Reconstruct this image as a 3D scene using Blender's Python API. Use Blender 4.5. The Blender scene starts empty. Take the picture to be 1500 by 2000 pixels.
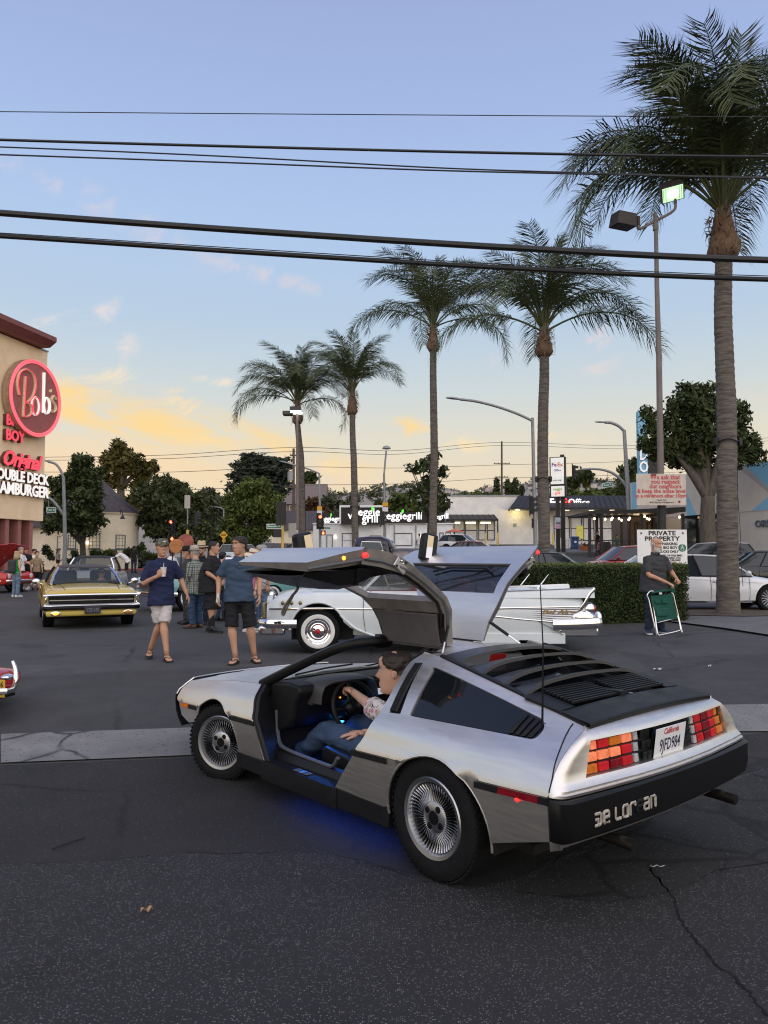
import bpy,bmesh,math,random
from mathutils import Vector,Matrix,Euler,noise
from mathutils.geometry import delaunay_2d_cdt
import numpy as np
R=math.radians
rnd=random.Random(7)
S=bpy.context.scene
COL=S.collection
V=Vector
FPX,CAMZ,PIT=1480.0,1.745,math.atan(88/1480)
cam=bpy.data.cameras.new('camera')
camo=bpy.data.objects.new('camera',cam)
COL.objects.link(camo)
cam.sensor_fit='VERTICAL'
cam.sensor_height=24.0
cam.lens=FPX/2000*24.0
cam.clip_start=0.05
cam.clip_end=9000
camo.location=(0,0,CAMZ)
camo.rotation_euler=(R(90)+PIT,0,0)
S.camera=camo
S.render.resolution_x,S.render.resolution_y=768,1024
S.view_settings.view_transform='Standard'
S.view_settings.look='None'
S.view_settings.exposure=0.0
S.view_settings.gamma=1.0
S.view_settings.use_curve_mapping=False
S.cycles.max_bounces=8
S.cycles.transparent_max_bounces=12
S.cycles.sample_clamp_indirect=4.0
S.cycles.filter_width=1.15
SUN_AZ,SUN_EL=R(-58),R(4)
world=bpy.data.worlds.new('World')
S.world=world
world.use_nodes=True
WN,WL=world.node_tree.nodes,world.node_tree.links
WN.clear()
def wmath(op,a,b=None,c=None,clamp=False):
 n=WN.new('ShaderNodeMath')
 n.operation=op
 n.use_clamp=clamp
 for i,x in enumerate((a,b,c)):
  if x is None:
   continue
  if isinstance(x,(int,float)):
   n.inputs[i].default_value=x
  else:
   WL.new(x,n.inputs[i])
 return n.outputs[0]
def srgb(h):
 h=h.lstrip('#')
 c=[int(h[i:i+2],16)/255 for i in(0,2,4)]
 return tuple((x/12.92 if x<=.04045 else((x+.055)/1.055)**2.4)for x in c)
def build_world():
 tc=WN.new('ShaderNodeTexCoord')
 sep=WN.new('ShaderNodeSeparateXYZ')
 WL.new(tc.outputs['Generated'],sep.inputs[0])
 x,y,z=sep.outputs
 el=wmath('MULTIPLY',wmath('ARCSINE',wmath('MINIMUM',wmath('MAXIMUM',z,-1),1)),180/math.pi)
 az=wmath('MULTIPLY',wmath('ARCTAN2',x,y),180/math.pi)
 ramp=WN.new('ShaderNodeValToRGB')
 WL.new(wmath('DIVIDE',wmath('ADD',el,10),100,clamp=True),ramp.inputs[0])
 cr=ramp.color_ramp
 stops=[(-10,'#77706a'),(0,'#eccfa8'),(3.0,'#f1dbb9'),(6.0,'#efe0c6'),(9,'#e7e2d2'),(12.5,'#d3dde0'),(17,'#bfd4e9'),(24,'#b4cdf1'),(31,'#a9bfec'),(38,'#a1b2e0'),(60,'#8b9acb'),(90,'#7c88ba')]
 while len(cr.elements)<len(stops):
  cr.elements.new(0.5)
 for e,(a,h)in zip(cr.elements,stops):
  e.position=(a+10)/100
  e.color=srgb(h)+(1,)
 sky=WN.new('ShaderNodeTexSky')
 sky.sky_type='NISHITA'
 sky.sun_disc=False
 sky.sun_elevation=SUN_EL
 sky.sun_rotation=SUN_AZ
 sc=WN.new('ShaderNodeMix')
 sc.data_type='RGBA'
 sc.blend_type='MULTIPLY'
 sc.inputs[0].default_value=1
 WL.new(sky.outputs[0],sc.inputs[6])
 sc.inputs[7].default_value=(.10,.10,.10,1)
 mix=WN.new('ShaderNodeMix')
 mix.data_type='RGBA'
 mix.inputs[0].default_value=0.06
 WL.new(ramp.outputs[0],mix.inputs[6])
 WL.new(sc.outputs[2],mix.inputs[7])
 cur=mix.outputs[2]
 comb=WN.new('ShaderNodeCombineXYZ')
 def tilted(rot,sx,sy):
  c,s=math.cos(R(rot)),math.sin(R(rot))
  u=wmath('ADD',wmath('MULTIPLY',az,c),wmath('MULTIPLY',el,s))
  v=wmath('SUBTRACT',wmath('MULTIPLY',el,c),wmath('MULTIPLY',az,s))
  cb=WN.new('ShaderNodeCombineXYZ')
  WL.new(wmath('MULTIPLY',u,sx),cb.inputs[0])
  WL.new(wmath('MULTIPLY',v,sy),cb.inputs[1])
  n=WN.new('ShaderNodeTexNoise')
  n.inputs['Scale'].default_value=1
  n.inputs['Detail'].default_value=7
  n.inputs['Roughness'].default_value=.62
  n.inputs['Distortion'].default_value=.8
  WL.new(cb.outputs[0],n.inputs['Vector'])
  return n.outputs['Fac']
 n_left=tilted(-12,.10,.34)
 n_fine=tilted(25,.30,.55)
 def blob(u0,v0,ru,rv,rot,nz,lo,hi,col,amt):
  nonlocal cur
  c,s=math.cos(R(rot)),math.sin(R(rot))
  da=wmath('SUBTRACT',az,u0)
  de=wmath('SUBTRACT',el,v0)
  p=wmath('DIVIDE',wmath('ADD',wmath('MULTIPLY',da,c),wmath('MULTIPLY',de,s)),ru)
  q=wmath('DIVIDE',wmath('SUBTRACT',wmath('MULTIPLY',de,c),wmath('MULTIPLY',da,s)),rv)
  d2=wmath('ADD',wmath('MULTIPLY',p,p),wmath('MULTIPLY',q,q))
  g=wmath('POWER',2.718,wmath('MULTIPLY',d2,-1))
  mr=WN.new('ShaderNodeMapRange')
  mr.interpolation_type='SMOOTHSTEP'
  WL.new(wmath('MULTIPLY',wmath('ADD',wmath('MULTIPLY',wmath('SUBTRACT',nz,.5),3.2),.62),wmath('POWER',g,.8)),mr.inputs[0])
  mr.inputs[1].default_value=lo-.12
  mr.inputs[2].default_value=hi+.30
  mr.inputs[3].default_value=0
  mr.inputs[4].default_value=amt
  m=WN.new('ShaderNodeMix')
  m.data_type='RGBA'
  WL.new(mr.outputs[0],m.inputs[0])
  WL.new(cur,m.inputs[6])
  m.inputs[7].default_value=srgb(col)+(1,)
  cur=m.outputs[2]
 Y1,Y2,PK,WH='#ffdc9a','#ffe5b8','#f6dcd2','#f2e3dc'
 blob(-22,7.0,26,2.0,-2,n_left,.16,.75,'#ffdcac',.6)
 blob(-20,10.4,10,1.7,-12,n_left,.18,.58,Y1,.95)
 blob(-13.0,9.0,10,1.5,-10,n_left,.20,.62,Y1,.92)
 blob(-9.5,7.6,7,.9,-10,n_left,.32,.7,Y2,.8)
 blob(-15.2,11.3,1.7,1.2,-30,n_fine,.30,.75,'#ffe3b4',.9)
 blob(-21,12.3,3.2,1.0,18,n_fine,.30,.70,'#fbe6c4',.85)
 blob(-25.5,12.6,2.5,2.0,-35,n_fine,.32,.8,'#f9e3c2',.8)
 blob(-24,16.2,2.9,.75,6,n_fine,.30,.7,WH,.75)
 blob(-20.4,17.2,1.5,.8,40,n_fine,.34,.8,WH,.6)
 blob(-19.1,14.9,1.2,1.1,-50,n_fine,.32,.8,WH,.7)
 blob(-13,12.9,2.2,.45,-4,n_fine,.34,.7,'#fbe9cd',.8)
 blob(-9.5,20.6,7,.7,-12,n_fine,.34,.75,PK,.35)
 blob(-19,23.3,7,1.2,-20,n_fine,.36,.85,PK,.28)
 blob(-27,25.5,6,.8,-14,n_fine,.36,.85,PK,.4)
 blob(2.6,9.6,2.6,.8,-14,n_fine,.28,.60,Y1,.95)
 blob(5.2,8.8,3.0,.8,-14,n_fine,.30,.64,Y2,.9)
 blob(16.2,15.6,1.4,.9,25,n_fine,.32,.75,PK,.75)
 blob(15.9,13.9,2.2,1.1,20,n_fine,.36,.85,PK,.5)
 blob(9.8,15.0,2.2,.7,20,n_fine,.36,.85,WH,.4)
 blob(13.2,8.8,2.6,.45,-6,n_fine,.34,.7,Y2,.7)
 for a0 in range(40,330,36):
  a1=a0 if a0<=180 else a0-360
  blob(a1,8+(a0*7%9),15,2.0,-8,n_left,.30,.75,'#f7dcc0',.6)
 bg=WN.new('ShaderNodeBackground')
 WL.new(cur,bg.inputs[0])
 bg.inputs[1].default_value=1.0
 out=WN.new('ShaderNodeOutputWorld')
 WL.new(bg.outputs[0],out.inputs[0])
build_world()
sl=bpy.data.lights.new('sun','SUN')  # wide soft fill lamp added behind the camera; the sunset lies left ahead
sl.energy=2.9
sl.angle=R(130)
sl.color=(1.0,.87,.73)
fill_lamp=bpy.data.objects.new('sun',sl)
COL.objects.link(fill_lamp)
sd=V((.18,-.80,.50))
fill_lamp.rotation_euler=sd.to_track_quat('Z','Y').to_euler()
def sstep(a,b,x):
 t=min(1,max(0,(x-a)/(b-a)))
 return t*t*(3-2*t)
def gz(x,y):
 """height of the ground: the lot ramps up from the street gutter, the land beyond climbs gently to the right"""
 h=.22*sstep(5.5,9.5,y)+.12*sstep(2,7,x)*sstep(8,12,y)
 yy=y-20
 if yy>0:
  yy=yy if yy<80 else 80+30*(1-math.exp(-(yy-80)/30))
  k=.013+.037*sstep(-25,12,x)
  h+=k*(yy-4*(1-math.exp(-yy/4)))
 return h
_cp,_sp=math.cos(PIT),math.sin(PIT)
def ray(u,v):
 a,b=(u-750)/FPX,-(v-1000)/FPX
 return V((a,_cp-b*_sp,_sp+b*_cp))
def at(u,v,y):
 d=ray(u,v)
 return V((0,0,CAMZ))+d*(y/d.y)
def gp(u,v,lim=140):
 """the place on the ground seen at (u, v)"""
 d=ray(u,v)
 y=2.0
 while y<lim:
  p=V((0,0,CAMZ))+d*(y/d.y)
  if p.z<=gz(p.x,p.y):
   return V((p.x,p.y,gz(p.x,p.y)))
  y+=.02
 p=at(u,v,lim)
 return V((p.x,p.y,gz(p.x,p.y)))
def gu(u,y):
 """the ground point at depth y under image column u"""
 x=(u-750)/FPX*y
 return V((x,y,gz(x,y)))
MATS={}
def mat(name,col=(.5,.5,.5),rough=.6,metal=0.0,var=.12,vs=6.0,bump=0.0,bs=40.0,emit=None,es=0.0,coat=0.0,trans=0.0,alpha=1.0,ior=1.45,stretch=None,aniso=0,rvar=0.0,spec=None,col2=None,detail=4):
 if name in MATS:
  return MATS[name]
 if isinstance(col,str):
  col=srgb(col)
 m=bpy.data.materials.new(name)
 MATS[name]=m
 m.use_nodes=True
 N,L=m.node_tree.nodes,m.node_tree.links
 b=N['Principled BSDF']
 b.inputs['Base Color'].default_value=(*col,1)
 b.inputs['Roughness'].default_value=rough
 b.inputs['Metallic'].default_value=metal
 b.inputs['IOR'].default_value=ior
 if spec is not None:
  b.inputs['Specular IOR Level'].default_value=spec
 if coat:
  b.inputs['Coat Weight'].default_value=coat
  b.inputs['Coat Roughness'].default_value=.04
 if trans:
  b.inputs['Transmission Weight'].default_value=trans
 if alpha<1:
  b.inputs['Alpha'].default_value=alpha
 if aniso:
  b.inputs['Anisotropic'].default_value=aniso
 if emit is not None:
  e=srgb(emit)if isinstance(emit,str)else emit
  b.inputs['Emission Color'].default_value=(*e,1)
  b.inputs['Emission Strength'].default_value=es
 tc=N.new('ShaderNodeTexCoord')
 vec=tc.outputs['Object']
 if stretch:
  mp=N.new('ShaderNodeMapping')
  mp.inputs['Scale'].default_value=stretch
  L.new(vec,mp.inputs[0])
  vec=mp.outputs[0]
 if var>0 or rvar:
  nz=N.new('ShaderNodeTexNoise')
  nz.inputs['Scale'].default_value=vs
  nz.inputs['Detail'].default_value=detail
  nz.inputs['Roughness'].default_value=.6
  L.new(vec,nz.inputs['Vector'])
  if var>0:
   mx=N.new('ShaderNodeMix')
   mx.data_type='RGBA'
   mr=N.new('ShaderNodeMapRange')
   mr.inputs[1].default_value,mr.inputs[2].default_value=.3,.7
   L.new(nz.outputs['Fac'],mr.inputs[0])
   L.new(mr.outputs[0],mx.inputs[0])
   c2=col2 if col2 is not None else tuple(min(1,c*(1+var))for c in col)
   if isinstance(c2,str):
    c2=srgb(c2)
   c1=col if col2 is not None else tuple(c*(1-var)for c in col)
   mx.inputs[6].default_value=(*c1,1)
   mx.inputs[7].default_value=(*c2,1)
   L.new(mx.outputs[2],b.inputs['Base Color'])
  if rvar:
   r2=N.new('ShaderNodeMapRange')
   r2.inputs[1].default_value,r2.inputs[2].default_value=.3,.7
   r2.inputs[3].default_value,r2.inputs[4].default_value=max(0,rough-rvar),min(1,rough+rvar)
   L.new(nz.outputs['Fac'],r2.inputs[0])
   L.new(r2.outputs[0],b.inputs['Roughness'])
 if bump:
  n2=N.new('ShaderNodeTexNoise')
  n2.inputs['Scale'].default_value=bs
  n2.inputs['Detail'].default_value=3
  L.new(vec,n2.inputs['Vector'])
  bp=N.new('ShaderNodeBump')
  bp.inputs['Strength'].default_value=bump
  bp.inputs['Distance'].default_value=.02
  L.new(n2.outputs['Fac'],bp.inputs['Height'])
  L.new(bp.outputs[0],b.inputs['Normal'])
 return m
class MB:
 def __init__(self):
  self.v,self.f=[],[]
 def add(self,vs,fs):
  o=len(self.v)
  self.v+=[V(p)for p in vs]
  self.f+=[tuple(i+o for i in f)for f in fs]
  return self
 def box(self,c,s,rot=None):
  hx,hy,hz=s[0]/2,s[1]/2,s[2]/2
  pts=[V((a*hx,b*hy,d*hz))for d in(-1,1)for b in(-1,1)for a in(-1,1)]
  if rot is not None:
   M=Euler(rot).to_matrix()if not isinstance(rot,Matrix)else rot
   pts=[M@p for p in pts]
  return self.add([p+V(c)for p in pts],[(0,2,3,1),(4,5,7,6),(0,1,5,4),(2,6,7,3),(0,4,6,2),(1,3,7,5)])
 def bx(self,x0,x1,y0,y1,z0,z1):
  return self.box(((x0+x1)/2,(y0+y1)/2,(z0+z1)/2),(x1-x0,y1-y0,z1-z0))
 def tube(self,pts,r,n=8,cap=True,closed=False,flat=None,up=None):
  pts=[V(p)for p in pts]
  k=len(pts)
  rs=r if isinstance(r,(list,tuple))else[r]*k
  prev=None
  rows=[]
  for i,p in enumerate(pts):
   if closed:
    t=pts[(i+1)%k]-pts[i-1]
   else:
    t=pts[min(i+1,k-1)]-pts[max(i-1,0)]
   if t.length<1e-9:
    t=V((0,0,1))
   t.normalize()
   if prev is None:
    a=V(up)if up is not None else(V((0,0,1))if abs(t.z)<.9 else V((1,0,0)))
    x=a.cross(t).normalized()
   else:
    x=(prev-t*prev.dot(t))
    x=x.normalized()if x.length>1e-6 else t.orthogonal().normalized()
   prev=x
   y=t.cross(x)
   ra=rs[i]
   rx,ry=(ra if isinstance(ra,(list,tuple))else(ra,ra*(flat or 1)))
   rows.append([p+x*(rx*math.cos(2*math.pi*j/n))+y*(ry*math.sin(2*math.pi*j/n))for j in range(n)])
  return self.loft(rows,cap=cap and not closed,wrap=True,loop=closed)
 def loft(self,rows,cap=False,wrap=False,loop=False):
  n=len(rows[0])
  k=len(rows)
  fs=[]
  for i in range(k if loop else k-1):
   a,b=i*n,((i+1)%k)*n
   for j in range(n if wrap else n-1):
    j2=(j+1)%n
    fs.append((a+j,a+j2,b+j2,b+j))
  if cap:
   fs.append(tuple(reversed(range(n))))
   fs.append(tuple((k-1)*n+j for j in range(n)))
  return self.add([p for r_ in rows for p in r_],fs)
 def lathe(self,prof,n=24,M=None,cap=False):
  """prof: (radius, height) pairs; turned about z, then moved by M"""
  rows=[[V((r*math.cos(2*math.pi*j/n),r*math.sin(2*math.pi*j/n),h))for j in range(n)]for r,h in prof]
  if M is not None:
   rows=[[M@p for p in r_]for r_ in rows]
  return self.loft(rows,cap=cap,wrap=True)
 def ell(self,c,r,n=12,m=8,rot=None):
  c=V(c)
  M=Euler(rot).to_matrix()if rot is not None else None
  rows=[]
  for i in range(m+1):
   th=math.pi*i/m
   s_,z=max(math.sin(th),1e-4),math.cos(th)
   row=[V((r[0]*s_*math.cos(2*math.pi*j/n),r[1]*s_*math.sin(2*math.pi*j/n),-r[2]*z))for j in range(n)]
   rows.append([c+(M@p if M else p)for p in row])
  return self.loft(rows,cap=True,wrap=True)
 def prism(self,poly,d0,d1,fn):
  """poly: 2d outline; fn(u, v, d) -> point"""
  n=len(poly)
  self.add([fn(u,v,d0)for u,v in poly]+[fn(u,v,d1)for u,v in poly],[tuple(reversed(range(n))),tuple(range(n,2*n))]+[(i,(i+1)%n,(i+1)%n+n,i+n)for i in range(n)])
  return self
 def sheet(self,outline,fn,step=.1,holes=(),feats=()):
  """a curved panel: outline and holes in (u, v), mapped by fn(u, v) -> point"""
  vs,es,fc=[],[],[]
  def loop(poly):
   ids=[]
   n=len(poly)
   for i in range(n):
    a,b=V(poly[i]),V(poly[(i+1)%n])
    k=max(1,int(math.ceil((b-a).length/step)))
    for j in range(k):
     ids.append(len(vs))
     vs.append(a.lerp(b,j/k))
   for i in range(len(ids)):
    es.append((ids[i],ids[(i+1)%len(ids)]))
   fc.append(ids)
  loop([V(p[:2])for p in outline])
  for h in holes:
   loop([V(p[:2])for p in h])
  for ft in feats:
   b0=np.array([tuple(p)for p in vs])
   vs+=[V(p[:2])for p in ft if((b0[:,0]-p[0])**2+(b0[:,1]-p[1])**2).min()>(step*.25)**2]
  bd=np.array([tuple(p)for p in vs])
  xs,ys=[p[0]for p in outline],[p[1]for p in outline]
  u=min(xs)+step*.5
  while u<max(xs):
   v=min(ys)+step*.5
   while v<max(ys):
    if((bd[:,0]-u)**2+(bd[:,1]-v)**2).min()>(step*.62)**2:
     vs.append(V((u+.001,v+.0013)))
    v+=step
   u+=step
  r=delaunay_2d_cdt(vs,es,fc,2,1e-6)
  return self.add([fn(p.x,p.y)for p in r[0]],[tuple(f)for f in r[2]])
 def mirror_y(self):
  m=MB()
  m.v=[V((p.x,-p.y,p.z))for p in self.v]
  m.f=[tuple(reversed(f))for f in self.f]
  return m
 def xf(self,M):
  self.v=[M@p for p in self.v]
  return self
 def mesh(self,name,smooth=True,ang=40):
  me=bpy.data.meshes.new(name)
  me.from_pydata([tuple(p)for p in self.v],[],self.f)
  me.validate(clean_customdata=False)
  if smooth:
   me.polygons.foreach_set('use_smooth',[True]*len(me.polygons))
   me.set_sharp_from_angle(angle=R(ang))
  return me
 def build(self,name,m,parent=None,smooth=True,ang=40,bevel=0,solid=0,subd=0,soff=-1,fix=True):
  me=self.mesh(name,smooth,ang)
  if fix:
   bm=bmesh.new()
   bm.from_mesh(me)
   bmesh.ops.remove_doubles(bm,verts=bm.verts,dist=1e-5)
   bmesh.ops.recalc_face_normals(bm,faces=bm.faces)
   bm.to_mesh(me)
   bm.free()
   if smooth:
    me.set_sharp_from_angle(angle=R(ang))
  return link(name,me,m,parent,bevel,solid,subd,soff)
def link(name,me,m,parent=None,bevel=0,solid=0,subd=0,soff=-1):
 o=bpy.data.objects.new(name,me)
 COL.objects.link(o)
 if m is not None and not me.materials:
  me.materials.append(m)
 if parent is not None:
  o.parent=parent
 if solid:
  md=o.modifiers.new('Solidify','SOLIDIFY')
  md.thickness=solid
  md.offset=soff
  es=o.modifiers.new('EdgeSplit','EDGE_SPLIT')
  es.split_angle=R(38)
 if subd:
  md=o.modifiers.new('Subsurf','SUBSURF')
  md.levels=md.render_levels=subd
 if bevel:
  md=o.modifiers.new('Bevel','BEVEL')
  md.width=bevel
  md.segments=2
  md.limit_method='ANGLE'
  md.angle_limit=R(40)
 return o
def tag(o,label=None,cat=None,group=None,kind=None):
 if label:
  o['label']=label
 if cat:
  o['category']=cat
 if group:
  o['group']=group
 if kind:
  o['kind']=kind
 return o
def thing(name,label,cat,loc=(0,0,0),rz=0.0,group=None):
 o=bpy.data.objects.new(name,None)
 COL.objects.link(o)
 o.location=loc
 o.rotation_euler=(0,0,rz)
 o.empty_display_size=.2
 return tag(o,label,cat,group)
def kids(o):
 return[c for c in bpy.data.objects if c.parent==o]
def dup(root,loc,rz=None,label=None,group=None,scale=None):
 byp={}
 for c in COL.objects:
  if c.parent is not None:
   byp.setdefault(c.parent.name,[]).append(c)
 def cp(o,par):
  c=o.copy()
  COL.objects.link(c)
  if par is not None:
   c.parent=par
  for k in byp.get(o.name,[]):
   cp(k,c)
  return c
 r=cp(root,None)
 r.location=loc
 if rz is not None:
  r.rotation_euler=(0,0,rz)
 if label:
  r['label']=label
 if group:
  r['group']=group
 if scale:
  r.scale=(scale,)*3
 return r
def text_mesh(s,size=1.0,ext=.01,bold=0.0,align='CENTER',xs=1.0,shear=0.0,space=1.0,res=2,bev=0):
 """lettering as a mesh standing in the XZ plane, facing -Y"""
 cu=bpy.data.curves.new('text','FONT')
 cu.body=s
 cu.size=size
 cu.extrude=ext
 cu.offset=min(bold,size*.028)
 cu.align_x=align
 cu.align_y='CENTER'
 cu.shear=shear
 cu.space_character=space
 cu.resolution_u=res
 ob=bpy.data.objects.new('text',cu)
 COL.objects.link(ob)
 dg=bpy.context.evaluated_depsgraph_get()
 me=bpy.data.meshes.new_from_object(ob.evaluated_get(dg))
 bpy.data.objects.remove(ob)
 bpy.data.curves.remove(cu)
 me.transform(Matrix.Rotation(R(90),4,'X')@Matrix.Diagonal((xs,1,1,1)))
 me.materials.clear()
 return me
def smooth_line(pts,k=6,closed=False):
 """Catmull-Rom through pts"""
 pts=[V(p)for p in pts]
 n=len(pts)
 out=[]
 for i in range(n if closed else n-1):
  if closed:
   p0,p1,p2,p3=pts[i-1],pts[i],pts[(i+1)%n],pts[(i+2)%n]
  else:
   p0,p1,p2,p3=pts[max(i-1,0)],pts[i],pts[i+1],pts[min(i+2,n-1)]
  for j in range(k):
   t=j/k
   out.append(.5*((2*p1)+(p2-p0)*t+(2*p0-5*p1+4*p2-p3)*t*t+(3*p1-p0-3*p2+p3)*t**3))
 if not closed:
  out.append(pts[-1])
 return out
def interp(x,xp,fp):
 return float(np.interp(x,xp,fp))
def smooth_interp(x,xp,fp):
 """monotone smooth interpolation"""
 if x<=xp[0]:
  return fp[0]
 if x>=xp[-1]:
  return fp[-1]
 for i in range(len(xp)-1):
  if x<=xp[i+1]:
   h=xp[i+1]-xp[i]
   t=(x-xp[i])/h
   def sl(j):
    if j<=0 or j>=len(xp)-1:
     j=min(max(j,0),len(xp)-1)
     a,b=(0,1)if j==0 else(len(xp)-2,len(xp)-1)
     return(fp[b]-fp[a])/(xp[b]-xp[a])
    a=(fp[j]-fp[j-1])/(xp[j]-xp[j-1])
    b=(fp[j+1]-fp[j])/(xp[j+1]-xp[j])
    return 0 if a*b<=0 else 2*a*b/(a+b)
   m0,m1=sl(i)*h,sl(i+1)*h
   return((2*t**3-3*t*t+1)*fp[i]+(t**3-2*t*t+t)*m0+(-2*t**3+3*t*t)*fp[i+1]+(t**3-t*t)*m1)
 return fp[-1]
def remesh(mb,name,m,parent,vox=.012,sm=3,noise_amp=0.0,noise_scale=9.0,ratio=None):
 """one continuous skin over overlapping closed shells"""
 me=mb.mesh(name,True,180)
 ob=bpy.data.objects.new(name,me)
 COL.objects.link(ob)
 md=ob.modifiers.new('r','REMESH')
 md.mode='VOXEL'
 md.voxel_size=vox
 md.use_smooth_shade=True
 if sm:
  ms=ob.modifiers.new('s','SMOOTH')
  ms.factor=.6
  ms.iterations=sm
 if ratio:
  dc=ob.modifiers.new('d','DECIMATE')
  dc.ratio=ratio
 dg=bpy.context.evaluated_depsgraph_get()
 me2=bpy.data.meshes.new_from_object(ob.evaluated_get(dg))
 bpy.data.objects.remove(ob)
 if noise_amp:
  n=len(me2.vertices)
  co=np.empty(n*3)
  me2.vertices.foreach_get('co',co)
  no=np.empty(n*3)
  me2.vertex_normals.foreach_get('vector',no)
  co,no=co.reshape(n,3),no.reshape(n,3)
  for i in range(n):
   p=V((co[i][0]*noise_scale*.8,co[i][1]*noise_scale*.8,co[i][2]*noise_scale*1.6))
   q=V((co[i][0]*5+co[i][2]*6,co[i][1]*5-co[i][2]*5,co[i][2]*9))
   co[i]+=no[i]*(noise.noise(p)*noise_amp+(.5-abs(noise.noise(q))*2.2)*noise_amp*.9)
  me2.vertices.foreach_set('co',co.ravel())
 me2.polygons.foreach_set('use_smooth',[True]*len(me2.polygons))
 me2.materials.clear()
 me2.name=name
 return link(name,me2,m,parent)
def sm_i(x,xp,fp):
 return smooth_interp(x,xp,fp)
def dl_zc(x):
 return interp(x,[-.95,.64,1.85,2.3,3.3],[.64,.585,.565,.55,.505])
def dl_wc(x):
 return interp(x,[-.95,-.5,0,1.8,2.4,3.0,3.3],[.935,.945,.95,.945,.93,.895,.86])
def dl_zb(x):
 return interp(x,[-.95,-.6,.3,1.0,1.9,2.4,3.2],[.835,.845,.83,.815,.80,.765,.665])
def dl_yb(x):
 return interp(x,[-.95,-.6,.3,1.9,2.4,3.2],[.77,.79,.82,.80,.79,.745])
def dl_top(x):
 t=min(1,max(0,(x+.80)/1.11))
 return .912+t*.223,.615-t*.0985
ARCHES=[(-.037,.31,.397,.365),(2.43,.30,.365,.335)]
def dl_Y(x,z):
 zc,wc,zb,yb=dl_zc(x),dl_wc(x),dl_zb(x),dl_yb(x)
 zt,ye=dl_top(x)
 d=ye-yb
 h=zt-zb
 ym=yb+(wc-yb)*.64
 P=[(.10,wc-.085),(.30,wc-.04),(zc-.04,wc-.014),(zc-.004,wc-.012),(zc+.004,wc),(zc+.03,wc-.006),(zc+.06,wc-.022),((zc+zb)/2+.02,ym),(zb,yb),(zb+h*.35,yb+d*.27),(zb+h*.7,yb+d*.60),(zb+h*.9,yb+d*.84),(zt,ye)]
 y=sm_i(z,[p[0]for p in P],[p[1]for p in P])
 for cx,cz,a,b in ARCHES:
  q=math.sqrt(((x-cx)/a)**2+(max(z-cz,0)/b)**2+(min(z-cz,0)/b)**2*.05)
  y+=.002*math.exp(-((q-1)/.11)**2)
 return y
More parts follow.
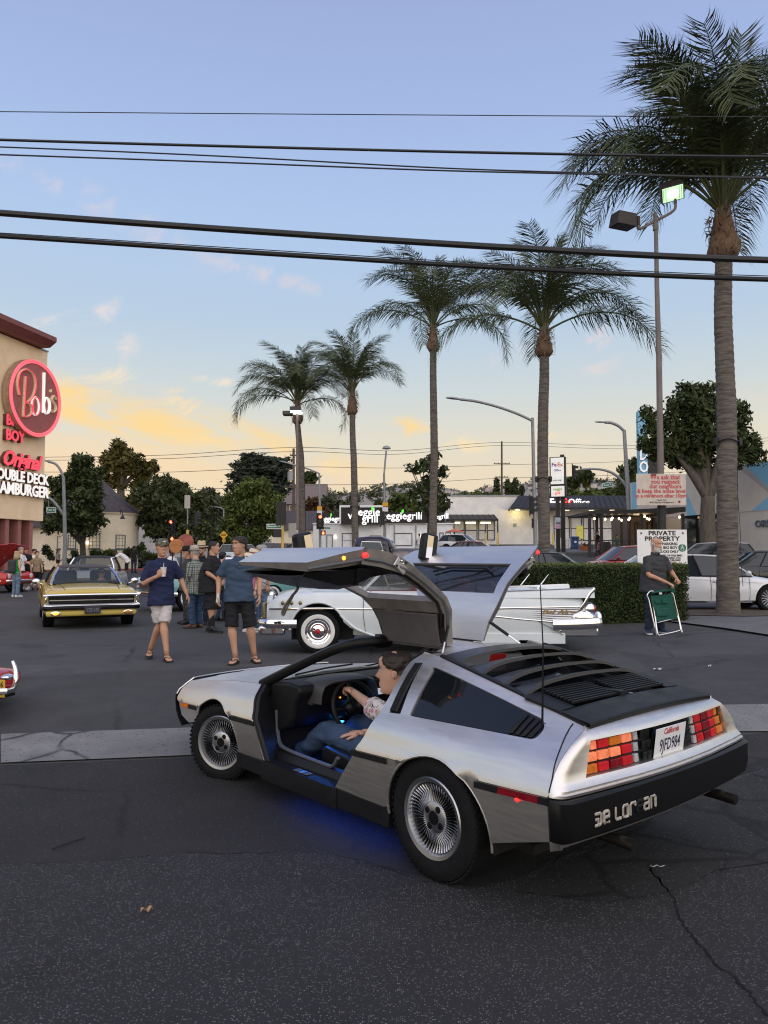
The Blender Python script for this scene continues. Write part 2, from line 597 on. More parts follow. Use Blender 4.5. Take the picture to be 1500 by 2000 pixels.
# ================================================================ ground
def asphalt(name,base,speck,sscale,amt,blotch=.25,bump=.5,crack=0.0,cscale=.35,rough=.82,warm=None,gate=.47):
 m=bpy.data.materials.new(name)
 m.use_nodes=True
 N,L=m.node_tree.nodes,m.node_tree.links
 b=N['Principled BSDF']
 b.inputs['Roughness'].default_value=rough
 b.inputs['Specular IOR Level'].default_value=.35
 tc=N.new('ShaderNodeTexCoord')
 P=tc.outputs['Object']
 def noise_(sc,det=4,ro=.6):
  n=N.new('ShaderNodeTexNoise')
  n.inputs['Scale'].default_value=sc
  n.inputs['Detail'].default_value=det
  n.inputs['Roughness'].default_value=ro
  L.new(P,n.inputs['Vector'])
  return n.outputs['Fac']
 def mr(x,a,c,d=0,e=1):
  n=N.new('ShaderNodeMapRange')
  L.new(x,n.inputs[0])
  for i,q in enumerate((a,c,d,e)):
   n.inputs[i+1].default_value=q
  return n.outputs[0]
 def mix(f,a,c,mode='MIX'):
  n=N.new('ShaderNodeMix')
  n.data_type='RGBA'
  n.blend_type=mode
  if isinstance(f,float):
   n.inputs[0].default_value=f
  else:
   L.new(f,n.inputs[0])
  for i,q in((6,a),(7,c)):
   if isinstance(q,tuple):
    n.inputs[i].default_value=(*q,1)
   else:
    L.new(q,n.inputs[i])
  return n.outputs[2]
 big=mr(noise_(.35,5),.3,.7)
 mid=mr(noise_(2.3,6,.7),.3,.7)
 w2=warm or tuple(c*(1+blotch)for c in base)
 c=mix(big,tuple(x*(1-blotch)for x in base),w2)
 c=mix(mid,c,tuple(x*.70 for x in base))
 st_=mr(noise_(1.1,3,.5),.60,.72)
 c=mix(st_,c,tuple(x*.55 for x in base))
 vo=N.new('ShaderNodeTexVoronoi')
 vo.inputs['Scale'].default_value=sscale
 L.new(P,vo.inputs['Vector'])
 sp=N.new('ShaderNodeSeparateColor')
 L.new(vo.outputs['Color'],sp.inputs[0])
 pick=mr(sp.outputs[0],1-amt,1-amt*.4)
 dot=mr(vo.outputs['Distance'],.42,.30)
 mu=N.new('ShaderNodeMath')
 mu.operation='MULTIPLY'
 L.new(pick,mu.inputs[0])
 L.new(dot,mu.inputs[1])
 pale=mix(sp.outputs[1],tuple(x*.55 for x in speck),speck)
 c=mix(mu.outputs[0],c,pale)
 bh=mr(vo.outputs['Distance'],0,.5,1,0)
 if crack:
  v2=N.new('ShaderNodeTexVoronoi')
  v2.feature='DISTANCE_TO_EDGE'
  v2.inputs['Scale'].default_value=cscale
  dn=N.new('ShaderNodeTexNoise')
  dn.inputs['Scale'].default_value=3
  dn.inputs['Detail'].default_value=6
  L.new(P,dn.inputs['Vector'])
  ma=N.new('ShaderNodeMix')
  ma.data_type='VECTOR'
  ma.blend_type='MIX' if hasattr(ma,'blend_type')else 'MIX'
  ma.inputs[0].default_value=.16
  L.new(P,ma.inputs[4])
  L.new(dn.outputs['Color'],ma.inputs[5])
  L.new(ma.outputs[1],v2.inputs['Vector'])
  cm=mr(v2.outputs['Distance'],.0,.010*cscale/.35,1,0)
  gate=mr(noise_(.5,3),gate,gate+.09)
  mm=N.new('ShaderNodeMath')
  mm.operation='MULTIPLY'
  L.new(cm,mm.inputs[0])
  L.new(gate,mm.inputs[1])
  m3=N.new('ShaderNodeMath')
  m3.operation='MULTIPLY'
  L.new(mm.outputs[0],m3.inputs[0])
  m3.inputs[1].default_value=crack
  c=mix(m3.outputs[0],c,(.006,.006,.007))
 L.new(c,b.inputs['Base Color'])
 bp=N.new('ShaderNodeBump')
 bp.inputs['Strength'].default_value=bump
 bp.inputs['Distance'].default_value=.004
 L.new(bh,bp.inputs['Height'])
 L.new(bp.outputs[0],b.inputs['Normal'])
 return m
ASPH_ROAD=asphalt('coarse road asphalt',(.026,.0265,.0285),(.28,.275,.27),125,.34,.28,1.0,crack=.0)
ASPH_LOT=asphalt('lot asphalt',(.070,.070,.071),(.16,.16,.165),95,.12,.30,.4,crack=.8,cscale=.22)
ASPH_DARK=asphalt('dark patch asphalt',(.026,.0255,.0265),(.13,.13,.13),95,.10,.32,.4,crack=.75,cscale=.5,warm=(.038,.034,.031))
ASPH_MID=asphalt('faded asphalt',(.055,.0545,.054),(.13,.13,.13),95,.08,.2,.4,crack=.5,cscale=.3)
CONC=asphalt('gutter concrete',(.20,.198,.195),(.07,.066,.062),38,.16,.34,.3,crack=.9,cscale=.9)
WALK=asphalt('pavement concrete',(.15,.15,.152),(.10,.10,.10),40,.2,.14,.2)
SOIL=mat('dry planter soil',(.085,.068,.052),.95,var=.35,vs=9,bump=.9,bs=18)
gx=[-900,-400,-200,-120,-80]+[-60+2*i for i in range(61)]+[70,90,130,220,420,900]
gy=[-60,-20,-6]+[-2+.5*i for i in range(50)]+[24+2*i for i in range(50)]+[130,150,190,260,400,800,1600,3200]
g=MB().loft([[V((x,y,gz(x,y)))for x in gx]for y in gy])
gro=g.build('ground',ASPH_LOT,None,fix=False)
tag(gro,kind='structure')
def ground_sheet(name,poly,m,lift,step=.5):
 o=MB().sheet(poly,lambda x,y:V((x,y,gz(x,y)+lift)),step).build(name,m,None,ang=60)
 for p in o.data.polygons:
  if p.normal.z<0:
   p.flip()
 return tag(o,kind='structure')
def gxy(*uv):
 return[(gp(u,v).x,gp(u,v).y)for u,v in uv]
jag=random.Random(3)
edge=gxy((-150,1702),(0,1692),(150,1687),(250,1681),(330,1672),(480,1670),(560,1667),(640,1672),(720,1690),(830,1726),(930,1738),(1010,1720),(1180,1640),(1330,1560),(1500,1500),(1700,1450))
e2=[]
for a,b in zip(edge[:-1],edge[1:]):
 for k in range(8):
  t=k/8
  e2.append((a[0]+(b[0]-a[0])*t+jag.uniform(-.012,.012),a[1]+(b[1]-a[1])*t+jag.uniform(-.014,.014)))
ground_sheet('road',[(-9,-3),(9,-3),(9,edge[-1][1])]+e2[::-1]+[(-9,edge[0][1])],ASPH_ROAD,.008,.4)
ground_sheet('cracked_road_patch',gxy((1000,1745),(1180,1655),(1320,1575),(1420,1530),(1560,1490),(1700,1560),(1600,1650),(1500,1690),(1400,1705),(1330,1740),(1250,1760),(1180,1770)),asphalt('cracked asphalt',(.026,.0255,.026),(.17,.17,.17),85,.14,.3,.8,crack=1.0,cscale=1.8,gate=.30),.012,.25)
ground_sheet('dark_asphalt_band',gxy((-260,1500),(-260,1712))+[(p[0],p[1]+.015)for p in e2[2:-2:2]]+gxy((1640,1440),(1500,1432),(1100,1468),(700,1478),(375,1482),(0,1497)),ASPH_DARK,.004,.4)
ground_sheet('dark_lot_band',gxy((-200,1335),(300,1310),(640,1296),(1180,1268),(1300,1285),(1620,1275),(1620,1378),(1380,1380),(700,1412),(375,1424),(0,1437),(-260,1446)),ASPH_MID,.004,.5)
ga=gxy((-260,1446),(0,1437),(375,1424),(700,1412),(1050,1394),(1380,1380),(1620,1376))
gb=gxy((-260,1500),(0,1494),(375,1479),(700,1472),(1050,1456),(1420,1432),(1640,1430))
for i in range(len(ga)-1):
 a0,a1,b0,b1=V(ga[i]),V(ga[i+1]),V(gb[i]),V(gb[i+1])
 d=(a1-a0).normalized()*.006
 ground_sheet('gutter_slab',[tuple(a0+d),tuple(b0+d),tuple(b1-d),tuple(a1-d)],CONC,.014,.3)
ck=gxy((1272,1702),(1290,1728),(1318,1762),(1325,1795),(1340,1818),(1362,1850),(1392,1880),(1420,1905),(1452,1935),(1478,1965),(1520,2010))
ck=smooth_line([V((x,y,0))for x,y in ck],5)
l_,r_=[],[]
for i,p in enumerate(ck):
 w=jag.uniform(.003,.008)
 j=jag.uniform(-.012,.012)
 l_.append((p.x-w+j,p.y))
 r_.append((p.x+w+j,p.y))
ground_sheet('road_crack',l_+r_[::-1],mat('open crack',(.004,.004,.005),1,var=0),.012,.5)
for pts in(((1060,1690),(1120,1672),(1190,1660),(1262,1690),(1290,1728)),((1330,1640),(1370,1660),(1400,1690),(1408,1708)),((700,1690),(770,1705),(860,1722),(900,1735)),((1408,1660),(1420,1690),(1405,1712))):
 q=smooth_line([V((x,y,0))for x,y in gxy(*pts)],6)
 l_,r_=[],[]
 for p in q:
  w=jag.uniform(.002,.005)
  j=jag.uniform(-.014,.014)
  l_.append((p.x+j,p.y-w+j))
  r_.append((p.x+j,p.y+w+j))
 ground_sheet('road_crack',l_+r_[::-1],MATS['open crack'],.016,.5)
pv=gxy((1352,1203),(1310,1216),(1360,1222),(1420,1230),(1560,1252),(1760,1270))+[(16,16),(16,17.6)]
ground_sheet('pavement',pv+gxy((1500,1196),),WALK,.03,.4)
ground_sheet('planter_soil',gxy((1330,1204),(1352,1205),(1450,1207),(1560,1205),(1700,1205),(1650,1186),(1500,1190),(1354,1190)),SOIL,.045,.3)
for u0,u1,v in((1155,1192,1218),(1158,1204,1222)):
 a,b=gp(u0,v),gp(u1,v)
 ground_sheet('parking_line',[(a.x,a.y),(b.x,b.y),(b.x,b.y+.05),(a.x,a.y+.05)],mat('worn yellow paint',(.25,.19,.06),.8,var=.4,vs=20),.008,.2)
for y0,y1,nm,mm,h in((40.0,56.0,'street',ASPH_MID,.006),):
 ground_sheet(nm,[(-70,y0),(70,y0),(70,y1),(-70,y1)],mm,h,3)
ground_sheet('far_pavement',[(-12,56.6),(70,56.6),(70,63),(-12,63)],WALK,.09,2)
ground_sheet('far_car_park',[(-70,63),(70,63),(70,78),(-70,78)],ASPH_MID,.010,3)
k=MB()
k.loft([[V((x,y,gz(x,y)+z))for x in range(-12,71,4)]for y,z in((56.3,0),(56.3,.13),(56.6,.13),(56.6,0))])
tag(k.build('kerb',WALK,None,smooth=False),kind='structure')
k=MB()
k.loft([[V((x,y,gz(x,y)+z))for x in range(-60,-11,3)]for y,z in((57.0,0),(57.0,.14),(57.35,.14),(57.35,0))])
tag(k.build('red_kerb',mat('red kerb paint',(.28,.07,.06),.8,var=.2),None,smooth=False),kind='structure')
def scrap(name,label,u,v,size,m,rz=0):
 p=gp(u,v)
 b=MB()
 n=7
 b.loft([[V((size*(i/n-.5)*2,size*.35*s*math.sin(math.pi*(i+.6)/(n+1.2)),.014+.012*math.sin(i*1.3+s)))for i in range(n+1)]for s in(-1,0,1)])
 o=b.build(name,m,None,solid=.001)
 o.location=p+V((0,0,.01))
 o.rotation_euler=(0,0,rz)
 return tag(o,label,name.replace('_',' '))
scrap('dry_leaf','small curled tan leaf lying alone on the coarse road',286,1789,.028,mat('dry leaf',(.34,.22,.12),.8,var=.3,vs=40),.4)
scrap('paper_scrap','larger white paper scrap on the dark lot behind the louvred rear deck',1285,1310,.06,mat('paper scrap',(.5,.5,.5),.8,var=.1),.1)
scrap('paper_scrap','smaller white paper scrap right of the larger scrap on the lot',1386,1304,.04,MATS['paper scrap'],.7)
tw=MB().tube(smooth_line([gp(102,1663)+V((0,0,.012)),gp(130,1652)+V((0,0,.014)),gp(166,1642)+V((0,0,.012))],4),.0045,5).build('twig',mat('dark twig',(.02,.018,.016),.9,var=.1),None)
tag(tw,'thin dark twig lying on the dark asphalt at left','twig')
st=MB().tube(smooth_line([gp(u,v)+V((0,0,.02))for u,v in((1270,1699),(1276,1702),(1283,1698),(1290,1701),(1298,1699))],5),.0022,5).build('string',MATS['paper scrap'],None)
tag(st,'short white string curled on the cracked road by the exhaust','string')
# ================================================================ hills
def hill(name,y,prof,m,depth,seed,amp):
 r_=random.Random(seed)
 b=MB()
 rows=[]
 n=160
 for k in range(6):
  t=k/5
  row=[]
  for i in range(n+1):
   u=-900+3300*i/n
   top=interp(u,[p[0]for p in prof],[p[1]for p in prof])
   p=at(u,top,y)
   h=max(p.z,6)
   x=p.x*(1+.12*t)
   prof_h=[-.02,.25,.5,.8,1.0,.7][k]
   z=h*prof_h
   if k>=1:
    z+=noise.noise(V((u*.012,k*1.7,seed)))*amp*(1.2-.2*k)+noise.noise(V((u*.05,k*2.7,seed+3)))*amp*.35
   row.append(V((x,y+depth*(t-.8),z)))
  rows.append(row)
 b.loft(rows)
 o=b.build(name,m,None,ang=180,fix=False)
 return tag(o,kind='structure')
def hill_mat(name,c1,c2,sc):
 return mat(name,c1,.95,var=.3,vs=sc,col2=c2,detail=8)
hill('hills',1900,[(-900,985),(300,985),(500,975),(640,962),(700,962),(770,950),(810,946),(840,950),(880,958),(910,966),(950,952),(1000,945),(1060,938),(1130,938),(1180,940),(1300,955),(2400,960)],hill_mat('haze-paled slope',(.16,.15,.13),(.34,.30,.27),.012),700,5,14)  # slope colour paled to stand in for haze over the distance
# ================================================================ buildings
def stucco(name,col,var=.10,bump=.25):
 return mat(name,col,.9,var=var,vs=1.3,bump=bump,bs=60,detail=8)
STUCCO_TAN=stucco('tan stucco',(.92,.70,.46))
CREAM=stucco('cream stucco',(.76,.67,.50))
WHITEW=stucco('white painted brick',(.78,.75,.71))
WHITE2=stucco('white stucco',(.80,.80,.80))
BROWNR=mat('oxblood paint',(.22,.075,.070),.6,var=.12,vs=3)
BROWNR2=mat('dark oxblood paint',(.11,.035,.036),.6,var=.15,vs=3)
FIN=mat('faded red fin',(.34,.14,.125),.65,var=.1)
CHOC=mat('dark brown fascia',(.020,.015,.013),.6,var=.1)
ROOFD=mat('dark standing seam',(.020,.020,.022),.5,var=.15,vs=2)
SHING=mat('brown shingle',(.062,.052,.058),.9,var=.3,vs=4,bump=.4,bs=14)
PINKN=mat('pink neon',(.8,.12,.16),.4,var=0,emit=(1,.16,.20),es=.80)
PINKD=mat('pink neon letter',(.75,.08,.12),.5,var=.1,emit=(1,.09,.13),es=.55)
WHITN=mat('white neon letter',(.75,.75,.72),.4,var=.15,vs=30,emit=(.95,.92,.88),es=.55)
CREAMN=mat('dim cream letter',(.62,.50,.30),.5,var=.15,emit=(1,.8,.5),es=.12)  # cream letters given a faint glow of their own
LWHITE=mat('lit white letters',(.85,.85,.85),.5,var=0,emit=(1,1,1),es=.9)
LRED=mat('lit red letters',(.8,.05,.04),.5,var=0,emit=(1,.05,.03),es=.8)
LEAFG=mat('lit green leaf',(.10,.65,.05),.5,var=0,emit=(.12,.85,.06),es=.7)
BLACKM=mat('black metal',(.012,.012,.013),.5,var=.1)
STGLASS=mat('storefront glass',(.012,.016,.018),.05,var=0,spec=.6)
GALV=mat('galvanised steel',(.26,.27,.28),.5,.4,var=.15,vs=4)
POLEP=mat('taupe pole paint',(.17,.14,.13),.55,var=.15,vs=3)
WARMWIN=mat('warm lit interior',(.5,.3,.15),.6,var=.5,vs=2.2,emit=(1,.55,.20),es=.55)
PALEWIN=mat('pale lit interior',(.45,.48,.42),.6,var=.35,vs=1.2,emit=(.85,.88,.72),es=.42)
TUBEL=mat('fluorescent light',(.9,.85,.7),.5,var=0,emit=(1,.86,.55),es=2.2)
BULB=mat('string bulb',(.9,.7,.4),.5,var=0,emit=(1,.75,.42),es=6)
WARMLAMP=mat('warm wall lamp',(.9,.8,.6),.5,var=0,emit=(1,.8,.5),es=5)
def frame3(o,ex,ez=V((0,0,1))):
 """matrix that puts the XZ lettering plane (facing -Y) on a wall: ex = reading direction"""
 ex=V(ex).normalized()
 ey=V(ez).cross(ex).normalized()
 M=Matrix((ex,ey,V(ez))).transposed().to_4x4()
 M.translation=V(o)
 return M
def letters(s,name,size,M,m,parent,ext=.02,bold=0,align='CENTER',xs=1,shear=0,space=1,each=False):
 me=text_mesh(s,size,ext,bold,align,xs,shear,space)
 me.transform(M)
 return link(name,me,m,parent)
def wall_window(parent,M,w,h,cols,rows,frame_m,glass_m,depth=.12,fw=.05,sill=True,bar=.02):
 """window standing in the XZ plane of M: recessed pane, frame, glazing bars"""
 f=MB()
 for x0,x1,z0,z1 in((-w/2,-w/2+fw,0,h),(w/2-fw,w/2,0,h),(-w/2+fw,w/2-fw,0,fw),(-w/2+fw,w/2-fw,h-fw,h)):
  f.bx(x0,x1,-.03,depth,z0,z1)
 for c in range(1,cols):
  x=-w/2+w*c/cols
  f.bx(x-bar/2,x+bar/2,-.015,.03,fw,h-fw)
 for r_ in range(1,rows):
  z=h*r_/rows
  f.bx(-w/2+fw,w/2-fw,-.012,.028,z-bar/2,z+bar/2)
 wi=f.xf(M).build('window',frame_m,parent,smooth=False)
 MB().bx(-w/2+fw,w/2-fw,.034,.05,fw,h-fw).xf(M).build('pane',glass_m,wi,smooth=False)
 if sill:
  MB().bx(-w/2-.06,w/2+.06,-.09,0,-.07,0).xf(M).build('sill',frame_m,wi,smooth=False)
 return wi
def diner():
 e0=at(84,1018,40)
 e1=at(0,1015,36.9)
 d=V((e1.x-e0.x,e1.y-e0.y,0)).normalized()
 n=V((-d.y,d.x,0))
 if n.x<0:
  n=-n
 base=V((e0.x,e0.y,0))
 P=lambda s,z,q=0:base+d*s+n*q+V((0,0,z))
 zb,zt=e0.z,at(81,688,40).z
 rt=thing('diner_tower','tan stucco diner tower with round pink neon sign at the left edge','building')
 L=16
 m=MB().add([P(0,zb),P(L,zb),P(L,zt+.0),P(0,zt),P(0,zb,-7),P(L,zb,-7),P(L,zt,-7),P(0,zt,-7)],[(0,1,2,3),(5,4,7,6),(4,0,3,7),(1,5,6,2),(3,2,6,7),(4,5,1,0)])
 m.build('wall',STUCCO_TAN,rt,smooth=False)
 z2=zt+.05
 m=MB()
 sect=[(-.6,z2),(.55,z2),(.95,z2+.28),(.95,z2+.52),(-.6,z2+.52)]
 m.loft([[P(s,z,q)for q,z in sect]for s in(.55,L)],wrap=True,cap=True)
 m.build('cornice',BROWNR,rt,smooth=False)
 MB().add([P(-.03,zt,.05),P(.55,zt,.05),P(.55,zt+.07,.05),P(-.03,zt+.07,.05),P(-.03,zt,-7),P(.55,zt,-7),P(.55,zt+.07,-7),P(-.03,zt+.07,-7)],[(0,1,2,3),(4,0,3,7),(3,2,6,7),(5,4,7,6),(1,5,6,2),(0,4,5,1)]).build('parapet_cap',GALV,rt,smooth=False)
 g0=gz(base.x,base.y)
 MB().add([P(.6,g0-.3,-.9),P(L,g0-.3,-.9),P(L,zb+.02,-.9),P(.6,zb+.02,-.9)],[(0,1,2,3)]).build('colonnade_wall',BROWNR2,rt,smooth=False)
 for i in range(9):
  s=.62+i*.88
  m=MB()
  m.loft([[P(s,z,-.86),P(s,z,-.12),P(s+.26,z,-.12),P(s+.26,z,-.86)]for z in(g0-.3,zb)],wrap=True,cap=True)
  m.build('column',FIN,rt,smooth=False)
 c=P(1.44,at(64,780,38.7).z,.22)
 RS=1.98
 M=frame3(c,-d)
 Mz=M@Matrix.Rotation(R(90),4,'X')
 MB().lathe([(0,-.10),(RS,-.10),(RS,.22),(RS-.10,.25)],56,Mz).build('sign_drum',mat('weathered drum',(.36,.25,.17),.7,var=.25,vs=4),rt)
 MB().lathe([(RS-.02,.252),(0,.252)],56,Mz).build('sign_face',mat('sign face red',(.36,.115,.105),.6,var=.12,vs=3),rt)
 for r_,w in((RS-.06,.045),(RS-.16,.04)):
  MB().tube([Mz@V((r_*math.cos(2*math.pi*j/60),r_*math.sin(2*math.pi*j/60),.29))for j in range(60)],w,8,closed=True).build('neon_ring',PINKN,rt)
 MB().lathe([(RS-.20,.262),(RS,.262)],56,Mz).build('ring_band',mat('pink band',(.62,.14,.15),.5,var=.1,emit=(1,.18,.18),es=.15),rt)
 def st(px):
  return[V(((x-280)/195*RS,-.30,-(y-590)/310*RS))for x,y in px]
 def ellp(cx,cy,rx,ry,n=18):
  return[(cx+rx*math.sin(2*math.pi*j/n),cy-ry*math.cos(2*math.pi*j/n))for j in range(n+1)]
 strokes=[('B',smooth_line(st([(150,605),(135,520),(150,430),(200,385),(250,410),(265,490),(245,590),(203,650)])),CREAMN),('B',st([(190,445),(186,600),(182,760)]),CREAMN),('B',smooth_line(st([(190,640),(235,660),(240,720),(215,755),(182,762)])),CREAMN),('o',st(ellp(272,655,28,72)),WHITN),('b',st([(328,362),(330,690)]),WHITN),('b',st(ellp(355,625,24,66)),WHITN),("'",st([(384,482),(380,506)]),CREAMN),('s',smooth_line(st([(430,548),(410,525),(394,560),(424,600),(426,640),(405,665),(388,648)])),CREAMN)]
 for ch,pts,mm in strokes:
  MB().tube([M@(p+V((0,.02,0)))for p in pts],[(.135,.03)]*len(pts),8,up=M.to_3x3()@V((1,0,.2))).build('letter_edge',PINKD if ch in 'Bo' else mm,rt)
  MB().tube([M@p for p in pts],[(.075,.05)]*len(pts),8,up=M.to_3x3()@V((1,0,.2))).build('sign_letter',mm,rt)
 def wl(s,px,py,size,m,ext=.10,bold=.02,xs=1.0,shear=0,sp=1.0):
  q=39.2
  ss=(84-px)/26.8
  z=at(px,py,40-ss*.97).z
  Mq=frame3(P(ss,z,.16),-d)
  for k,mm,e,dy in((0,BROWNR2,ext,.04),(1,m,.02,-.08)):
   o=letters(s,'wall_letters',size,Mq@Matrix.Translation((0,dy,0)),mm,rt,e,bold,'RIGHT',xs,shear,sp)
 wl('BIG',25,827,.74,PINKD,xs=.9)
 wl('BOY',33,857,.74,PINKD,xs=.9)
 wl('Original',66,907,1.05,PINKD,xs=.92,shear=.35,bold=.03,sp=.9)
 wl('DOUBLE DECK',85,940,.74,WHITN,xs=.86,bold=.025)
 wl('HAMBURGER',85,964,.80,WHITN,xs=.86,bold=.025)
 return rt
diner()
def roundhouse():
 c=gu(196,62)
 g0=c.z-.8
 rt=thing('round_house','cream round corner building under a brown cone roof','building')
 ze=at(266,1004,62).z
 Rr=71/FPX*62
 MB().lathe([(Rr,g0),(Rr,ze),(0,ze)],48,Matrix.Translation((c.x,c.y,0))).build('wall',CREAM,rt)
 MB().lathe([(Rr+.12,ze-.10),(Rr+.12,ze+.06),(Rr,ze+.06)],48,Matrix.Translation((c.x,c.y,0))).build('eave_trim',CREAM,rt)
 MB().lathe([(Rr+.22,ze+.05),(Rr*.5,ze+1.45),(.02,ze+2.9)],48,Matrix.Translation((c.x,c.y,0))).build('roof',SHING,rt)
 blue=mat('blue grey window frame',(.07,.10,.14),.6,var=.1)
 for u,wd in((167,.62),(211,.85),(251,.85)):
  x=at(u,1060,62).x-c.x
  a=math.asin(max(-1,min(1,x/Rr)))
  o=V((c.x+Rr*math.sin(a)*1.0,c.y-Rr*math.cos(a),at(u,1072,60).z))
  wall_window(rt,frame3(o,V((math.cos(a),math.sin(a),0))),.85,1.12,3,4,blue,STGLASS)
 MB().ell(at(171,1060,58.8),(.12,.12,.12),8,6).build('wall_lamp',WARMLAMP,rt)
 q=at(236,1006,58.9)
 MB().tube(smooth_line([q+V((-.1,.2,.1)),q+V((-.05,0,.35)),q+V((.15,-.1,.35)),q+V((.18,-.1,.0))],4),.03,6).build('gooseneck_lamp',BLACKM,rt)
 MB().lathe([(.22,-.30),(.10,-.12),(.05,.0)],12,Matrix.Translation(q+V((.18,-.1,0)))).build('lamp_shade',BLACKM,rt)
 x0,x1=at(40,1050,61).x,c.x-.8
 zt=at(100,1030,61).z
 MB().bx(x0,x1,60.5,66,g0,zt).build('wing_wall',CREAM,rt,smooth=False)
 MB().add([V((x0-.4,60,zt)),V((x1+.5,60,zt)),V((x1+.5,63.2,zt+2.6)),V((x0-.4,63.2,zt+2.6)),V((x0-.4,66.5,zt)),V((x1+.5,66.5,zt))],[(0,1,2,3),(3,2,5,4),(0,3,4),(1,5,2)]).build('wing_roof',SHING,rt,smooth=False)
 for u in(120,145):
  wall_window(rt,frame3(V((at(u,1060,60.5).x,60.5,at(u,1072,60).z)),V((1,0,0))),.7,1.0,2,2,blue,STGLASS)
roundhouse()
def veggie():
 Y=72.0
 rt=thing('corner_restaurant','white single storey restaurant with brown sign band of lit letters','building')
 X=lambda u,y=Y:at(u,1000,y).x
 Z=lambda v,y=Y:at(750,v,y).z
 g0=gz(X(614),Y)-.6
 MB().bx(X(612),X(885),Y,Y+12,g0,Z(1024)).build('wall',WHITE2,rt,smooth=False)
 MB().bx(X(611),X(886),Y-.12,Y+12.1,Z(1024),Z(1021.5)).build('parapet',WHITE2,rt,smooth=False)
 MB().bx(X(628),X(666.5),Y+.3,Y+6,Z(1021),Z(1001)).build('sign_band',CHOC,rt,smooth=False)
 MB().bx(X(667),X(747.5),Y-.8,Y+5,Z(1024),Z(992)).build('sign_box',CHOC,rt,smooth=False)
 MB().bx(X(664),X(748),Y-.9,Y+5,Z(992),Z(988)).build('sign_box_cap',WHITE2,rt,smooth=False)
 MB().bx(X(664),X(667),Y-.9,Y+5,Z(1024),Z(992)).build('sign_box_side',WHITE2,rt,smooth=False)
 MB().bx(X(748),X(833),Y-.3,Y+5,Z(1021.5),Z(1000)).build('sign_band',CHOC,rt,smooth=False)
 MB().bx(X(833.5),X(869),Y-.1,Y+5,Z(1021.5),Z(996)).build('sign_band',CHOC,rt,smooth=False)
 def L(s,u,v,size,y,xs=1):
  letters(s,'sign_letters',size,frame3(V((X(u,y),y,Z(v,y))),V((1,0,0))),LWHITE,rt,.04,.012,'CENTER',xs)
 def leaf(u,v,y,s):
  p=V((X(u,y),y-.06,Z(v,y)))
  MB().prism([(0,-.5),(.28,-.2),(.34,.25),(.2,.6),(-.1,.45),(-.25,.1),(-.15,-.3)],-.03,.03,lambda a,b,q:p+V((a*s,q,b*s))).build('leaf_emblem',LEAFG,rt,smooth=False)
 L('veggie',716,1000.5,1.05,Y-.86)
 L('grill',723,1013.5,1.05,Y-.86)
 L('v',684,1007,1.0,Y-.86)
 leaf(727,994.5,Y-.86,.42)
 L('veggiegrill',785,1008,.98,Y-.36)
 leaf(786,999.5,Y-.36,.40)
 L('veggiegrill',647,1013.5,.66,Y+.25,.95)
 leaf(646.5,1006,Y+.25,.28)
 L('veggiegrill',850,1008.5,.68,Y-.15,.95)
 for u0,u1,v0,v1,mm,c,r_ in((770,805,1041,1066,WARMWIN,1,1),(722,745,1046,1066,STGLASS,2,1),(668,700,1041,1070,STGLASS,2,2),(638,650,1044,1074,STGLASS,1,1),(858,866,1040,1070,WARMWIN,1,1),(870,880,1040,1066,WARMWIN,1,1)):
  w,h=X(u1)-X(u0),Z(v0)-Z(v1)
  wall_window(rt,frame3(V((X((u0+u1)/2),Y-.02,Z(v1))),V((1,0,0))),w,h,c,r_,BLACKM,mm,.1,.06,False)
 for u in(655,821,872,822):
  MB().bx(X(u)-.05,X(u)+.05,Y-.12,Y-.01,Z(1052),Z(1046)).build('wall_lamp',WARMLAMP,rt,smooth=False)
 for u in(690,760,835):
  MB().bx(X(u),X(u)+1.2,Y+2,Y+3.2,Z(1021),Z(1021)+.7).build('roof_unit',GALV,rt,smooth=False)
 for u in(770,812):
  MB().tube([V((X(u),Y-.07,g0)),V((X(u),Y-.07,Z(1026)))],.05,6).build('downpipe',GALV,rt)
veggie()
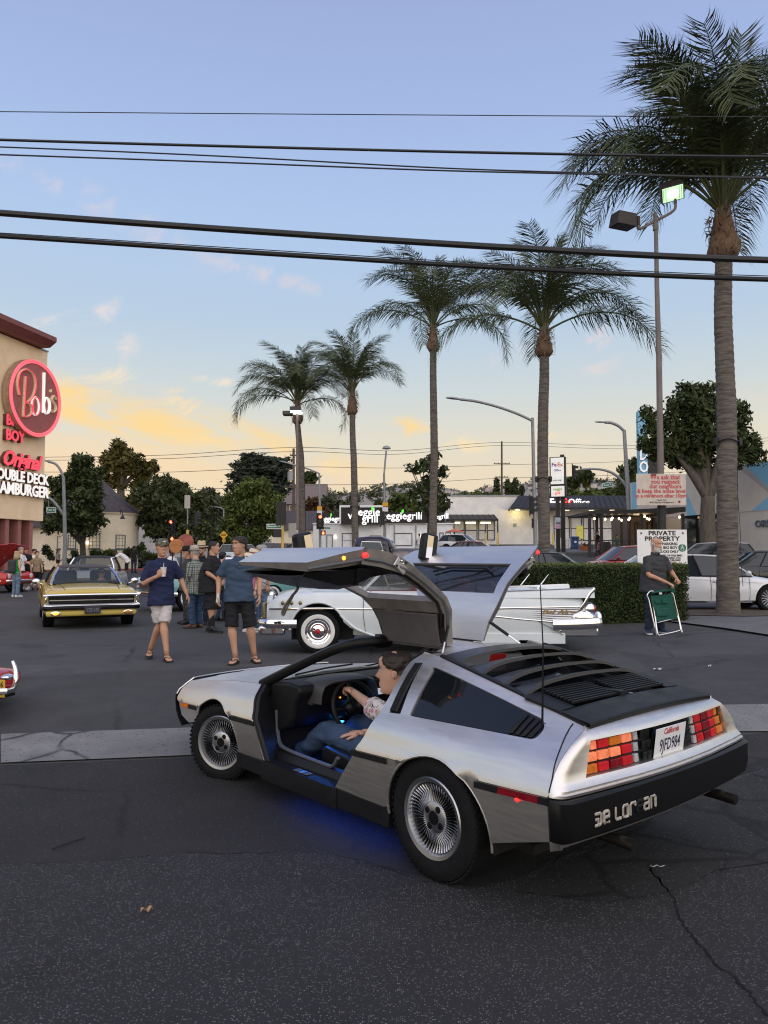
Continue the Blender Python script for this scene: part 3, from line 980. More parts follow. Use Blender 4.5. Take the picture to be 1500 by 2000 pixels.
def copyshop():
 Y=78.0
 rt=thing('long_shop','long white brick shop with dark seamed mansard and lit sign letters','building')
 X=lambda u,y=Y:at(u,1000,y).x
 Z=lambda v,y=Y:at(1000,v,y).z
 g0=gz(X(900),Y)-1.2
 zt=Z(969)
 m=MB().bx(X(868),X(1240),Y,Y+16,g0,zt)
 m.build('wall',WHITEW,rt,smooth=False)
 for i in range(12):
  z=g0+1+i*.6
 MB().bx(X(867),X(1014),Y-.1,Y+16,zt,zt+.12).build('parapet_cap',GALV,rt,smooth=False)
 def awn(u0,u1,v0,v1,out,slope_l):
  zt_,zb_=Z(v0),Z(v1)
  a=[V((X(u0+slope_l),Y-.02,zt_)),V((X(u1),Y-.02,zt_)),V((X(u1+(3 if slope_l else 3)),Y-out,zb_)),V((X(u0),Y-out,zb_))]
  m=MB().add(a+[p+V((0,0,-.16))for p in a[2:]]+[V((X(u1+3),Y-.02,zb_-.16)),V((X(u0),Y-.02,zb_-.16))],[(0,1,2,3),(3,2,4,5),(5,4,6,7),(0,3,5,7),(1,6,4,2)])
  aw=m.build('mansard' if slope_l else 'awning',ROOFD,rt,smooth=False)
  n=int((X(u1)-X(u0))/.55)
  for i in range(n+1):
   t=i/n
   p,q=a[0].lerp(a[1],t),a[3].lerp(a[2],t)
   MB().tube([p+V((0,-.02,.03)),q+V((0,-.02,.03))],.03,4).build('seam_rib',ROOFD,aw)
 awn(870,964,1005,1015.5,1.6,0)
 awn(991,1236,968,994,2.2,23)
 for u in(967.5,):
  MB().bx(X(u)-.06,X(u)+.06,Y-1.6,Y-1.48,g0,Z(1015)).build('awning_post',BLACKM,rt,smooth=False)
 for u0,u1 in((870,884),(886,907),(908,932),(934,949),(951,966)):
  w=X(u1)-X(u0)
  wall_window(rt,frame3(V((X((u0+u1)/2),Y-.03,Z(1055))),V((1,0,0))),w,Z(1017)-Z(1055),1,2,BLACKM,PALEWIN,.1,.07,False,.07)
 for u0,u1 in((887,897),(908,927),(937,956)):
  MB().bx(X(u0),X(u1),Y-.75,Y-.6,Z(1023.5),Z(1020)).build('ceiling_light',TUBEL,rt,smooth=False)
 yl=Y-1.3
 pos=[('Fed',1087,LWHITE),('Ex',1107.5,LRED),('Office',1131,LWHITE)]
 for s,u,mm in pos:
  letters(s,'sign_letters',1.02 if s!='Office' else .98,frame3(V((X(u,yl),yl,Z(981.5,yl))),V((1,0,0))),mm,rt,.05,.03 if s!='Office' else .008,'CENTER',.93)
 for u0,u1,mm in((1081,1092,WARMWIN),(1094,1112,STGLASS),(1114,1136,PALEWIN),(1138,1160,PALEWIN),(1162,1200,PALEWIN)):
  w=X(u1)-X(u0)
  wall_window(rt,frame3(V((X((u0+u1)/2),Y-.03,Z(1056))),V((1,0,0))),w,Z(1008)-Z(1056),1,2,BLACKM,mm,.1,.07,False,.06)
 MB().bx(X(1125),X(1138),Y-.12,Y-.06,Z(1052),Z(1027)).build('yellow_poster',mat('yellow poster',(.62,.56,.10),.6,var=.2,vs=4,emit=(.8,.72,.15),es=.2),rt,smooth=False)
 MB().bx(X(1081),X(1160),Y-2.0,Y-.05,Z(997.5),Z(996.5)).build('soffit',WHITEW,rt,smooth=False)
 for u in(1008,1103,1150,1190):
  MB().bx(X(u)-.2,X(u)+.2,Y-1.1,Y-.8,Z(998.2),Z(997.3)).build('soffit_lamp',TUBEL,rt,smooth=False)
 l=bpy.data.lights.new('soffit_light','POINT')
 l.energy=55
 l.color=(1,.8,.35)
 l.shadow_soft_size=.2
 o=bpy.data.objects.new('soffit_light',l)
 COL.objects.link(o)
 o.parent=rt
 o.location=(X(1007),Y-1.0,Z(1001))
 for u in(1005,1041):
  MB().bx(X(u)-.18,X(u)+.18,Y-.06,Y-.01,Z(1028),Z(1022)).build('wall_notice',mat('grey notice',(.3,.3,.32),.6,var=.2),rt,smooth=False)
 return rt
copyshop()
def bld_box(name,label,u0,u1,v0,y,dy,m,cat='building',roof=None):
 rt=thing(name,label,cat)
 a,b=at(u0,v0,y),at(u1,v0,y)
 g0=min(gz(a.x,y),gz(b.x,y))-.5
 MB().bx(a.x,b.x,y,y+dy,g0,a.z).build('wall',m,rt,smooth=False)
 if roof:
  h,mm=roof
  xm0,xm1=a.x-.3,b.x+.3
  MB().add([V((xm0,y-.4,a.z)),V((xm1,y-.4,a.z)),V((xm1,y+dy/2,a.z+h)),V((xm0,y+dy/2,a.z+h)),V((xm0,y+dy+.4,a.z)),V((xm1,y+dy+.4,a.z))],[(0,1,2,3),(3,2,5,4),(0,3,4),(1,5,2),(0,4,5,1)]).build('roof',mm,rt,smooth=False)
 return rt,a,b
rt,a,b=bld_box('beige_house','low beige house with grey pitched roof left of the white restaurant',505,622,1035,92,9,CREAM,roof=(2.6,SHING))
for u in(520,545,600):
 wall_window(rt,frame3(V((at(u,1060,92).x,92,at(u,1062,92).z)),V((1,0,0))),1.0,1.2,2,2,WHITE2,STGLASS)
rt,a,b=bld_box('hillside_house','brown roofed two storey house above the beige house',560,632,985,130,10,mat('brown siding',(.17,.12,.10),.8,var=.2),roof=(4,mat('grey brown shingle',(.16,.13,.125),.9,var=.2)))
for u in(572,588,610):
 wall_window(rt,frame3(V((at(u,1000,130).x,130,at(u,1005,130).z)),V((1,0,0))),1.2,1.6,2,2,WHITE2,STGLASS)
def patio():
 y0,y1=52.0,57.5
 rt=thing('patio_shelter','black framed patio shelter hung with string lights','shelter')
 X=lambda u,y=y0:at(u,1000,y).x
 Z=lambda v,y=y0:at(1200,v,y).z
 g0=gz(X(1240),y0)-.4
 b=MB().add([V((X(1147),y0-.3,Z(1005))),V((X(1336),y0-.3,Z(1000))),V((X(1336),y0-.3,Z(990.5))),V((X(1147),y0-.3,Z(999.5)))]+[V((X(1147),y1,Z(1005))),V((X(1336),y1,Z(1000))),V((X(1336),y1,Z(990.5))),V((X(1147),y1,Z(999.5)))],[(0,1,2,3),(5,4,7,6),(3,2,6,7),(0,4,5,1),(0,3,7,4),(1,5,6,2)])
 b.build('roof',BLACKM,rt,smooth=False)
 for u,y in((1151,y0),(1174,y0),(1213,y1),(1252,y0),(1276,y1),(1333,y0),(1165,y1),(1228,y1)):
  MB().bx(X(u,y)-.09,X(u,y)+.09,y-.09,y+.09,g0,Z(1003)).build('post',BLACKM,rt,smooth=False)
 for z in(1056,1064,1072,1080):
  MB().bx(X(1152),X(1250),y0-.02,y0+.02,Z(z)-.02,Z(z)+.02).build('rail',BLACKM,rt,smooth=False)
 for i in range(12):
  u=1156+i*7.8
  MB().bx(X(u)-.012,X(u)+.012,y0-.012,y0+.012,Z(1082),Z(1056)).build('baluster',BLACKM,rt,smooth=False)
 MB().bx(X(1232,y1),X(1345,y1),y1+.2,y1+5,g0,Z(998,y1)).build('cafe_wall',mat('brown cafe wall',(.16,.115,.085),.8,var=.2),rt,smooth=False)
 for u0,u1,mm in((1264,1284,mat('amber timber door',(.42,.20,.05),.5,var=.3,emit=(1,.5,.12),es=.18)),(1299,1316,STGLASS),(1240,1252,WARMWIN),(1320,1328,STGLASS)):
  wall_window(rt,frame3(V((X((u0+u1)/2,y1),y1+.18,Z(1062,y1))),V((1,0,0))),X(u1,y1)-X(u0,y1),Z(1020,y1)-Z(1062,y1),2,1,BLACKM,mm,.1,.08,False,.06)
 spots=[(1161,1013),(1182,1014),(1194,1015),(1209,1013),(1214,1016),(1230,1012),(1228,1015),(1259,1009),(1264,1013),(1268,1014),(1327,1010),(1196,1012)]
 for i in range(len(spots)-1):
  if abs(spots[i][0]-spots[i+1][0])<45:
   MB().tube([at(spots[i][0],spots[i][1]-3,y0+2),at(spots[i+1][0],spots[i+1][1]-3,y0+2)],.012,4).build('light_cord',BLACKM,rt)
 for u,v in spots:
  MB().ell(at(u,v,y0+2),(.075,.075,.09),8,6).build('string_bulb',BULB,rt)
 MB().bx(X(1180),X(1196),y0+.5,y0+1.3,g0,Z(1058)).build('counter',BLACKM,rt,smooth=False)
 l=bpy.data.lights.new('string_light_glow','POINT')
 l.energy=60
 l.color=(1,.72,.4)
 l.shadow_soft_size=.5
 o=bpy.data.objects.new('string_light_glow',l)
 COL.objects.link(o)
 o.parent=rt
 o.location=at(1250,1014,y0+3)
patio()
def mural():
 rt=thing('mural_building','cream building painted with pale blue and grey triangles at right','building')
 A,B=at(1232,1005,61),at(1560,1005,45)
 d=V((B.x-A.x,B.y-A.y,0)).normalized()
 n=V((d.y,-d.x,0))
 if n.y>0:
  n=-n
 L=(V((B.x,B.y,0))-V((A.x,A.y,0))).length
 zt=at(1490,906,48.5).z
 g0=min(gz(A.x,A.y),gz(B.x,B.y))-1
 P=lambda s,z,q=0:V((A.x,A.y,z))+d*s+n*q
 MB().loft([[P(s,g0,q),P(s,zt,q)]for s,q in((0,0),(L,0),(L,-12),(0,-12))],wrap=False).add([P(0,g0),P(0,zt),P(0,zt,-12),P(0,g0,-12)],[(0,1,2,3)]).build('wall',mat('mural cream',(.55,.51,.46),.85,var=.06,vs=1),rt,smooth=False)
 MB().add([P(0,zt),P(L,zt),P(L,zt,-12),P(0,zt,-12)],[(0,1,2,3)]).build('roof',GALV,rt,smooth=False)
 def sz(u,v):
  dr=ray(u,v)
  o=V((0,0,CAMZ))-V((A.x,A.y,0))
  t=-(o.dot(n))/dr.dot(n)
  p=V((0,0,CAMZ))+dr*t
  return(p-V((A.x,A.y,0))).dot(d),p.z
 blue=mat('pale blue mural paint',(.22,.46,.64),.85,var=.06,vs=1)
 grey=mat('warm grey mural paint',(.40,.37,.35),.85,var=.06,vs=1)
 zl=sz(1400,1004)[1]
 tl=zt-.02
 s=lambda u:sz(u,960)[0]
 polys=[([(s(1232),zl),(s(1264),zl),(s(1242),zt-2.2),(s(1262),tl),(s(1234),tl)],blue,.006),([(s(1340),zl),(s(1360),zl),(s(1340),sz(1340,960)[1])],blue,.006),([(s(1440),tl),(s(1466),tl),(s(1500),sz(1500,935)[1]),(s(1560),tl),(s(1570),tl),(s(1500),sz(1500,962)[1])],grey,.005),([(s(1455),tl),(s(1590),tl),(s(1540),sz(1540,950)[1]),(s(1508),sz(1508,960)[1])],blue,.008),([(s(1466),zl),(s(1508),sz(1508,963)[1]),(s(1580),zl)],blue,.008)]
 for pl,mm,q in polys:
  MB().prism(pl,.0,q,lambda a,b,k:P(a,b,k)).build('painted_shape',mm,rt,smooth=False)
 MB().add([P(0,zl-.03,.02),P(L,zl-.03,.02),P(L,zl+.03,.02),P(0,zl+.03,.02)],[(0,1,2,3)]).build('wall_joint',grey,rt,smooth=False)
 s0,z0=sz(1476,1024)
 letters('ORDER','wall_letters',.62,frame3(P(s0,z0,.06),d),mat('blue grey letters',(.12,.14,.18),.5,var=0),rt,.05,.01,'LEFT',1.1)
 s1,z1=sz(1335,1008)
 s2,z2=sz(1432,1085)
 MB().add([P(s1,g0,.05),P(s2,g0,.05),P(s2,z1,.05),P(s1,z1,.05)],[(0,1,2,3)]).build('window',STGLASS,rt,smooth=False)
 sg=thing('blade_sign','tall pale blue blade sign with white letters rising behind the round tree','sign')
 y=60.5
 x0,x1=at(1248,900,y).x,at(1265,900,y).x
 zb_,zt_=at(1250,990,y).z,at(1250,806,y).z
 xm=(x0+x1)/2
 out=[(x0,zb_),(x1,zb_),(x1,zt_)]+[(xm+(x1-x0)/2*math.cos(R(a)),zt_+(x1-x0)/2*math.sin(R(a)))for a in range(20,180,20)]+[(x0,zt_)]
 MB().prism(out,y,y+.5,lambda a,b,q:V((a,q,b))).build('sign_body',blue,sg,smooth=False)
 MB().bx(x1+.02,x1+.9,y+.1,y+.5,zb_,at(1250,892,y).z).build('sign_support',BLACKM,sg,smooth=False)
 for ch,v in(('V',812),('D',889),('O',913)):
  letters(ch,'sign_letter',1.25,frame3(V((xm,y-.06,at(1250,v,y).z)),V((1,0,0))),mat('white sign letters',(.75,.75,.75),.5,var=0,emit=(1,1,1),es=.2),sg,.05,.03,'CENTER',.72)
  letters(ch,'letter_edge',1.25,frame3(V((xm,y-.02,at(1250,v,y).z)),V((1,0,0))),BLACKM,sg,.03,.10,'CENTER',.72)
mural()
# ================================================================ palms and trees
PTRUNK=mat('palm trunk bark',(.125,.108,.094),.95,var=.55,vs=2.2,bump=.8,bs=5,stretch=(1.5,1.5,9),detail=8)
PBOOT=mat('palm boot fibre',(.165,.105,.070),.95,var=.45,vs=9,bump=1.0,bs=16,stretch=(3,3,1))
PFROND=mat('palm frond',(.034,.050,.017),.6,var=.35,vs=3,col2=(.080,.100,.034))
PSTALK=mat('palm stalk',(.11,.095,.05),.6,var=.2)
BARK=mat('grey bark',(.10,.085,.07),.95,var=.3,vs=4,bump=.7,bs=12,stretch=(2,2,.6))
BARKD=mat('dark bark',(.055,.046,.038),.95,var=.3,vs=4,bump=.7,bs=12)
def frond_mesh(seed,L,droop,leaf,nl=58,lift=.5):
 """one pinnate frond: arching stalk along +X, thin drooping leaflets in two ranks"""
 r_=random.Random(seed)
 b=MB()
 pts=[]
 a=lift
 x=z=y=0
 n=14
 sway=r_.uniform(-.05,.05)
 for i in range(n+1):
  pts.append(V((x,y,z)))
  st=L/n
  x+=st*math.cos(a)
  z+=st*math.sin(a)
  y+=st*sway*(i/n)
  a-=droop/n*(.35+1.3*(i/n)**1.1)
 rad=[.030*(1-i/n)+.005 for i in range(n+1)]
 b.tube(pts,rad,5,cap=False)
 for k in range(nl):
  t=.20+.80*(k+.5)/nl
  f=t*n
  i=min(int(f),n-1)
  p=pts[i].lerp(pts[i+1],f-i)
  tg=(pts[i+1]-pts[i]).normalized()
  sd_=V((0,1,0))
  up=tg.cross(sd_)
  up=up if up.z>0 else-up
  ll=leaf*(.45+.55*math.sin(math.pi*min(1,(t-.12)/.9))**.6)*r_.uniform(.8,1.1)
  for s_ in(-1,1):
   if r_.random()<.04:
    continue
   out=(sd_*s_*(.88+r_.uniform(-.2,.1))+tg*(.42+r_.uniform(-.12,.25)+.5*max(0,t-.8)*3)+up*r_.uniform(-.35,.50)).normalized()
   d1=p+out*ll*.5+V((0,0,-.10*ll))
   d2=p+out*ll*.82+V((0,0,-.52*ll*r_.uniform(.75,1.25)))
   w=.0145*r_.uniform(.8,1.3)
   wv=tg*w
   b.add([p-wv*.6,p+wv*.6,d1-wv,d1+wv,d2],[(0,1,3,2),(2,3,4)])
 return b
FRONDS={}
def frond(kind):
 if kind not in FRONDS:
  seed,L,droop,leaf,lift={'up':(1,3.7,1.5,.80,.15),'arch':(2,4.0,2.3,.84,.22),'arch2':(3,4.2,2.7,.86,.30),'hang':(4,4.0,3.1,.86,.30),'stiff':(5,3.2,.55,.70,.05)}[kind]
  me=frond_mesh(seed,L,droop,leaf,92,lift).mesh('frond',True,180)
  me.materials.append(PFROND)
  FRONDS[kind]=me
 return FRONDS[kind]
def palm(u,y,tr,pts,label,boot_h,seed,fr,scale=1.0,extra=()):
 """pts: trunk axis as (u, v) seen at depth y, from the ground up to the boots"""
 r_=random.Random(seed)
 g=gu(u,y)
 axis=[V((at(a,b,y).x,y,at(a,b,y).z))for a,b in pts]
 axis[0].z=g.z-.1
 root=thing('palm_tree',label,'palm',(axis[0].x,axis[0].y,g.z),0,'queen palms along the kerb')
 loc=axis[0].copy()
 loc.z=g.z
 ax=smooth_line([p-loc for p in axis],14)
 n=len(ax)
 rows=[]
 for i,p in enumerate(ax):
  t=i/(n-1)
  r0=tr*(1.0+.22*math.exp(-t*22)-.22*t)
  rows.append([p+V((math.cos(2*math.pi*j/16),math.sin(2*math.pi*j/16),0))*(r0*(1+.035*noise.noise(V((j*.9,i*.8,seed)))+(.022 if i%2 else-.022)))for j in range(16)])
 MB().loft(rows,cap=True).build('trunk',PTRUNK,root,ang=180)
 top=ax[-1]
 rows=[]
 for i in range(13):
  t=i/12
  rr=tr*interp(t,[0,.06,.15,.3,.5,.7,.85,1],[.95,1.25,1.5,1.42,1.12,.98,.80,.62])
  rows.append([top+V((0,0,boot_h*(t-.04)))+V((math.cos(2*math.pi*j/18),math.sin(2*math.pi*j/18),0))*(rr*(1+.26*noise.noise(V((j*1.3,i*1.1,seed+9)))))for j in range(18)])
 MB().loft(rows,cap=True).build('boots',PBOOT,root,ang=180)
 b=MB()
 for k in range(90):
  a=r_.uniform(0,6.28)
  h=r_.uniform(0,boot_h)
  d=V((math.cos(a),math.sin(a),0))
  p=top+V((0,0,h))+d*tr*1.15
  b.tube([p,p+d*r_.uniform(.04,.14)+V((r_.uniform(-.06,.06),r_.uniform(-.06,.06),r_.uniform(-.14,.12))),p+d*r_.uniform(.05,.22)+V((0,0,r_.uniform(-.3,.14)))],[(.030,.008),(.022,.006),.002],4)
 tag(b.build('hanging_fibres',PBOOT,root),kind='stuff')
 c=top+V((0,0,boot_h*.95))
 ga=2.39996
 lst=[]
 for k in range(fr):
  t=(k+.5)/fr
  el=R(88-54*t**1.0)+r_.uniform(-.12,.12)
  kind='stiff' if t<.16 else('up' if t<.38 else('arch' if t<.66 else('arch2' if t<.86 else 'hang')))
  lst.append((k*ga+r_.uniform(-.25,.25),el,kind,r_.uniform(.86,1.08)))
 lst+=list(extra)
 for az,el,kind,sc in lst:
  o=bpy.data.objects.new('frond',frond(kind))
  COL.objects.link(o)
  o.parent=root
  o.location=c+V((math.cos(az),math.sin(az),0))*tr*.35+V((0,0,r_.uniform(-.1,.1)))
  q=Matrix.Rotation(az,3,'Z')@Matrix.Rotation(-el,3,'Y')@Matrix.Rotation(r_.uniform(-.35,.35),3,'X')
  o.rotation_euler=q.to_euler()
  o.scale=(sc*scale,)*3
 b=MB()
 for k in range(9):
  az=k*ga
  d=V((math.cos(az),math.sin(az),0))
  b.tube([c-V((0,0,boot_h*.35))+d*tr*.55,c+d*tr*.5+V((0,0,.25)),c+d*tr*.9+V((0,0,.7))],[.075,.06,.035],6)
 b.build('stalk_bases',PSTALK,root)
 return root
palm(1422,18.5,.255,[(1422,1201),(1421,1050),(1420,900),(1419,800),(1415,700),(1412,600),(1414,505)],'tallest nearest palm rising past the top right corner behind the pavement',1.30,11,27,1.24,[(R(188),R(22),'hang',1.06),(R(178),R(30),'hang',1.0),(R(196),R(35),'arch2',1.0),(R(170),R(52),'arch2',.95),(R(250),R(45),'arch2',1.0),(R(290),R(30),'hang',1.0),(R(215),R(62),'arch',1.0),(R(300),R(66),'arch',1.0),(R(150),R(60),'arch',1.0),(R(200),R(75),'up',1.05),(R(240),R(48),'hang',1.0)])
palm(1060,28,.225,[(1064,1100),(1062,1000),(1060,900),(1061,800),(1063,740),(1063,694)],'second palm from the right whose long frond reaches the floodlight pole',1.05,23,22,1.14,[(R(8),R(20),'arch',1.18),(R(184),R(14),'arch',1.1),(R(20),R(45),'arch2',1.0),(R(172),R(45),'arch2',1.0)])
palm(845,36,.20,[(843,1095),(846,1000),(848,900),(847,800),(846,740),(846,685)],'middle palm of the row rising behind the grey saloon with an open black door',1.2,31,20,1.16,[(R(176),R(22),'arch',1.05),(R(4),R(8),'arch2',1.0),(R(-12),R(28),'hang',1.0)])
palm(692,43,.205,[(694,1090),(693,1000),(691,900),(689,860),(688,808)],'slim palm in front of the brown sign box of the restaurant',1.35,43,21,1.04)
palm(590,45,.215,[(592,1090),(590,1000),(588,900),(584,860),(581,826)],'leftmost palm of the row behind a pole with two floodlights',1.25,57,22,1.10,[(R(178),R(10),'arch',1.05),(R(186),R(24),'arch2',1.0),(R(-6),R(6),'hang',1.0),(R(200),R(40),'arch2',1.0)])
def leaf_cloud(blobs,n,size,seed,shell=.55,flat=1.0,sag=0.0):
 """blobs: (centre, (rx, ry, rz)); returns verts, faces of n small kite-shaped leaves"""
 g=np.random.default_rng(seed)
 vol=np.array([r_[0]*r_[1]*r_[2]for c,r_ in blobs])**.7
 cnt=g.multinomial(n,vol/vol.sum())
 vs,fs=[],[]
 off=0
 for(c,r_),k in zip(blobs,cnt):
  if k==0:
   continue
  m=max(4,k//16)
  d=g.normal(size=(m,3))
  d/=np.linalg.norm(d,axis=1,keepdims=True)
  rad=g.random((m,1))**(1/3.0)*(1-shell)+shell*(.72+.34*g.random((m,1)))
  cl=d*rad
  idx=g.integers(0,m,k)
  p=cl[idx]*np.array(r_)+g.normal(size=(k,3))*(np.array(r_)*.10+size*.5)+np.array(c)
  a=g.normal(size=(k,3))
  a[:,2]*=flat
  a/=np.linalg.norm(a,axis=1,keepdims=True)
  b=np.cross(a,g.normal(size=(k,3)))
  b/=np.linalg.norm(b,axis=1,keepdims=True)
  s=size*(.6+.8*g.random((k,1)))
  q=np.stack([p-a*s,p+b*s*.42,p+a*s,p-b*s*.42],1)
  vs.append(q.reshape(-1,3))
  fs.append(np.arange(k*4).reshape(k,4)+off)
  off+=k*4
 return np.concatenate(vs),np.concatenate(fs)
def leaf_mesh(name,vs,fs,m):
 me=bpy.data.meshes.new(name)
 me.vertices.add(len(vs))
 me.vertices.foreach_set('co',vs.ravel())
 me.loops.add(len(fs)*4)
 me.loops.foreach_set('vertex_index',fs.ravel().astype(np.int32))
 me.polygons.add(len(fs))
 me.polygons.foreach_set('loop_start',np.arange(0,len(fs)*4,4,dtype=np.int32))
 me.update(calc_edges=True)
 me.materials.append(m)
 return me
def leafmat(name,c1,c2,vs=1.2):
 m=mat(name,c1,.62,var=.3,vs=vs,col2=c2,detail=3)
 b=m.node_tree.nodes['Principled BSDF']
 b.inputs['Specular IOR Level'].default_value=.25
 return m
LF_DK=leafmat('dark glossy foliage',(.026,.040,.015),(.066,.084,.030),.8)
LF_MID=leafmat('mid green foliage',(.040,.062,.016),(.090,.115,.028),.5)
LF_BR=leafmat('bright green foliage',(.055,.085,.018),(.12,.145,.035),.5)
LF_OL=leafmat('olive pine foliage',(.050,.050,.016),(.120,.100,.028),.4)
LF_CED=leafmat('blue grey cedar foliage',(.022,.032,.024),(.050,.062,.042),.5)
LF_RED=leafmat('russet foliage',(.075,.040,.020),(.12,.070,.03),.5)
LF_HAZE=leafmat('distant foliage',(.050,.060,.034),(.095,.105,.060),.2)  # foliage colour paled and flattened to stand in for haze
def tree(name,label,u,y,base_v,blobs,n,size,lm,bark=BARK,seed=1,trunk_r=.18,limbs=7,shell=.55,group=None,cat='tree',fork=.35,flat=1.0,lump=5):
 """blobs: (u, v, ru, rv) ellipses of the crown as they stand at depth y"""
 r_=random.Random(seed)
 g=gu(u,y)
 root=thing(name,label,cat,(g.x,g.y,g.z),0,group)
 bl=[]
 k=y/FPX
 for j,bb in enumerate(blobs):
  bu,bv,ru,rv=bb[:4]
  dy=(bb[4]if len(bb)>4 else r_.uniform(-.35,.35)*ru*k)
  p=at(bu,bv,y)
  bl.append(((p.x-g.x,dy,p.z-g.z),(ru*k,max(ru*k*.85,.4),rv*k)))
 b2=[]
 for c_,q in bl:
  b2.append((c_,tuple(v*(.62 if lump else 1)for v in q)))
  for _ in range(lump):
   t_=V((r_.gauss(0,1),r_.gauss(0,1),r_.gauss(0,1))).normalized()*r_.uniform(.55,.95)
   f_=r_.uniform(.28,.5)
   b2.append(((c_[0]+t_.x*q[0]*.85,c_[1]+t_.y*q[1]*.85,c_[2]+t_.z*q[2]*.85),(q[0]*f_,q[1]*f_,q[2]*f_)))
 vs,fs=leaf_cloud(b2,n,size,seed,shell,flat)
 o=link('crown',leaf_mesh('crown',vs,fs,lm),None,root)
 tag(o,kind='stuff')
 ctop=V(bl[0][0])
 zc=sum(b[0][2]for b in bl)/len(bl)
 if trunk_r:
  fk=V((r_.uniform(-.1,.1),0,max(.5,zc*fork)))
  MB().tube(smooth_line([V((0,0,-.2)),fk*.5+V((r_.uniform(-.08,.08),0,0)),fk],4),[trunk_r*(1.25-.04*i)for i in range(9)],9).build('trunk',bark,root,ang=180)
  for i in range(limbs):
   c,rr=bl[i%len(bl)]
   e=V(c)+V((r_.uniform(-.5,.5)*rr[0],r_.uniform(-.5,.5)*rr[1],r_.uniform(-.2,.5)*rr[2]))
   mid=fk.lerp(e,.5)+V((r_.uniform(-.15,.15)*rr[0],r_.uniform(-.1,.1)*rr[1],.12*(e-fk).length*r_.uniform(.2,1)))
   MB().tube(smooth_line([fk-V((0,0,.15)),mid,e],5),[trunk_r*(.72-.062*q)for q in range(11)],6).build('limb',bark,root,ang=180)
 return root
tree('ficus_tree','dense round dark green tree with a pale forked trunk in front of the mural building',1385,46,1085,[(1370,840,75,60),(1310,850,55,50),(1425,850,55,55),(1345,790,60,40),(1400,790,50,40),(1290,880,40,36),(1445,900,38,34),(1350,890,60,32),(1266,850,26,34),(1258,872,16,18),(1272,815,20,22),(1470,870,22,26),(1375,760,34,18)],15000,.17,LF_DK,BARK,3,.42,9,.55,fork=.5)
tree('street_tree','thin airy tree standing behind the middle palm',838,58,1085,[(835,905,26,22),(812,918,16,10),(862,925,18,14),(838,940,30,18),(822,960,26,14),(852,975,28,18),(835,990,34,16),(866,985,16,16),(848,890,12,12),(800,912,8,6)],1500,.24,LF_DK,BARKD,5,.14,12,.7,fork=.45)
tree('cedar_tree','tall spreading cedar with flat layered branches above the round green tree',512,105,1085,[(500,893,28,6),(520,905,42,6),(480,912,30,6),(545,903,22,6),(512,922,52,7),(470,930,22,6),(550,928,22,6),(505,940,56,7),(540,950,30,7),(480,952,34,7),(520,965,48,8),(558,912,14,4)],5200,.40,LF_CED,BARKD,7,.5,14,.5,fork=.75,flat=.35,lump=0)
tree('pine_tree','tall rusty olive pine rising behind the cone roof',234,82,1085,[(240,890,34,20),(215,905,26,18),(265,900,26,18),(292,912,16,14),(250,915,40,16),(205,930,22,14),(278,930,22,14),(235,872,18,8),(225,945,22,10),(262,948,16,8)],5200,.32,LF_OL,BARK,9,.42,12,.6,fork=.8)
tree('shade_tree','dark spreading tree covering the front of the round cream building',160,55,1085,[(165,905,30,18),(150,930,42,24),(180,935,26,28),(130,955,44,26),(170,970,40,28),(110,985,30,30),(150,1000,46,26),(185,1005,22,26),(100,1020,22,24),(138,1030,40,18),(175,1035,20,12),(95,940,16,14)],13000,.19,LF_DK,BARKD,13,.20,10,.6,fork=.4)
tree('shade_tree','dark green leafy tree filling the gap right of the round building',318,62,1085,[(320,950,40,22),(290,965,30,24),(350,965,34,24),(320,990,52,26),(285,1010,26,30),(360,1005,36,28),(310,1035,36,24),(345,1045,30,20),(385,985,26,26),(390,1030,22,24)],12500,.20,leafmat('crape myrtle foliage',(.036,.050,.020),(.078,.092,.036),.7),BARK,15,.16,10,.55,fork=.3)
tree('round_tree','large bright yellow green round tree in front of the cedar',490,66,1085,[(490,955,40,20),(460,975,34,26),(520,975,34,26),(490,995,56,28),(455,1015,26,26),(525,1015,32,28),(490,1040,46,22),(535,995,18,22),(505,958,28,18)],11500,.20,LF_BR,BARKD,17,.2,9,.55,fork=.35)
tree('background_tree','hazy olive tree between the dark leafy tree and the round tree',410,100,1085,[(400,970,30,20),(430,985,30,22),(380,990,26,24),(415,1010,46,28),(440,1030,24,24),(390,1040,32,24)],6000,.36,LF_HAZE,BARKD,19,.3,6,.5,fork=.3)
tree('background_tree','low dark trees showing under the crown of the round tree',452,84,1085,[(440,1050,30,22),(470,1058,34,20),(500,1060,26,18),(420,1062,24,16)],3500,.28,LF_DK,BARKD,21,.2,5,.5,fork=.3)
tree('background_tree','yellow green tree peeping out left of the cone roof pine',262,100,1085,[(262,975,22,16),(250,985,18,14),(276,990,20,18),(262,1005,26,18)],2400,.36,LF_OL,BARKD,23,.25,5,.5,fork=.3)
tree('background_tree','russet brown tree behind the leftmost palm',614,110,1085,[(612,985,16,14),(625,1000,20,16),(606,1005,14,16),(618,1020,22,16)],2200,.36,LF_RED,BARKD,25,.25,5,.5,fork=.3)
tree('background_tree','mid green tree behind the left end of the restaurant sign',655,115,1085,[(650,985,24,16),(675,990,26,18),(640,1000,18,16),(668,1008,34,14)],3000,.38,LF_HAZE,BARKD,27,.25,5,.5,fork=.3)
tree('background_tree','mid green tree behind the restaurant roof left of the middle palm',785,118,1085,[(778,978,26,16),(800,985,26,18),(765,992,18,14),(790,1005,38,14),(815,995,14,16)],3400,.38,LF_MID,BARKD,29,.25,5,.5,fork=.3)
tree('background_tree','small dark conical tree just left of the green tree behind the restaurant',738,112,1085,[(738,985,8,9),(738,996,13,9),(738,1008,16,8)],1200,.32,LF_DK,BARKD,31,.2,4,.5,fork=.3)
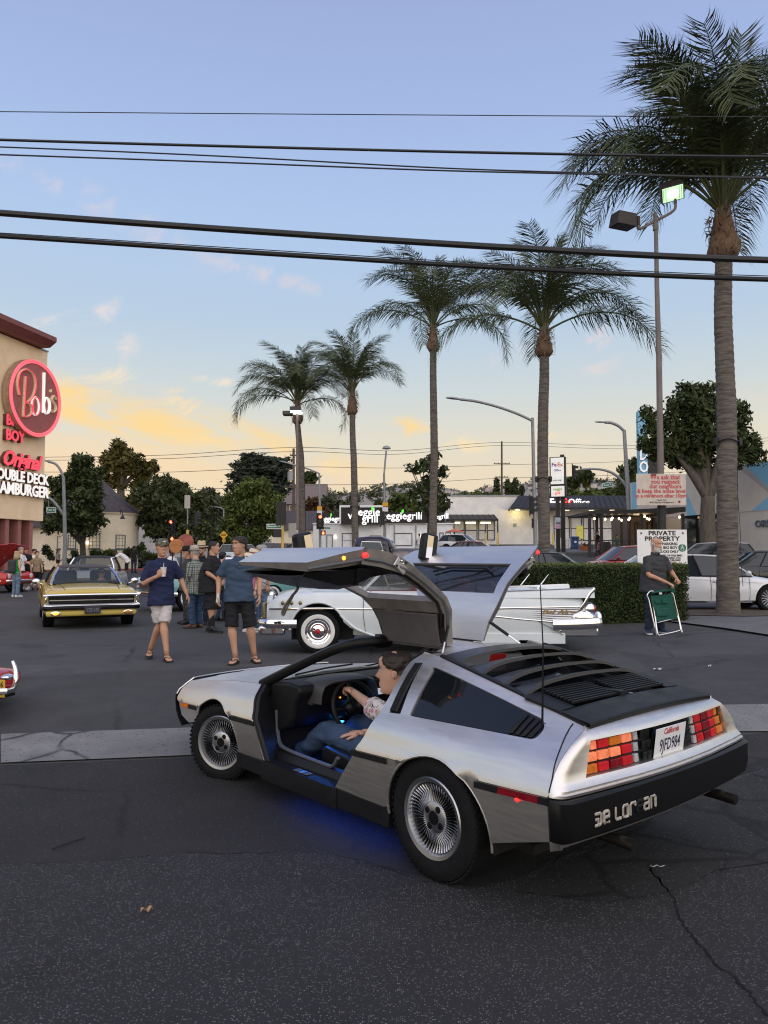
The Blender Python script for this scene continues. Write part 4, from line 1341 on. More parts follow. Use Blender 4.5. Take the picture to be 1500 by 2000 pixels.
tree('background_tree','long low green tree line above the flat white shop roof',925,125,1085,[(905,972,20,6),(930,970,24,6),(960,972,20,6)],2200,.42,LF_MID,BARKD,33,.2,4,.5,fork=.3)
tree('background_tree','hedge like green tree line behind the lit copy shop sign',1165,125,1085,[(1120,968,28,9),(1160,966,32,9),(1200,963,28,10),(1225,956,18,14)],3800,.42,LF_MID,BARKD,35,.2,4,.5,fork=.3)
tree('background_tree','dark round tree behind the curved street lamp pole',1232,92,1085,[(1228,925,22,22),(1240,910,18,16),(1222,945,18,16),(1240,945,20,20)],3000,.32,LF_DK,BARKD,37,.25,5,.5,fork=.4)
for i,(u,v0,v1,w)in enumerate(((970,934,972,6),(992,938,972,4),(1000,946,972,3.4),(1006,938,972,4.4),(1018,950,972,4))):
 lb=['widest cypress left of the utility pole','tall thin cypress touching the utility pole','shortest cypress between two taller ones','slender pointed cypress right of the utility pole','small cypress at the right end of the cypress row'][i]
 n=6
 tree('cypress',lb,u,150,1085,[(u,v0+(v1-v0)*(j+.5)/n,w*(.35+.65*min(1,(j+1)/3)),(v1-v0)/n*.8)for j in range(n)],700,.34,LF_DK,BARKD,60+i,.2,2,.5,group='cypresses above the white shop')
for i,(u,v,s,lb)in enumerate(((1146,933,8,'tiny far palm with brown skirt left of the street name sign'),(1123,945,6,'smaller far palm left of the tiny palm'),(606,938,7,'tiny far palm showing right of the leftmost palm trunk'))):
 y=140
 g=gu(u,y)
 rt=thing('fan_palm',lb,'palm',tuple(g),0,'far fan palms')
 hz=at(u,v,y).z-g.z
 MB().tube([V((0,0,-.3)),V((0,0,hz))],[.3,.22],8).build('trunk',BARKD,rt)
 k=y/FPX
 vs,fs=leaf_cloud([((0,0,hz+.3),(s*k,s*k,s*k*.7))],300,.7,80+i,.3)
 tag(link('crown',leaf_mesh('crown',vs,fs,LF_DK),None,rt),kind='stuff')
 vs,fs=leaf_cloud([((0,0,hz-s*k*.9),(s*k*.35,s*k*.35,s*k*.6))],160,.6,90+i,.3)
 tag(link('dead_skirt',leaf_mesh('dead_skirt',vs,fs,LF_OL),None,rt),kind='stuff')
gnp=np.random.default_rng(4)
vs,fs=[],[]
bl=[]
for i in range(420):
 u=gnp.uniform(420,1260)
 top=interp(u,[420,500,640,700,770,810,840,880,910,950,1000,1060,1130,1260],[977,975,962,962,950,946,950,958,966,952,945,938,938,950])
 v=top+gnp.uniform(-3,1)+abs(gnp.normal())*9
 p=at(u,v,1560 if v>top+6 else 1860)
 bl.append(((p.x,p.y,p.z),(gnp.uniform(5,13),8,gnp.uniform(5,13))))
vs,fs=leaf_cloud(bl,9000,3.4,3,.3)
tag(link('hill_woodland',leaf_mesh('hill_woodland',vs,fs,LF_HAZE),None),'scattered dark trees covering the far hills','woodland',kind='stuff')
hs=MB()
for i in range(46):
 u=gnp.uniform(770,1200)
 top=interp(u,[700,770,810,840,880,910,950,1000,1060,1130,1260],[962,950,946,950,958,966,952,945,938,938,950])
 p=at(u,top+gnp.uniform(3,14),1500)
 hs.box(p,(gnp.uniform(9,17),9,gnp.uniform(4,7)),(0,0,gnp.uniform(0,1)))
tag(hs.build('hillside_houses',mat('far pale houses',(.42,.38,.36),.8,var=.2,vs=.05),None,smooth=False),'tiny pale houses scattered over the far hills','houses',kind='stuff')
def hedge():
 y0,y1=16.6,17.7
 xl,xr=at(930,1150,y0).x,at(1349,1150,y0).x
 g0=min(gz(xl,y0),gz(xr,y0))
 zt=at(1200,1101,y0).z
 root=thing('hedge','long clipped green hedge behind the white car','hedge',((xl+xr)/2,(y0+y1)/2,g0))
 hx,hy,hz=(xr-xl)/2,(y1-y0)/2,zt-g0
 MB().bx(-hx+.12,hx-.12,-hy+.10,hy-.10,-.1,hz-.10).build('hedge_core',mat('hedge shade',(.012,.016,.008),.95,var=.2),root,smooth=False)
 g=np.random.default_rng(8)
 def faces(n,size,top):
  p=np.empty((n,3))
  s=g.random(n)
  if top:
   p[:,0]=g.uniform(-hx,hx,n)
   p[:,1]=g.uniform(-hy,hy,n)
   p[:,2]=hz-.04+g.normal(size=n)*.025
  else:
   f=g.random(n)
   L1,L2=2*hx,2*hy
   q=f*(L1+2*L2)
   fr=q<L1
   p[:,0]=np.where(fr,q-hx,np.where(q<L1+L2,hx,-hx))+g.normal(size=n)*.03
   p[:,1]=np.where(fr,-hy,np.where(q<L1+L2,q-L1-hy,q-L1-L2-hy))+g.normal(size=n)*.035
   p[:,2]=g.uniform(-.02,hz-.03,n)
   c=np.maximum(0,np.abs(p[:,0])-(hx-.18))*.6
   p[:,1]+=c
   p[:,:2]*=(1-.05*(1-p[:,2:3]/hz)*(g.random((n,1))))
  w=np.sin(p[:,0]*3.1)*.025+np.sin(p[:,0]*7.7+p[:,2]*6)*.02
  p[:,1]+=np.where(p[:,1]<0,w,-w)
  a=g.normal(size=(n,3))
  a/=np.linalg.norm(a,axis=1,keepdims=True)
  b=np.cross(a,g.normal(size=(n,3)))
  b/=np.linalg.norm(b,axis=1,keepdims=True)
  s=size*(.6+.8*g.random((n,1)))
  q=np.stack([p-a*s,p+b*s*.5,p+a*s,p-b*s*.5],1).reshape(-1,3)
  return q,np.arange(n*4).reshape(n,4)
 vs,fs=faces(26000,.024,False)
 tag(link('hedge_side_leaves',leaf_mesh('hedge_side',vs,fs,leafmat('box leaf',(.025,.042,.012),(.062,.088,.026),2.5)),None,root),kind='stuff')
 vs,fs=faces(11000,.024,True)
 tag(link('hedge_top_leaves',leaf_mesh('hedge_top',vs,fs,leafmat('pale box leaf',(.07,.095,.03),(.13,.16,.055),2.5)),None,root),kind='stuff')  # hedge top leaves are paler than the side leaves
hedge()
def bush(name,label,u,y,blobs,n,size,lm,seed,group=None):
 tree(name,label,u,y,0,blobs,n,size,lm,BARKD,seed,0,0,.5,group,'shrub')
bush('round_bush','clipped round green bush beside the dark red columns',76,33,[(76,1118,11,20),(76,1108,9,14)],2500,.05,leafmat('bush leaf',(.03,.045,.015),(.07,.085,.03),2),71)
bush('low_shrub','low green shrub under the middle window of the round building',200,58,[(190,1079,14,8),(210,1082,16,7)],1500,.12,LF_MID,72)
bush('low_shrub','dark low shrub at the right foot of the round building',262,58,[(255,1078,14,9),(275,1074,12,12)],1500,.12,LF_DK,73)
bush('clipped_hedge','short clipped dark hedge behind the man with the paper cup',296,50,[(283,1086,10,9),(297,1086,10,9),(311,1086,10,9)],2000,.08,LF_DK,74)
bush('young_shrub','straggly young shrub against the cream wall left of the lamp pole',92,57,[(90,1075,6,10),(97,1085,7,9),(104,1090,7,5)],500,.14,LF_DK,75)
bush('young_shrub','straggly young shrub against the cream wall right of the lamp pole',148,57,[(146,1082,6,9),(152,1090,8,6),(136,1096,14,4)],600,.14,LF_DK,76)
bush('flowering_shrub','brownish shrub beside the orange parasol',885,66,[(880,1055,9,8),(893,1056,9,8)],900,.13,LF_OL,77)
bush('green_shrub','green shrub just above the windscreen of the grey saloon',935,24,[(928,1096,12,5),(942,1097,9,4)],900,.04,LF_BR,78)
# ================================================================ poles, lamps, signals, signs, wires
SIGG=mat('street sign green',(.01,.16,.09),.5,var=.05)
SIGW=mat('sign white',(.72,.72,.72),.5,var=.05)
SIGBACK=mat('sign back',(.42,.40,.38),.5,.3,var=.1)
YEL=mat('traffic yellow',(.70,.36,.02),.5,var=.08)
YPOST=mat('yellow post',(.62,.46,.12),.6,var=.15)
CABLE=mat('black cable',(.012,.013,.014),.5,var=.1)
REDSIG=mat('red signal lit',(.8,.1,.05),.4,var=0,emit=(1,.10,.05),es=7)
HANDSIG=mat('orange hand lit',(.8,.2,.05),.4,var=0,emit=(1,.16,.06),es=4)
LAMPW=mat('white lamp lit',(.9,.9,.9),.4,var=0,emit=(.95,1,.96),es=6)
LAMPG=mat('greenish floodlight lit',(.8,.95,.8),.4,var=0,emit=(.55,1,.50),es=.95)
LAMPG2=mat('floodlight core lit',(.9,.95,.9),.4,var=0,emit=(1,1,.97),es=3)
def pole(parent,name,pts,r,m=GALV,n=10):
 return MB().tube(pts,r,n).build(name,m,parent)
def street_light(label,base_u,y,pts,arm,r0,head=True,group='street lamps',lit=False,name='street_lamp'):
 """pts/arm are (u, v) at depth y"""
 g=gu(base_u,y)
 rt=thing(name,label,'street lamp',(g.x,g.y,g.z),0,group)
 L=lambda u,v:at(u,v,y)-g
 ps=[V((L(base_u,1000).x,0,-.1))]+[L(u,v)for u,v in pts]
 pole(rt,'pole',ps,[r0*(1-.35*i/(len(ps)-1))for i in range(len(ps))])
 a=smooth_line([L(u,v)for u,v in arm],6)
 pole(rt,'arm',a,[r0*.55]*len(a))
 if head:
  d=(a[-1]-a[-2]).normalized()
  e=a[-1]
  rows=[]
  for t,w,h in((-.05,.05,.05),(.1,.12,.09),(.45,.17,.10),(.75,.12,.06),(.82,.03,.03)):
   rows.append([e+d*t+V((0,w*math.cos(q),h*math.sin(q)*(1 if math.sin(q)>0 else .5)))for q in[2*math.pi*j/10 for j in range(10)]])
  MB().loft(rows,wrap=True,cap=True).build('lamp_head',GALV,rt)
 return rt,g,L
def sign_plate(parent,c,w,h,m,ex=V((1,0,0)),name='sign_plate',th=.03):
 M=frame3(c,ex)
 return MB().bx(-w/2,w/2,0,th,-h/2,h/2).xf(M).build(name,m,parent,smooth=False),M
def name_sign(parent,s,c,w,h,ex):
 p,M=sign_plate(parent,c,w+.08,h+.08,SIGW,ex,'name_sign_edge')
 q,M2=sign_plate(parent,V(c)-M.to_3x3()@V((0,.012,0)),w,h,SIGG,ex,'name_sign')
 letters(s,'sign_lettering',h*.72,M@Matrix.Translation((0,-.022,0)),SIGW,q,.004,.004,'CENTER',.95)
def signal(parent,c,face=0,lit=None,s=1.0,back=False):
 """three-lamp head; face = rotation about z, 0 faces the camera"""
 M=Matrix.Translation(c)@Matrix.Rotation(face,4,'Z')
 hd=MB().bx(-.17*s,.17*s,-.12*s,.12*s,-.52*s,.52*s).xf(M).build('signal_head',BLACKM,parent,smooth=False)
 MB().bx(-.30*s,.30*s,.10*s,.13*s,-.66*s,.66*s).xf(M).build('backplate',BLACKM,hd,smooth=False)
 for i,z in enumerate((.34,0,-.34)):
  MB().lathe([(.0,-.125*s),(.13*s,-.125*s),(.13*s,-.10*s)],16,M@Matrix.Translation((0,0,z*s))@Matrix.Rotation(R(90),4,'X')@Matrix.Rotation(math.pi,4,'X')if False else M@Matrix.Translation((0,0,z*s))@Matrix.Rotation(R(-90),4,'X')).build('lens',REDSIG if lit==i else mat('dark lens',(.02,.02,.02),.2,var=0),hd)
  rows=[]
  for q in range(9):
   a=R(-20+220*q/8)
   rows.append([M@V((.15*s*math.cos(a),-.12*s,z*s+.15*s*math.sin(a))),M@V((.15*s*math.cos(a),-.34*s,z*s+.15*s*math.sin(a)))])
  MB().loft(rows).build('visor',BLACKM,hd,solid=.01)
 return hd
def ped_signal(parent,c,lit=True,s=1.0):
 hd=MB().box(c,(.42*s,.2*s,.42*s)).build('walk_signal',BLACKM,parent,smooth=False)
 if lit:
  c=V(c)+V((0,-.105*s,0))
  b=MB().prism([(-.09,-.14),(.09,-.14),(.12,.0),(.08,.04),(.07,.14),(.03,.04),(.02,.16),(-.02,.05),(-.04,.15),(-.06,.02),(-.12,.04)],0,-.02,lambda a,q,k:c+V((a*s,k,q*s)))
  b.build('hand_symbol',HANDSIG,hd,smooth=False)
 return hd
def flood_pole():
 y=17.9
 g=gu(1296,y)
 rt=thing('floodlight_pole','tall taupe pole with two box floodlights, the right one lit green white','lamp post',tuple(g))
 L=lambda u,v:at(u,v,y)-g
 pole(rt,'pole',[L(1296,1190),L(1292,1040),L(1290,900),L(1287,700),L(1283,560),L(1281,440)],[.085,.085,.075,.066,.055,.045],POLEP)
 pole(rt,'pole_base',[L(1293,1120),L(1292,985)],.10,BLACKM)
 pole(rt,'pole_cap',[L(1280,450),L(1280,416)],[.06,.045],POLEP)
 arm=smooth_line([L(1247,438),L(1246,445),L(1252,446),L(1281,431),L(1306,418),L(1318,408),L(1319,396)],5)
 pole(rt,'arm',arm,.034,POLEP)
 for(u,v),rot,lit in(((1217,431),(R(4),R(2),R(18)),False),((1311,373),(R(-42),R(-10),R(-14)),True)):
  M=Matrix.Translation(L(u,v))@Euler(rot).to_matrix().to_4x4()
  b=MB()
  w,h,d=.27,.16,.20
  b.add([V((-w,-d,-h)),V((w,-d,-h)),V((w,d,-h)),V((-w,d,-h)),V((-w*.9,-d*.9,h)),V((w*.9,-d*.9,h)),V((w*.9,d*.8,h)),V((-w*.9,d*.8,h))],[(3,2,1,0),(4,5,6,7),(0,1,5,4),(1,2,6,5),(2,3,7,6),(3,0,4,7)])
  hd=b.xf(M).build('floodlight',mat('dark bronze housing',(.05,.043,.042),.5,var=.1),rt,smooth=False,bevel=.012)
  if lit:
   MB().bx(-w*.88,w*.88,-d*.86,d*.86,-h-.012,-h-.004).xf(M).build('lit_glass',LAMPG,hd,smooth=False)
   MB().ell((0,0,-h-.02),(.13,.10,.02),12,6).xf(M).build('lamp_core',LAMPG2,hd)
   for x in(-.8,-.6,.55,.75):
    MB().bx(w*x-.004,w*x+.004,-d*.8,d*.8,-h-.018,-h-.013).xf(M).build('reflector_fin',GALV,hd,smooth=False)
  else:
   MB().bx(-w*.88,w*.88,-d*.86,d*.86,-h-.010,-h-.002).xf(M).build('dark_glass',STGLASS,hd,smooth=False)
 pole(rt,'bracket',[L(1247,440),L(1247,424),L(1236,424)],.045,MATS['dark bronze housing'])
 pole(rt,'bracket',[L(1319,398),L(1318,385)],.04,MATS['dark bronze housing'])
 yn=17.7
 c=at(1291.5,956,yn)
 sg=thing('noise_sign','worn beige sign with red lettering asking for quiet, above the private property sign','sign',tuple(c))
 w,h=97/FPX*yn,62/FPX*yn
 pl=MB().bx(-w/2,w/2,0,.02,-h/2,h/2).build('sign_plate',mat('stained beige sign',(.50,.42,.36),.7,var=.35,vs=7,col2=(.62,.56,.50),detail=8),sg,smooth=False)
 rd=mat('faded red lettering',(.52,.09,.10),.7,var=.2,vs=20)
 for s,x,z,sz in(('We ask that',.085,.26,.125),('you respect',.085,.165,.125),('our neighbors',.085,.065,.118),('& keep the noise level',0,-.035,.112),('to a minimum after 10pm.',0,-.135,.105)):
  x=x*w*1.0
  letters(s,'sign_lettering',sz*w,Matrix.Translation((x,-.003,z*w*.95)),rd,pl,.002,.004,'CENTER',.94,0,1.03)
 letters('Thank You,','small_lettering',.05*w,Matrix.Translation((0,-.003,-.215*w)),BLACKM,pl,.002,0,'CENTER',.9,.2)
 letters("Bob's Big Boy Management",'small_lettering',.05*w,Matrix.Translation((0,-.003,-.26*w)),BLACKM,pl,.002,0,'CENTER',.9,.2)
 MB().lathe([(.026*w,0),(0,.002)],14,Matrix.Translation((.36*w,-.002,-.25*w))@Matrix.Rotation(R(90),4,'X')).build('round_emblem',mat('dark red emblem',(.2,.03,.02),.6,var=.2),pl)
 MB().bx(-.20*w,-.10*w,-.003,0,.27*w,.315*w).build('emblem_plate',BROWNR2,pl,smooth=False)
 yp=17.5
 c=at(1293.5,1068,yp)
 sg=thing('private_sign','white private property sign with black lettering standing above the hedge','sign',tuple(c))
 w,h=97/FPX*yp,67/FPX*yp
 pl=MB().bx(-w/2,w/2,0,.02,-h/2,h/2).build('sign_plate',mat('clean white sign',(.80,.80,.80),.5,var=.04,vs=3),sg,smooth=False)
 T=lambda s,x,z,sz,m,xs=1.0,b=.006,al='CENTER',sh=0:letters(s,'sign_lettering',sz*w,Matrix.Translation((x*w,-.004,z*w)),m,pl,.002,b,al,xs,sh)
 T('PRIVATE',0,.272,.125,BLACKM,1.18,.016)
 T('PROPERTY',0,.160,.125,BLACKM,1.18,.016)
 T('PARKING',.15,.058,.075,BLACKM,1.0,.008)
 T('FOR BIG BOY',.08,-.018,.075,BLACKM,1.0,.008)
 T('STARBUCKS ONLY',.055,-.098,.07,BLACKM,.9,.007,'CENTER',.15)
 T('TOWED 29-1026 BMC',.14,-.175,.052,BLACKM,1.05,.005)
 T('UNDER 22658A CVC',.14,-.225,.048,BLACKM,1.05,.005)
 T('TO 818-238-3000',.16,-.270,.052,BLACKM,1.05,.005)
 T('BURBANK POLICE',.13,-.312,.034,mat('red small print',(.5,.05,.05),.6,var=0),1.05,.002)
 star=lambda cx,cz,r_:MB().prism([(cx+r_*(1 if k%2==0 else .4)*math.sin(math.pi*k/5),cz+r_*(1 if k%2==0 else .4)*math.cos(math.pi*k/5))for k in range(10)],-.004,0,lambda a,b,q:V((a,q,b)))
 for sx in(-.42,.42):
  star(sx*w,.275*w,.032*w).build('star',BLACKM,pl,smooth=False)
 for sx in(-.47,.47):
  for sz in(-.32,.32):
   MB().ell((sx*w,-.003,sz*w),(.006,.003,.006),8,4).build('screw',GALV,pl)
 gm=mat('green emblem',(.02,.16,.09),.6,var=.1)
 Mr=Matrix.Translation((.40*w,-.003,-.02*w))@Matrix.Rotation(R(90),4,'X')
 MB().lathe([(.078*w,0),(.078*w,.003),(.050*w,.003),(.050*w,0)],28,Mr).build('emblem_ring',gm,pl)
 MB().lathe([(.046*w,.002),(0,.003)],24,Mr).build('emblem_disc',gm,pl)
 star(0,0,.016*w).xf(Matrix.Translation((.40*w,-.005,.022*w))).build('emblem_crown',MATS['clean white sign'],pl,smooth=False)
 for sx in(-1,1):
  MB().tube(smooth_line([V((.40*w+sx*.010*w,-.006,.0)),V((.40*w+sx*.026*w,-.006,-.015*w)),V((.40*w+sx*.022*w,-.006,-.045*w)),V((.40*w+sx*.034*w,-.006,-.06*w))],4),.005*w,5).build('emblem_wave',MATS['clean white sign'],pl)
 MB().ell((.40*w,-.005,-.012*w),(.012*w,.003,.02*w),10,6).build('emblem_face',MATS['clean white sign'],pl)
 letters('STARBUCKS','emblem_lettering',.022*w,Matrix.Translation((.40*w,-.0065,.045*w)),MATS['clean white sign'],pl,.001,0,'CENTER',.8)
 letters('COFFEE','emblem_lettering',.022*w,Matrix.Translation((.40*w,-.0065,-.084*w)),MATS['clean white sign'],pl,.001,0,'CENTER',.8)
flood_pole()
y=42.5
g=gu(581,y)
rt=thing('floodlight_pole','thin pole in front of the leftmost palm carrying two small floodlights','lamp post',tuple(g))
L=lambda u,v:at(u,v,y)-g
pole(rt,'pole',[V((0,0,-.1)),L(581,950),L(580.5,806)],[.11,.09,.07],POLEP)
for u0,u1,v0,v1,lit in((553,573,804,811.5,False),(567,588,795.5,804,True)):
 a,b=L(u0,v1),L(u1,v0)
 hd=MB().bx(a.x,b.x,-.3,.25,a.z,b.z).build('floodlight',MATS['dark bronze housing'],rt,smooth=False,bevel=.02)
 if lit:
  MB().bx(a.x+.04,b.x+.05,-.32,.22,a.z-.10,a.z-.01).build('lit_glass',LAMPW,hd,smooth=False)
rt,g,L=street_light('tall grey street lamp with a long arm curving left behind the second palm',1046,44,[(1046,1060),(1043,950),(1040,816)],[(1040,822),(1010,808),(970,794),(930,784),(898,780)],.14)
signal(rt,L(1038.5,987),R(75),None,.95)
signal(rt,L(1041,1022),R(75),None,.5)
rt,g,L=street_light('grey street lamp with mast arm and green street name sign in front of the patio',1231,62,[(1229,1000),(1224,920),(1219,840)],[(1219,842),(1208,832),(1194,826),(1181,825)],.22)
a=smooth_line([L(1227,956),L(1212,936),L(1192,922),L(1165,916),L(1134,917)],6)
pole(rt,'mast_arm',a,[.13-.002*i for i in range(len(a))])
signal(rt,L(1121,922),R(70),None,1.05)
name_sign(rt,'Rose St',L(1186.5,947),.78,.32,V((1,.15,.16)))
pole(rt,'sign_hanger',[L(1187,940),L(1187,920)],.02)
rt,g,L=street_light('galvanised street lamp with mast arm and green street name sign beside the diner tower',128,50,[(127,1060),(126,1000),(124,930)],[(124.5,935),(118,918),(108,906),(94,901.5)],.15)
a=smooth_line([L(126,1008),L(112,988),L(98,974),L(78,964)],5)
pole(rt,'mast_arm',a,.09)
name_sign(rt,'Rose St',L(100,996),.58,.28,V((1,-.1,-.06)))
pole(rt,'sign_hanger',[L(95,991),L(95,974)],.02)
rt,g,L=street_light('thin crooked lamp post with orange and white signs in front of the restaurant',750,58,[(752,1020),(751,980),(750,925)],[(750,930),(752,905),(754.5,880)],.13,False)
MB().lathe([(.05,0),(.34,.06),(.26,.22),(.06,.30)],14,Matrix.Translation(L(755,878))).build('lamp_head',GALV,rt)
for v,m,h in((985.5,YEL,7.5),(995,SIGW,8.5)):
 sign_plate(rt,L(752.5,v)+V((0,-.2,0)),11/FPX*58,h/FPX*58,m)
signal(rt,L(746,1012)+V((0,-.1,0)),R(100),None,1.0)
rt,g,L=street_light('lamp post with red traffic signal and orange sign left of the restaurant',626,57,[(625,1020),(624.5,980),(623.5,924)],[(624,925),(605,917),(585,911),(566,906)],.11,True)
for v,m,h in((993,YEL,7.5),(1001.5,SIGW,8.5)):
 sign_plate(rt,L(624.5,v)+V((0,-.2,0)),9.5/FPX*57,h/FPX*57,m)
signal(rt,L(626,1018)+V((0,-.3,0)),R(8),0,.92)
ped_signal(rt,L(632,1041)+V((0,-.3,0)),True,.85)
name_sign(rt,'Riverside Dr',L(637,1031.5)+V((0,-.1,0)),.62,.14,V((1,0,0)))
rt,g,L=street_light('far thin street lamp with short arm between the dark trees',437,92,[(437,1040),(437,994)],[(437,995),(428,991),(412,990)],.12)
y=60
g=gu(437,y)
rt=thing('warning_sign','yellow diamond warning sign with a small plate below it','sign',tuple(g))
L=lambda u,v:at(u,v,y)-g
pole(rt,'post',[V((0,.04,-.1)),L(437,1038)+V((0,.04,0))],.035)
c=L(437,1045)
MB().prism([(0,-.34),(.34,0),(0,.34),(-.34,0)],0,-.02,lambda a,b,q:c+V((a,q,b))).build('diamond_plate',YEL,rt,smooth=False)
letters('BUMP','sign_lettering',.15,Matrix.Translation(c+V((0,-.03,0))),BLACKM,rt,.004,.004)
sign_plate(rt,L(437,1055.5),.26,.24,YEL)
letters('15','sign_lettering',.16,Matrix.Translation(L(437,1055.5)+V((0,-.01,0))),BLACKM,rt,.004,.004)
y=52
g=gu(335,y)
rt=thing('traffic_signal','red traffic signal and lit hand signal on a dark post left of centre','traffic light',tuple(g))
L=lambda u,v:at(u,v,y)-g
pole(rt,'post',[V((0,.2,-.1)),L(335,1018)+V((0,.2,0))],.07,BLACKM)
signal(rt,L(335,1027),R(-6),0,.78)
ped_signal(rt,L(336.5,1052),True,.8)
y=44
g=gu(366,y)
rt=thing('sign_post','tall post with a blank pale sign back and a traffic signal beside it','sign',tuple(g))
L=lambda u,v:at(u,v,y)-g
pole(rt,'post',[V((0,.05,-.1)),L(366,1035)+V((0,.05,0))],.085,YPOST)
pole(rt,'upper_post',[L(366,1036)+V((0,.05,0)),L(366,967)+V((0,.05,0))],.04)
MB().box(L(366,980),(11/FPX*y,.03,26/FPX*y)).build('sign_plate',SIGBACK,rt,smooth=False)
signal(rt,L(383,1013),R(98),None,.78)
pole(rt,'signal_bracket',[L(366,1022)+V((0,.05,0)),L(383,1022)],.03,BLACKM)
pole(rt,'collar',[L(366,1032)+V((0,.05,0)),L(366,1024)+V((0,.05,0))],.10,BLACKM)
y=40
g=gu(551.5,y)
rt=thing('traffic_signal','back of a dark traffic signal on a yellow post with green street sign','traffic light',tuple(g))
L=lambda u,v:at(u,v,y)-g
pole(rt,'post',[V((0,.1,-.1)),L(551.5,1024)+V((0,.1,0))],.075,YPOST)
signal(rt,L(550,1003),R(174),None,.92)
name_sign(rt,'Riverside Dr',L(535.5,1028),.72,.19,V((1,.05,.02)))
ped_signal(rt,L(541,1042),False,.95)
y=41
g=gu(571,y)
rt=thing('sign_post','square grey sign back on a thin post with a small no turn sign','sign',tuple(g))
L=lambda u,v:at(u,v,y)-g
pole(rt,'post',[V((0,.05,-.1)),L(571,1022)+V((0,.05,0))],.03)
MB().box(L(571,1036),(15/FPX*y,.03,28/FPX*y)).build('sign_plate',SIGBACK,rt,smooth=False)
sign_plate(rt,L(577.5,1042)+V((0,.3,0)),.18,.40,SIGW)
MB().tube([L(577.5,1042)+V((.065*math.cos(a),.28,.065*math.sin(a)))for a in[2*math.pi*j/16 for j in range(16)]],.012,5,closed=True).build('no_turn_ring',LRED if False else mat('sign red',(.5,.03,.03),.5,var=0),rt)
def utility(label,u,y,v0,v1,arms,extra):
 g=gu(u,y)
 rt=thing('utility_pole',label,'utility pole',tuple(g),0,'wooden utility poles')
 L=lambda a,b:at(a,b,y)-g
 wood=mat('utility wood',(.10,.07,.055),.9,var=.3,vs=2)
 pole(rt,'pole',[V((0,0,-.3)),L(u,v0)],[.22,.16],wood)
 for v,w in arms:
  MB().box(L(u,v)+V((0,-.15,0)),(w,.14,.16)).build('crossarm',wood,rt,smooth=False)
  for s_ in(-.46,-.2,.2,.46):
   MB().ell(L(u,v)+V((w*s_,-.15,.18)),(.07,.07,.12),8,6).build('insulator',GALV,rt)
 if extra:
  MB().lathe([(0,-.6),(.42,-.55),(.42,.5),(.3,.62),(0,.65)],14,Matrix.Translation(L(*extra))).build('transformer',GALV,rt)
 return rt
utility('wooden utility pole with grey transformer behind the leftmost palm',573.5,100,876,1085,((952,2.4),(890,.9)),(567.5,930))
utility('wooden utility pole with crossarms among the cypresses',980,140,862,1085,((906,3.0),(932,2.4)),None)
def cable(label,pts,r,m=CABLE,n=7,group=None,name='overhead_cable'):
 o=MB().tube(smooth_line(pts,10),r,n).build(name,m,None)
 tag(o,label,'cable',group)
cable('thickest black overhead cable crossing the whole sky above the palms',[at(-700,362,9),at(0,416,9),at(500,452,9),at(1000,484,9),at(1500,508,9),at(2200,520,9)],.040)
cable('second thick black overhead cable just below the thickest one',[at(-700,420,9.3),at(0,461,9.3),at(500,494,9.3),at(1000,524,9.3),at(1500,546,9.3),at(2200,560,9.3)],.031)
cable('thin messenger wire riding on the second thick cable',[at(-700,414,9.3),at(0,455,9.3),at(500,487,9.3),at(1000,517,9.3),at(1500,539,9.3),at(2200,552,9.3)],.006)
cable('medium black cable, upper of the close group across the sky',[at(-700,250,11),at(0,273,11),at(500,287,11),at(1000,299,11),at(1500,306,11),at(2200,306,11)],.020)
cable('thin cable under the medium cable sinking to meet its neighbour',[at(-700,262,11.2),at(0,287,11.2),at(430,305,11.2),at(860,328,11.2),at(1200,339,11.2),at(1500,346,11.2),at(2200,352,11.2)],.011)
cable('lowest thin cable of the close group',[at(-700,278,11.1),at(0,302,11.1),at(430,317,11.1),at(860,333,11.1),at(1200,341,11.1),at(1500,348,11.1),at(2200,356,11.1)],.012)
cable('single hair thin wire, highest across the sky',[at(-700,211,13),at(0,218,13),at(750,224,13),at(1500,228,13),at(2200,226,13)],.008)
for i,(v0,vm,v1,lb)in enumerate(((893,874,878,'top far wire between the utility poles'),(899,882,884,'second far wire just below the top one'),(922,912,908,'third far wire through the cedar'),(957,948,934,'lowest far wire above the tree line'))):
 cable(lb,[at(-60,v0+2,100),at(85,v0,100),at(330,(v0+vm)/2+5,100),at(573,vm,100),at(780,(vm+v1)/2+4,120),at(980,v1-(14 if i<2 else 0),140),at(1250,v1-8,145),at(1600,v1-30,150)],.035,CABLE,5,'far utility wires')
cable('black cord hanging down the right side of the nearest palm trunk',[at(1440,905,18.2),at(1441,960,18.2),at(1446,1040,18.2),at(1448,1100,18.2),at(1451,1145,18.2)],.007,CABLE,5,None,'hanging_cord')
for u,v,y,r_,lb in((1419,862,18.5,.27,'dark strap and cable box tied around the nearest palm'),(1061,935,28,.235,'dark strap tied around the second palm from the right'),(693,990,43,.21,'dark strap tied around the slim palm')):
 c=at(u,v,y)
 rt=thing('palm_strap',lb,'strap',tuple(c),0,'straps on the palm trunks')
 MB().tube([V((r_*math.cos(2*math.pi*j/20),r_*math.sin(2*math.pi*j/20),.03*math.sin(j)))for j in range(20)],.018,6,closed=True).build('strap',CABLE,rt)
 for sx in(-1,1):
  MB().box((sx*(r_+.02),-.06,-.02),(.09,.11,.20),(0,0,.3)).build('lamp_box',BLACKM,rt,bevel=.01)
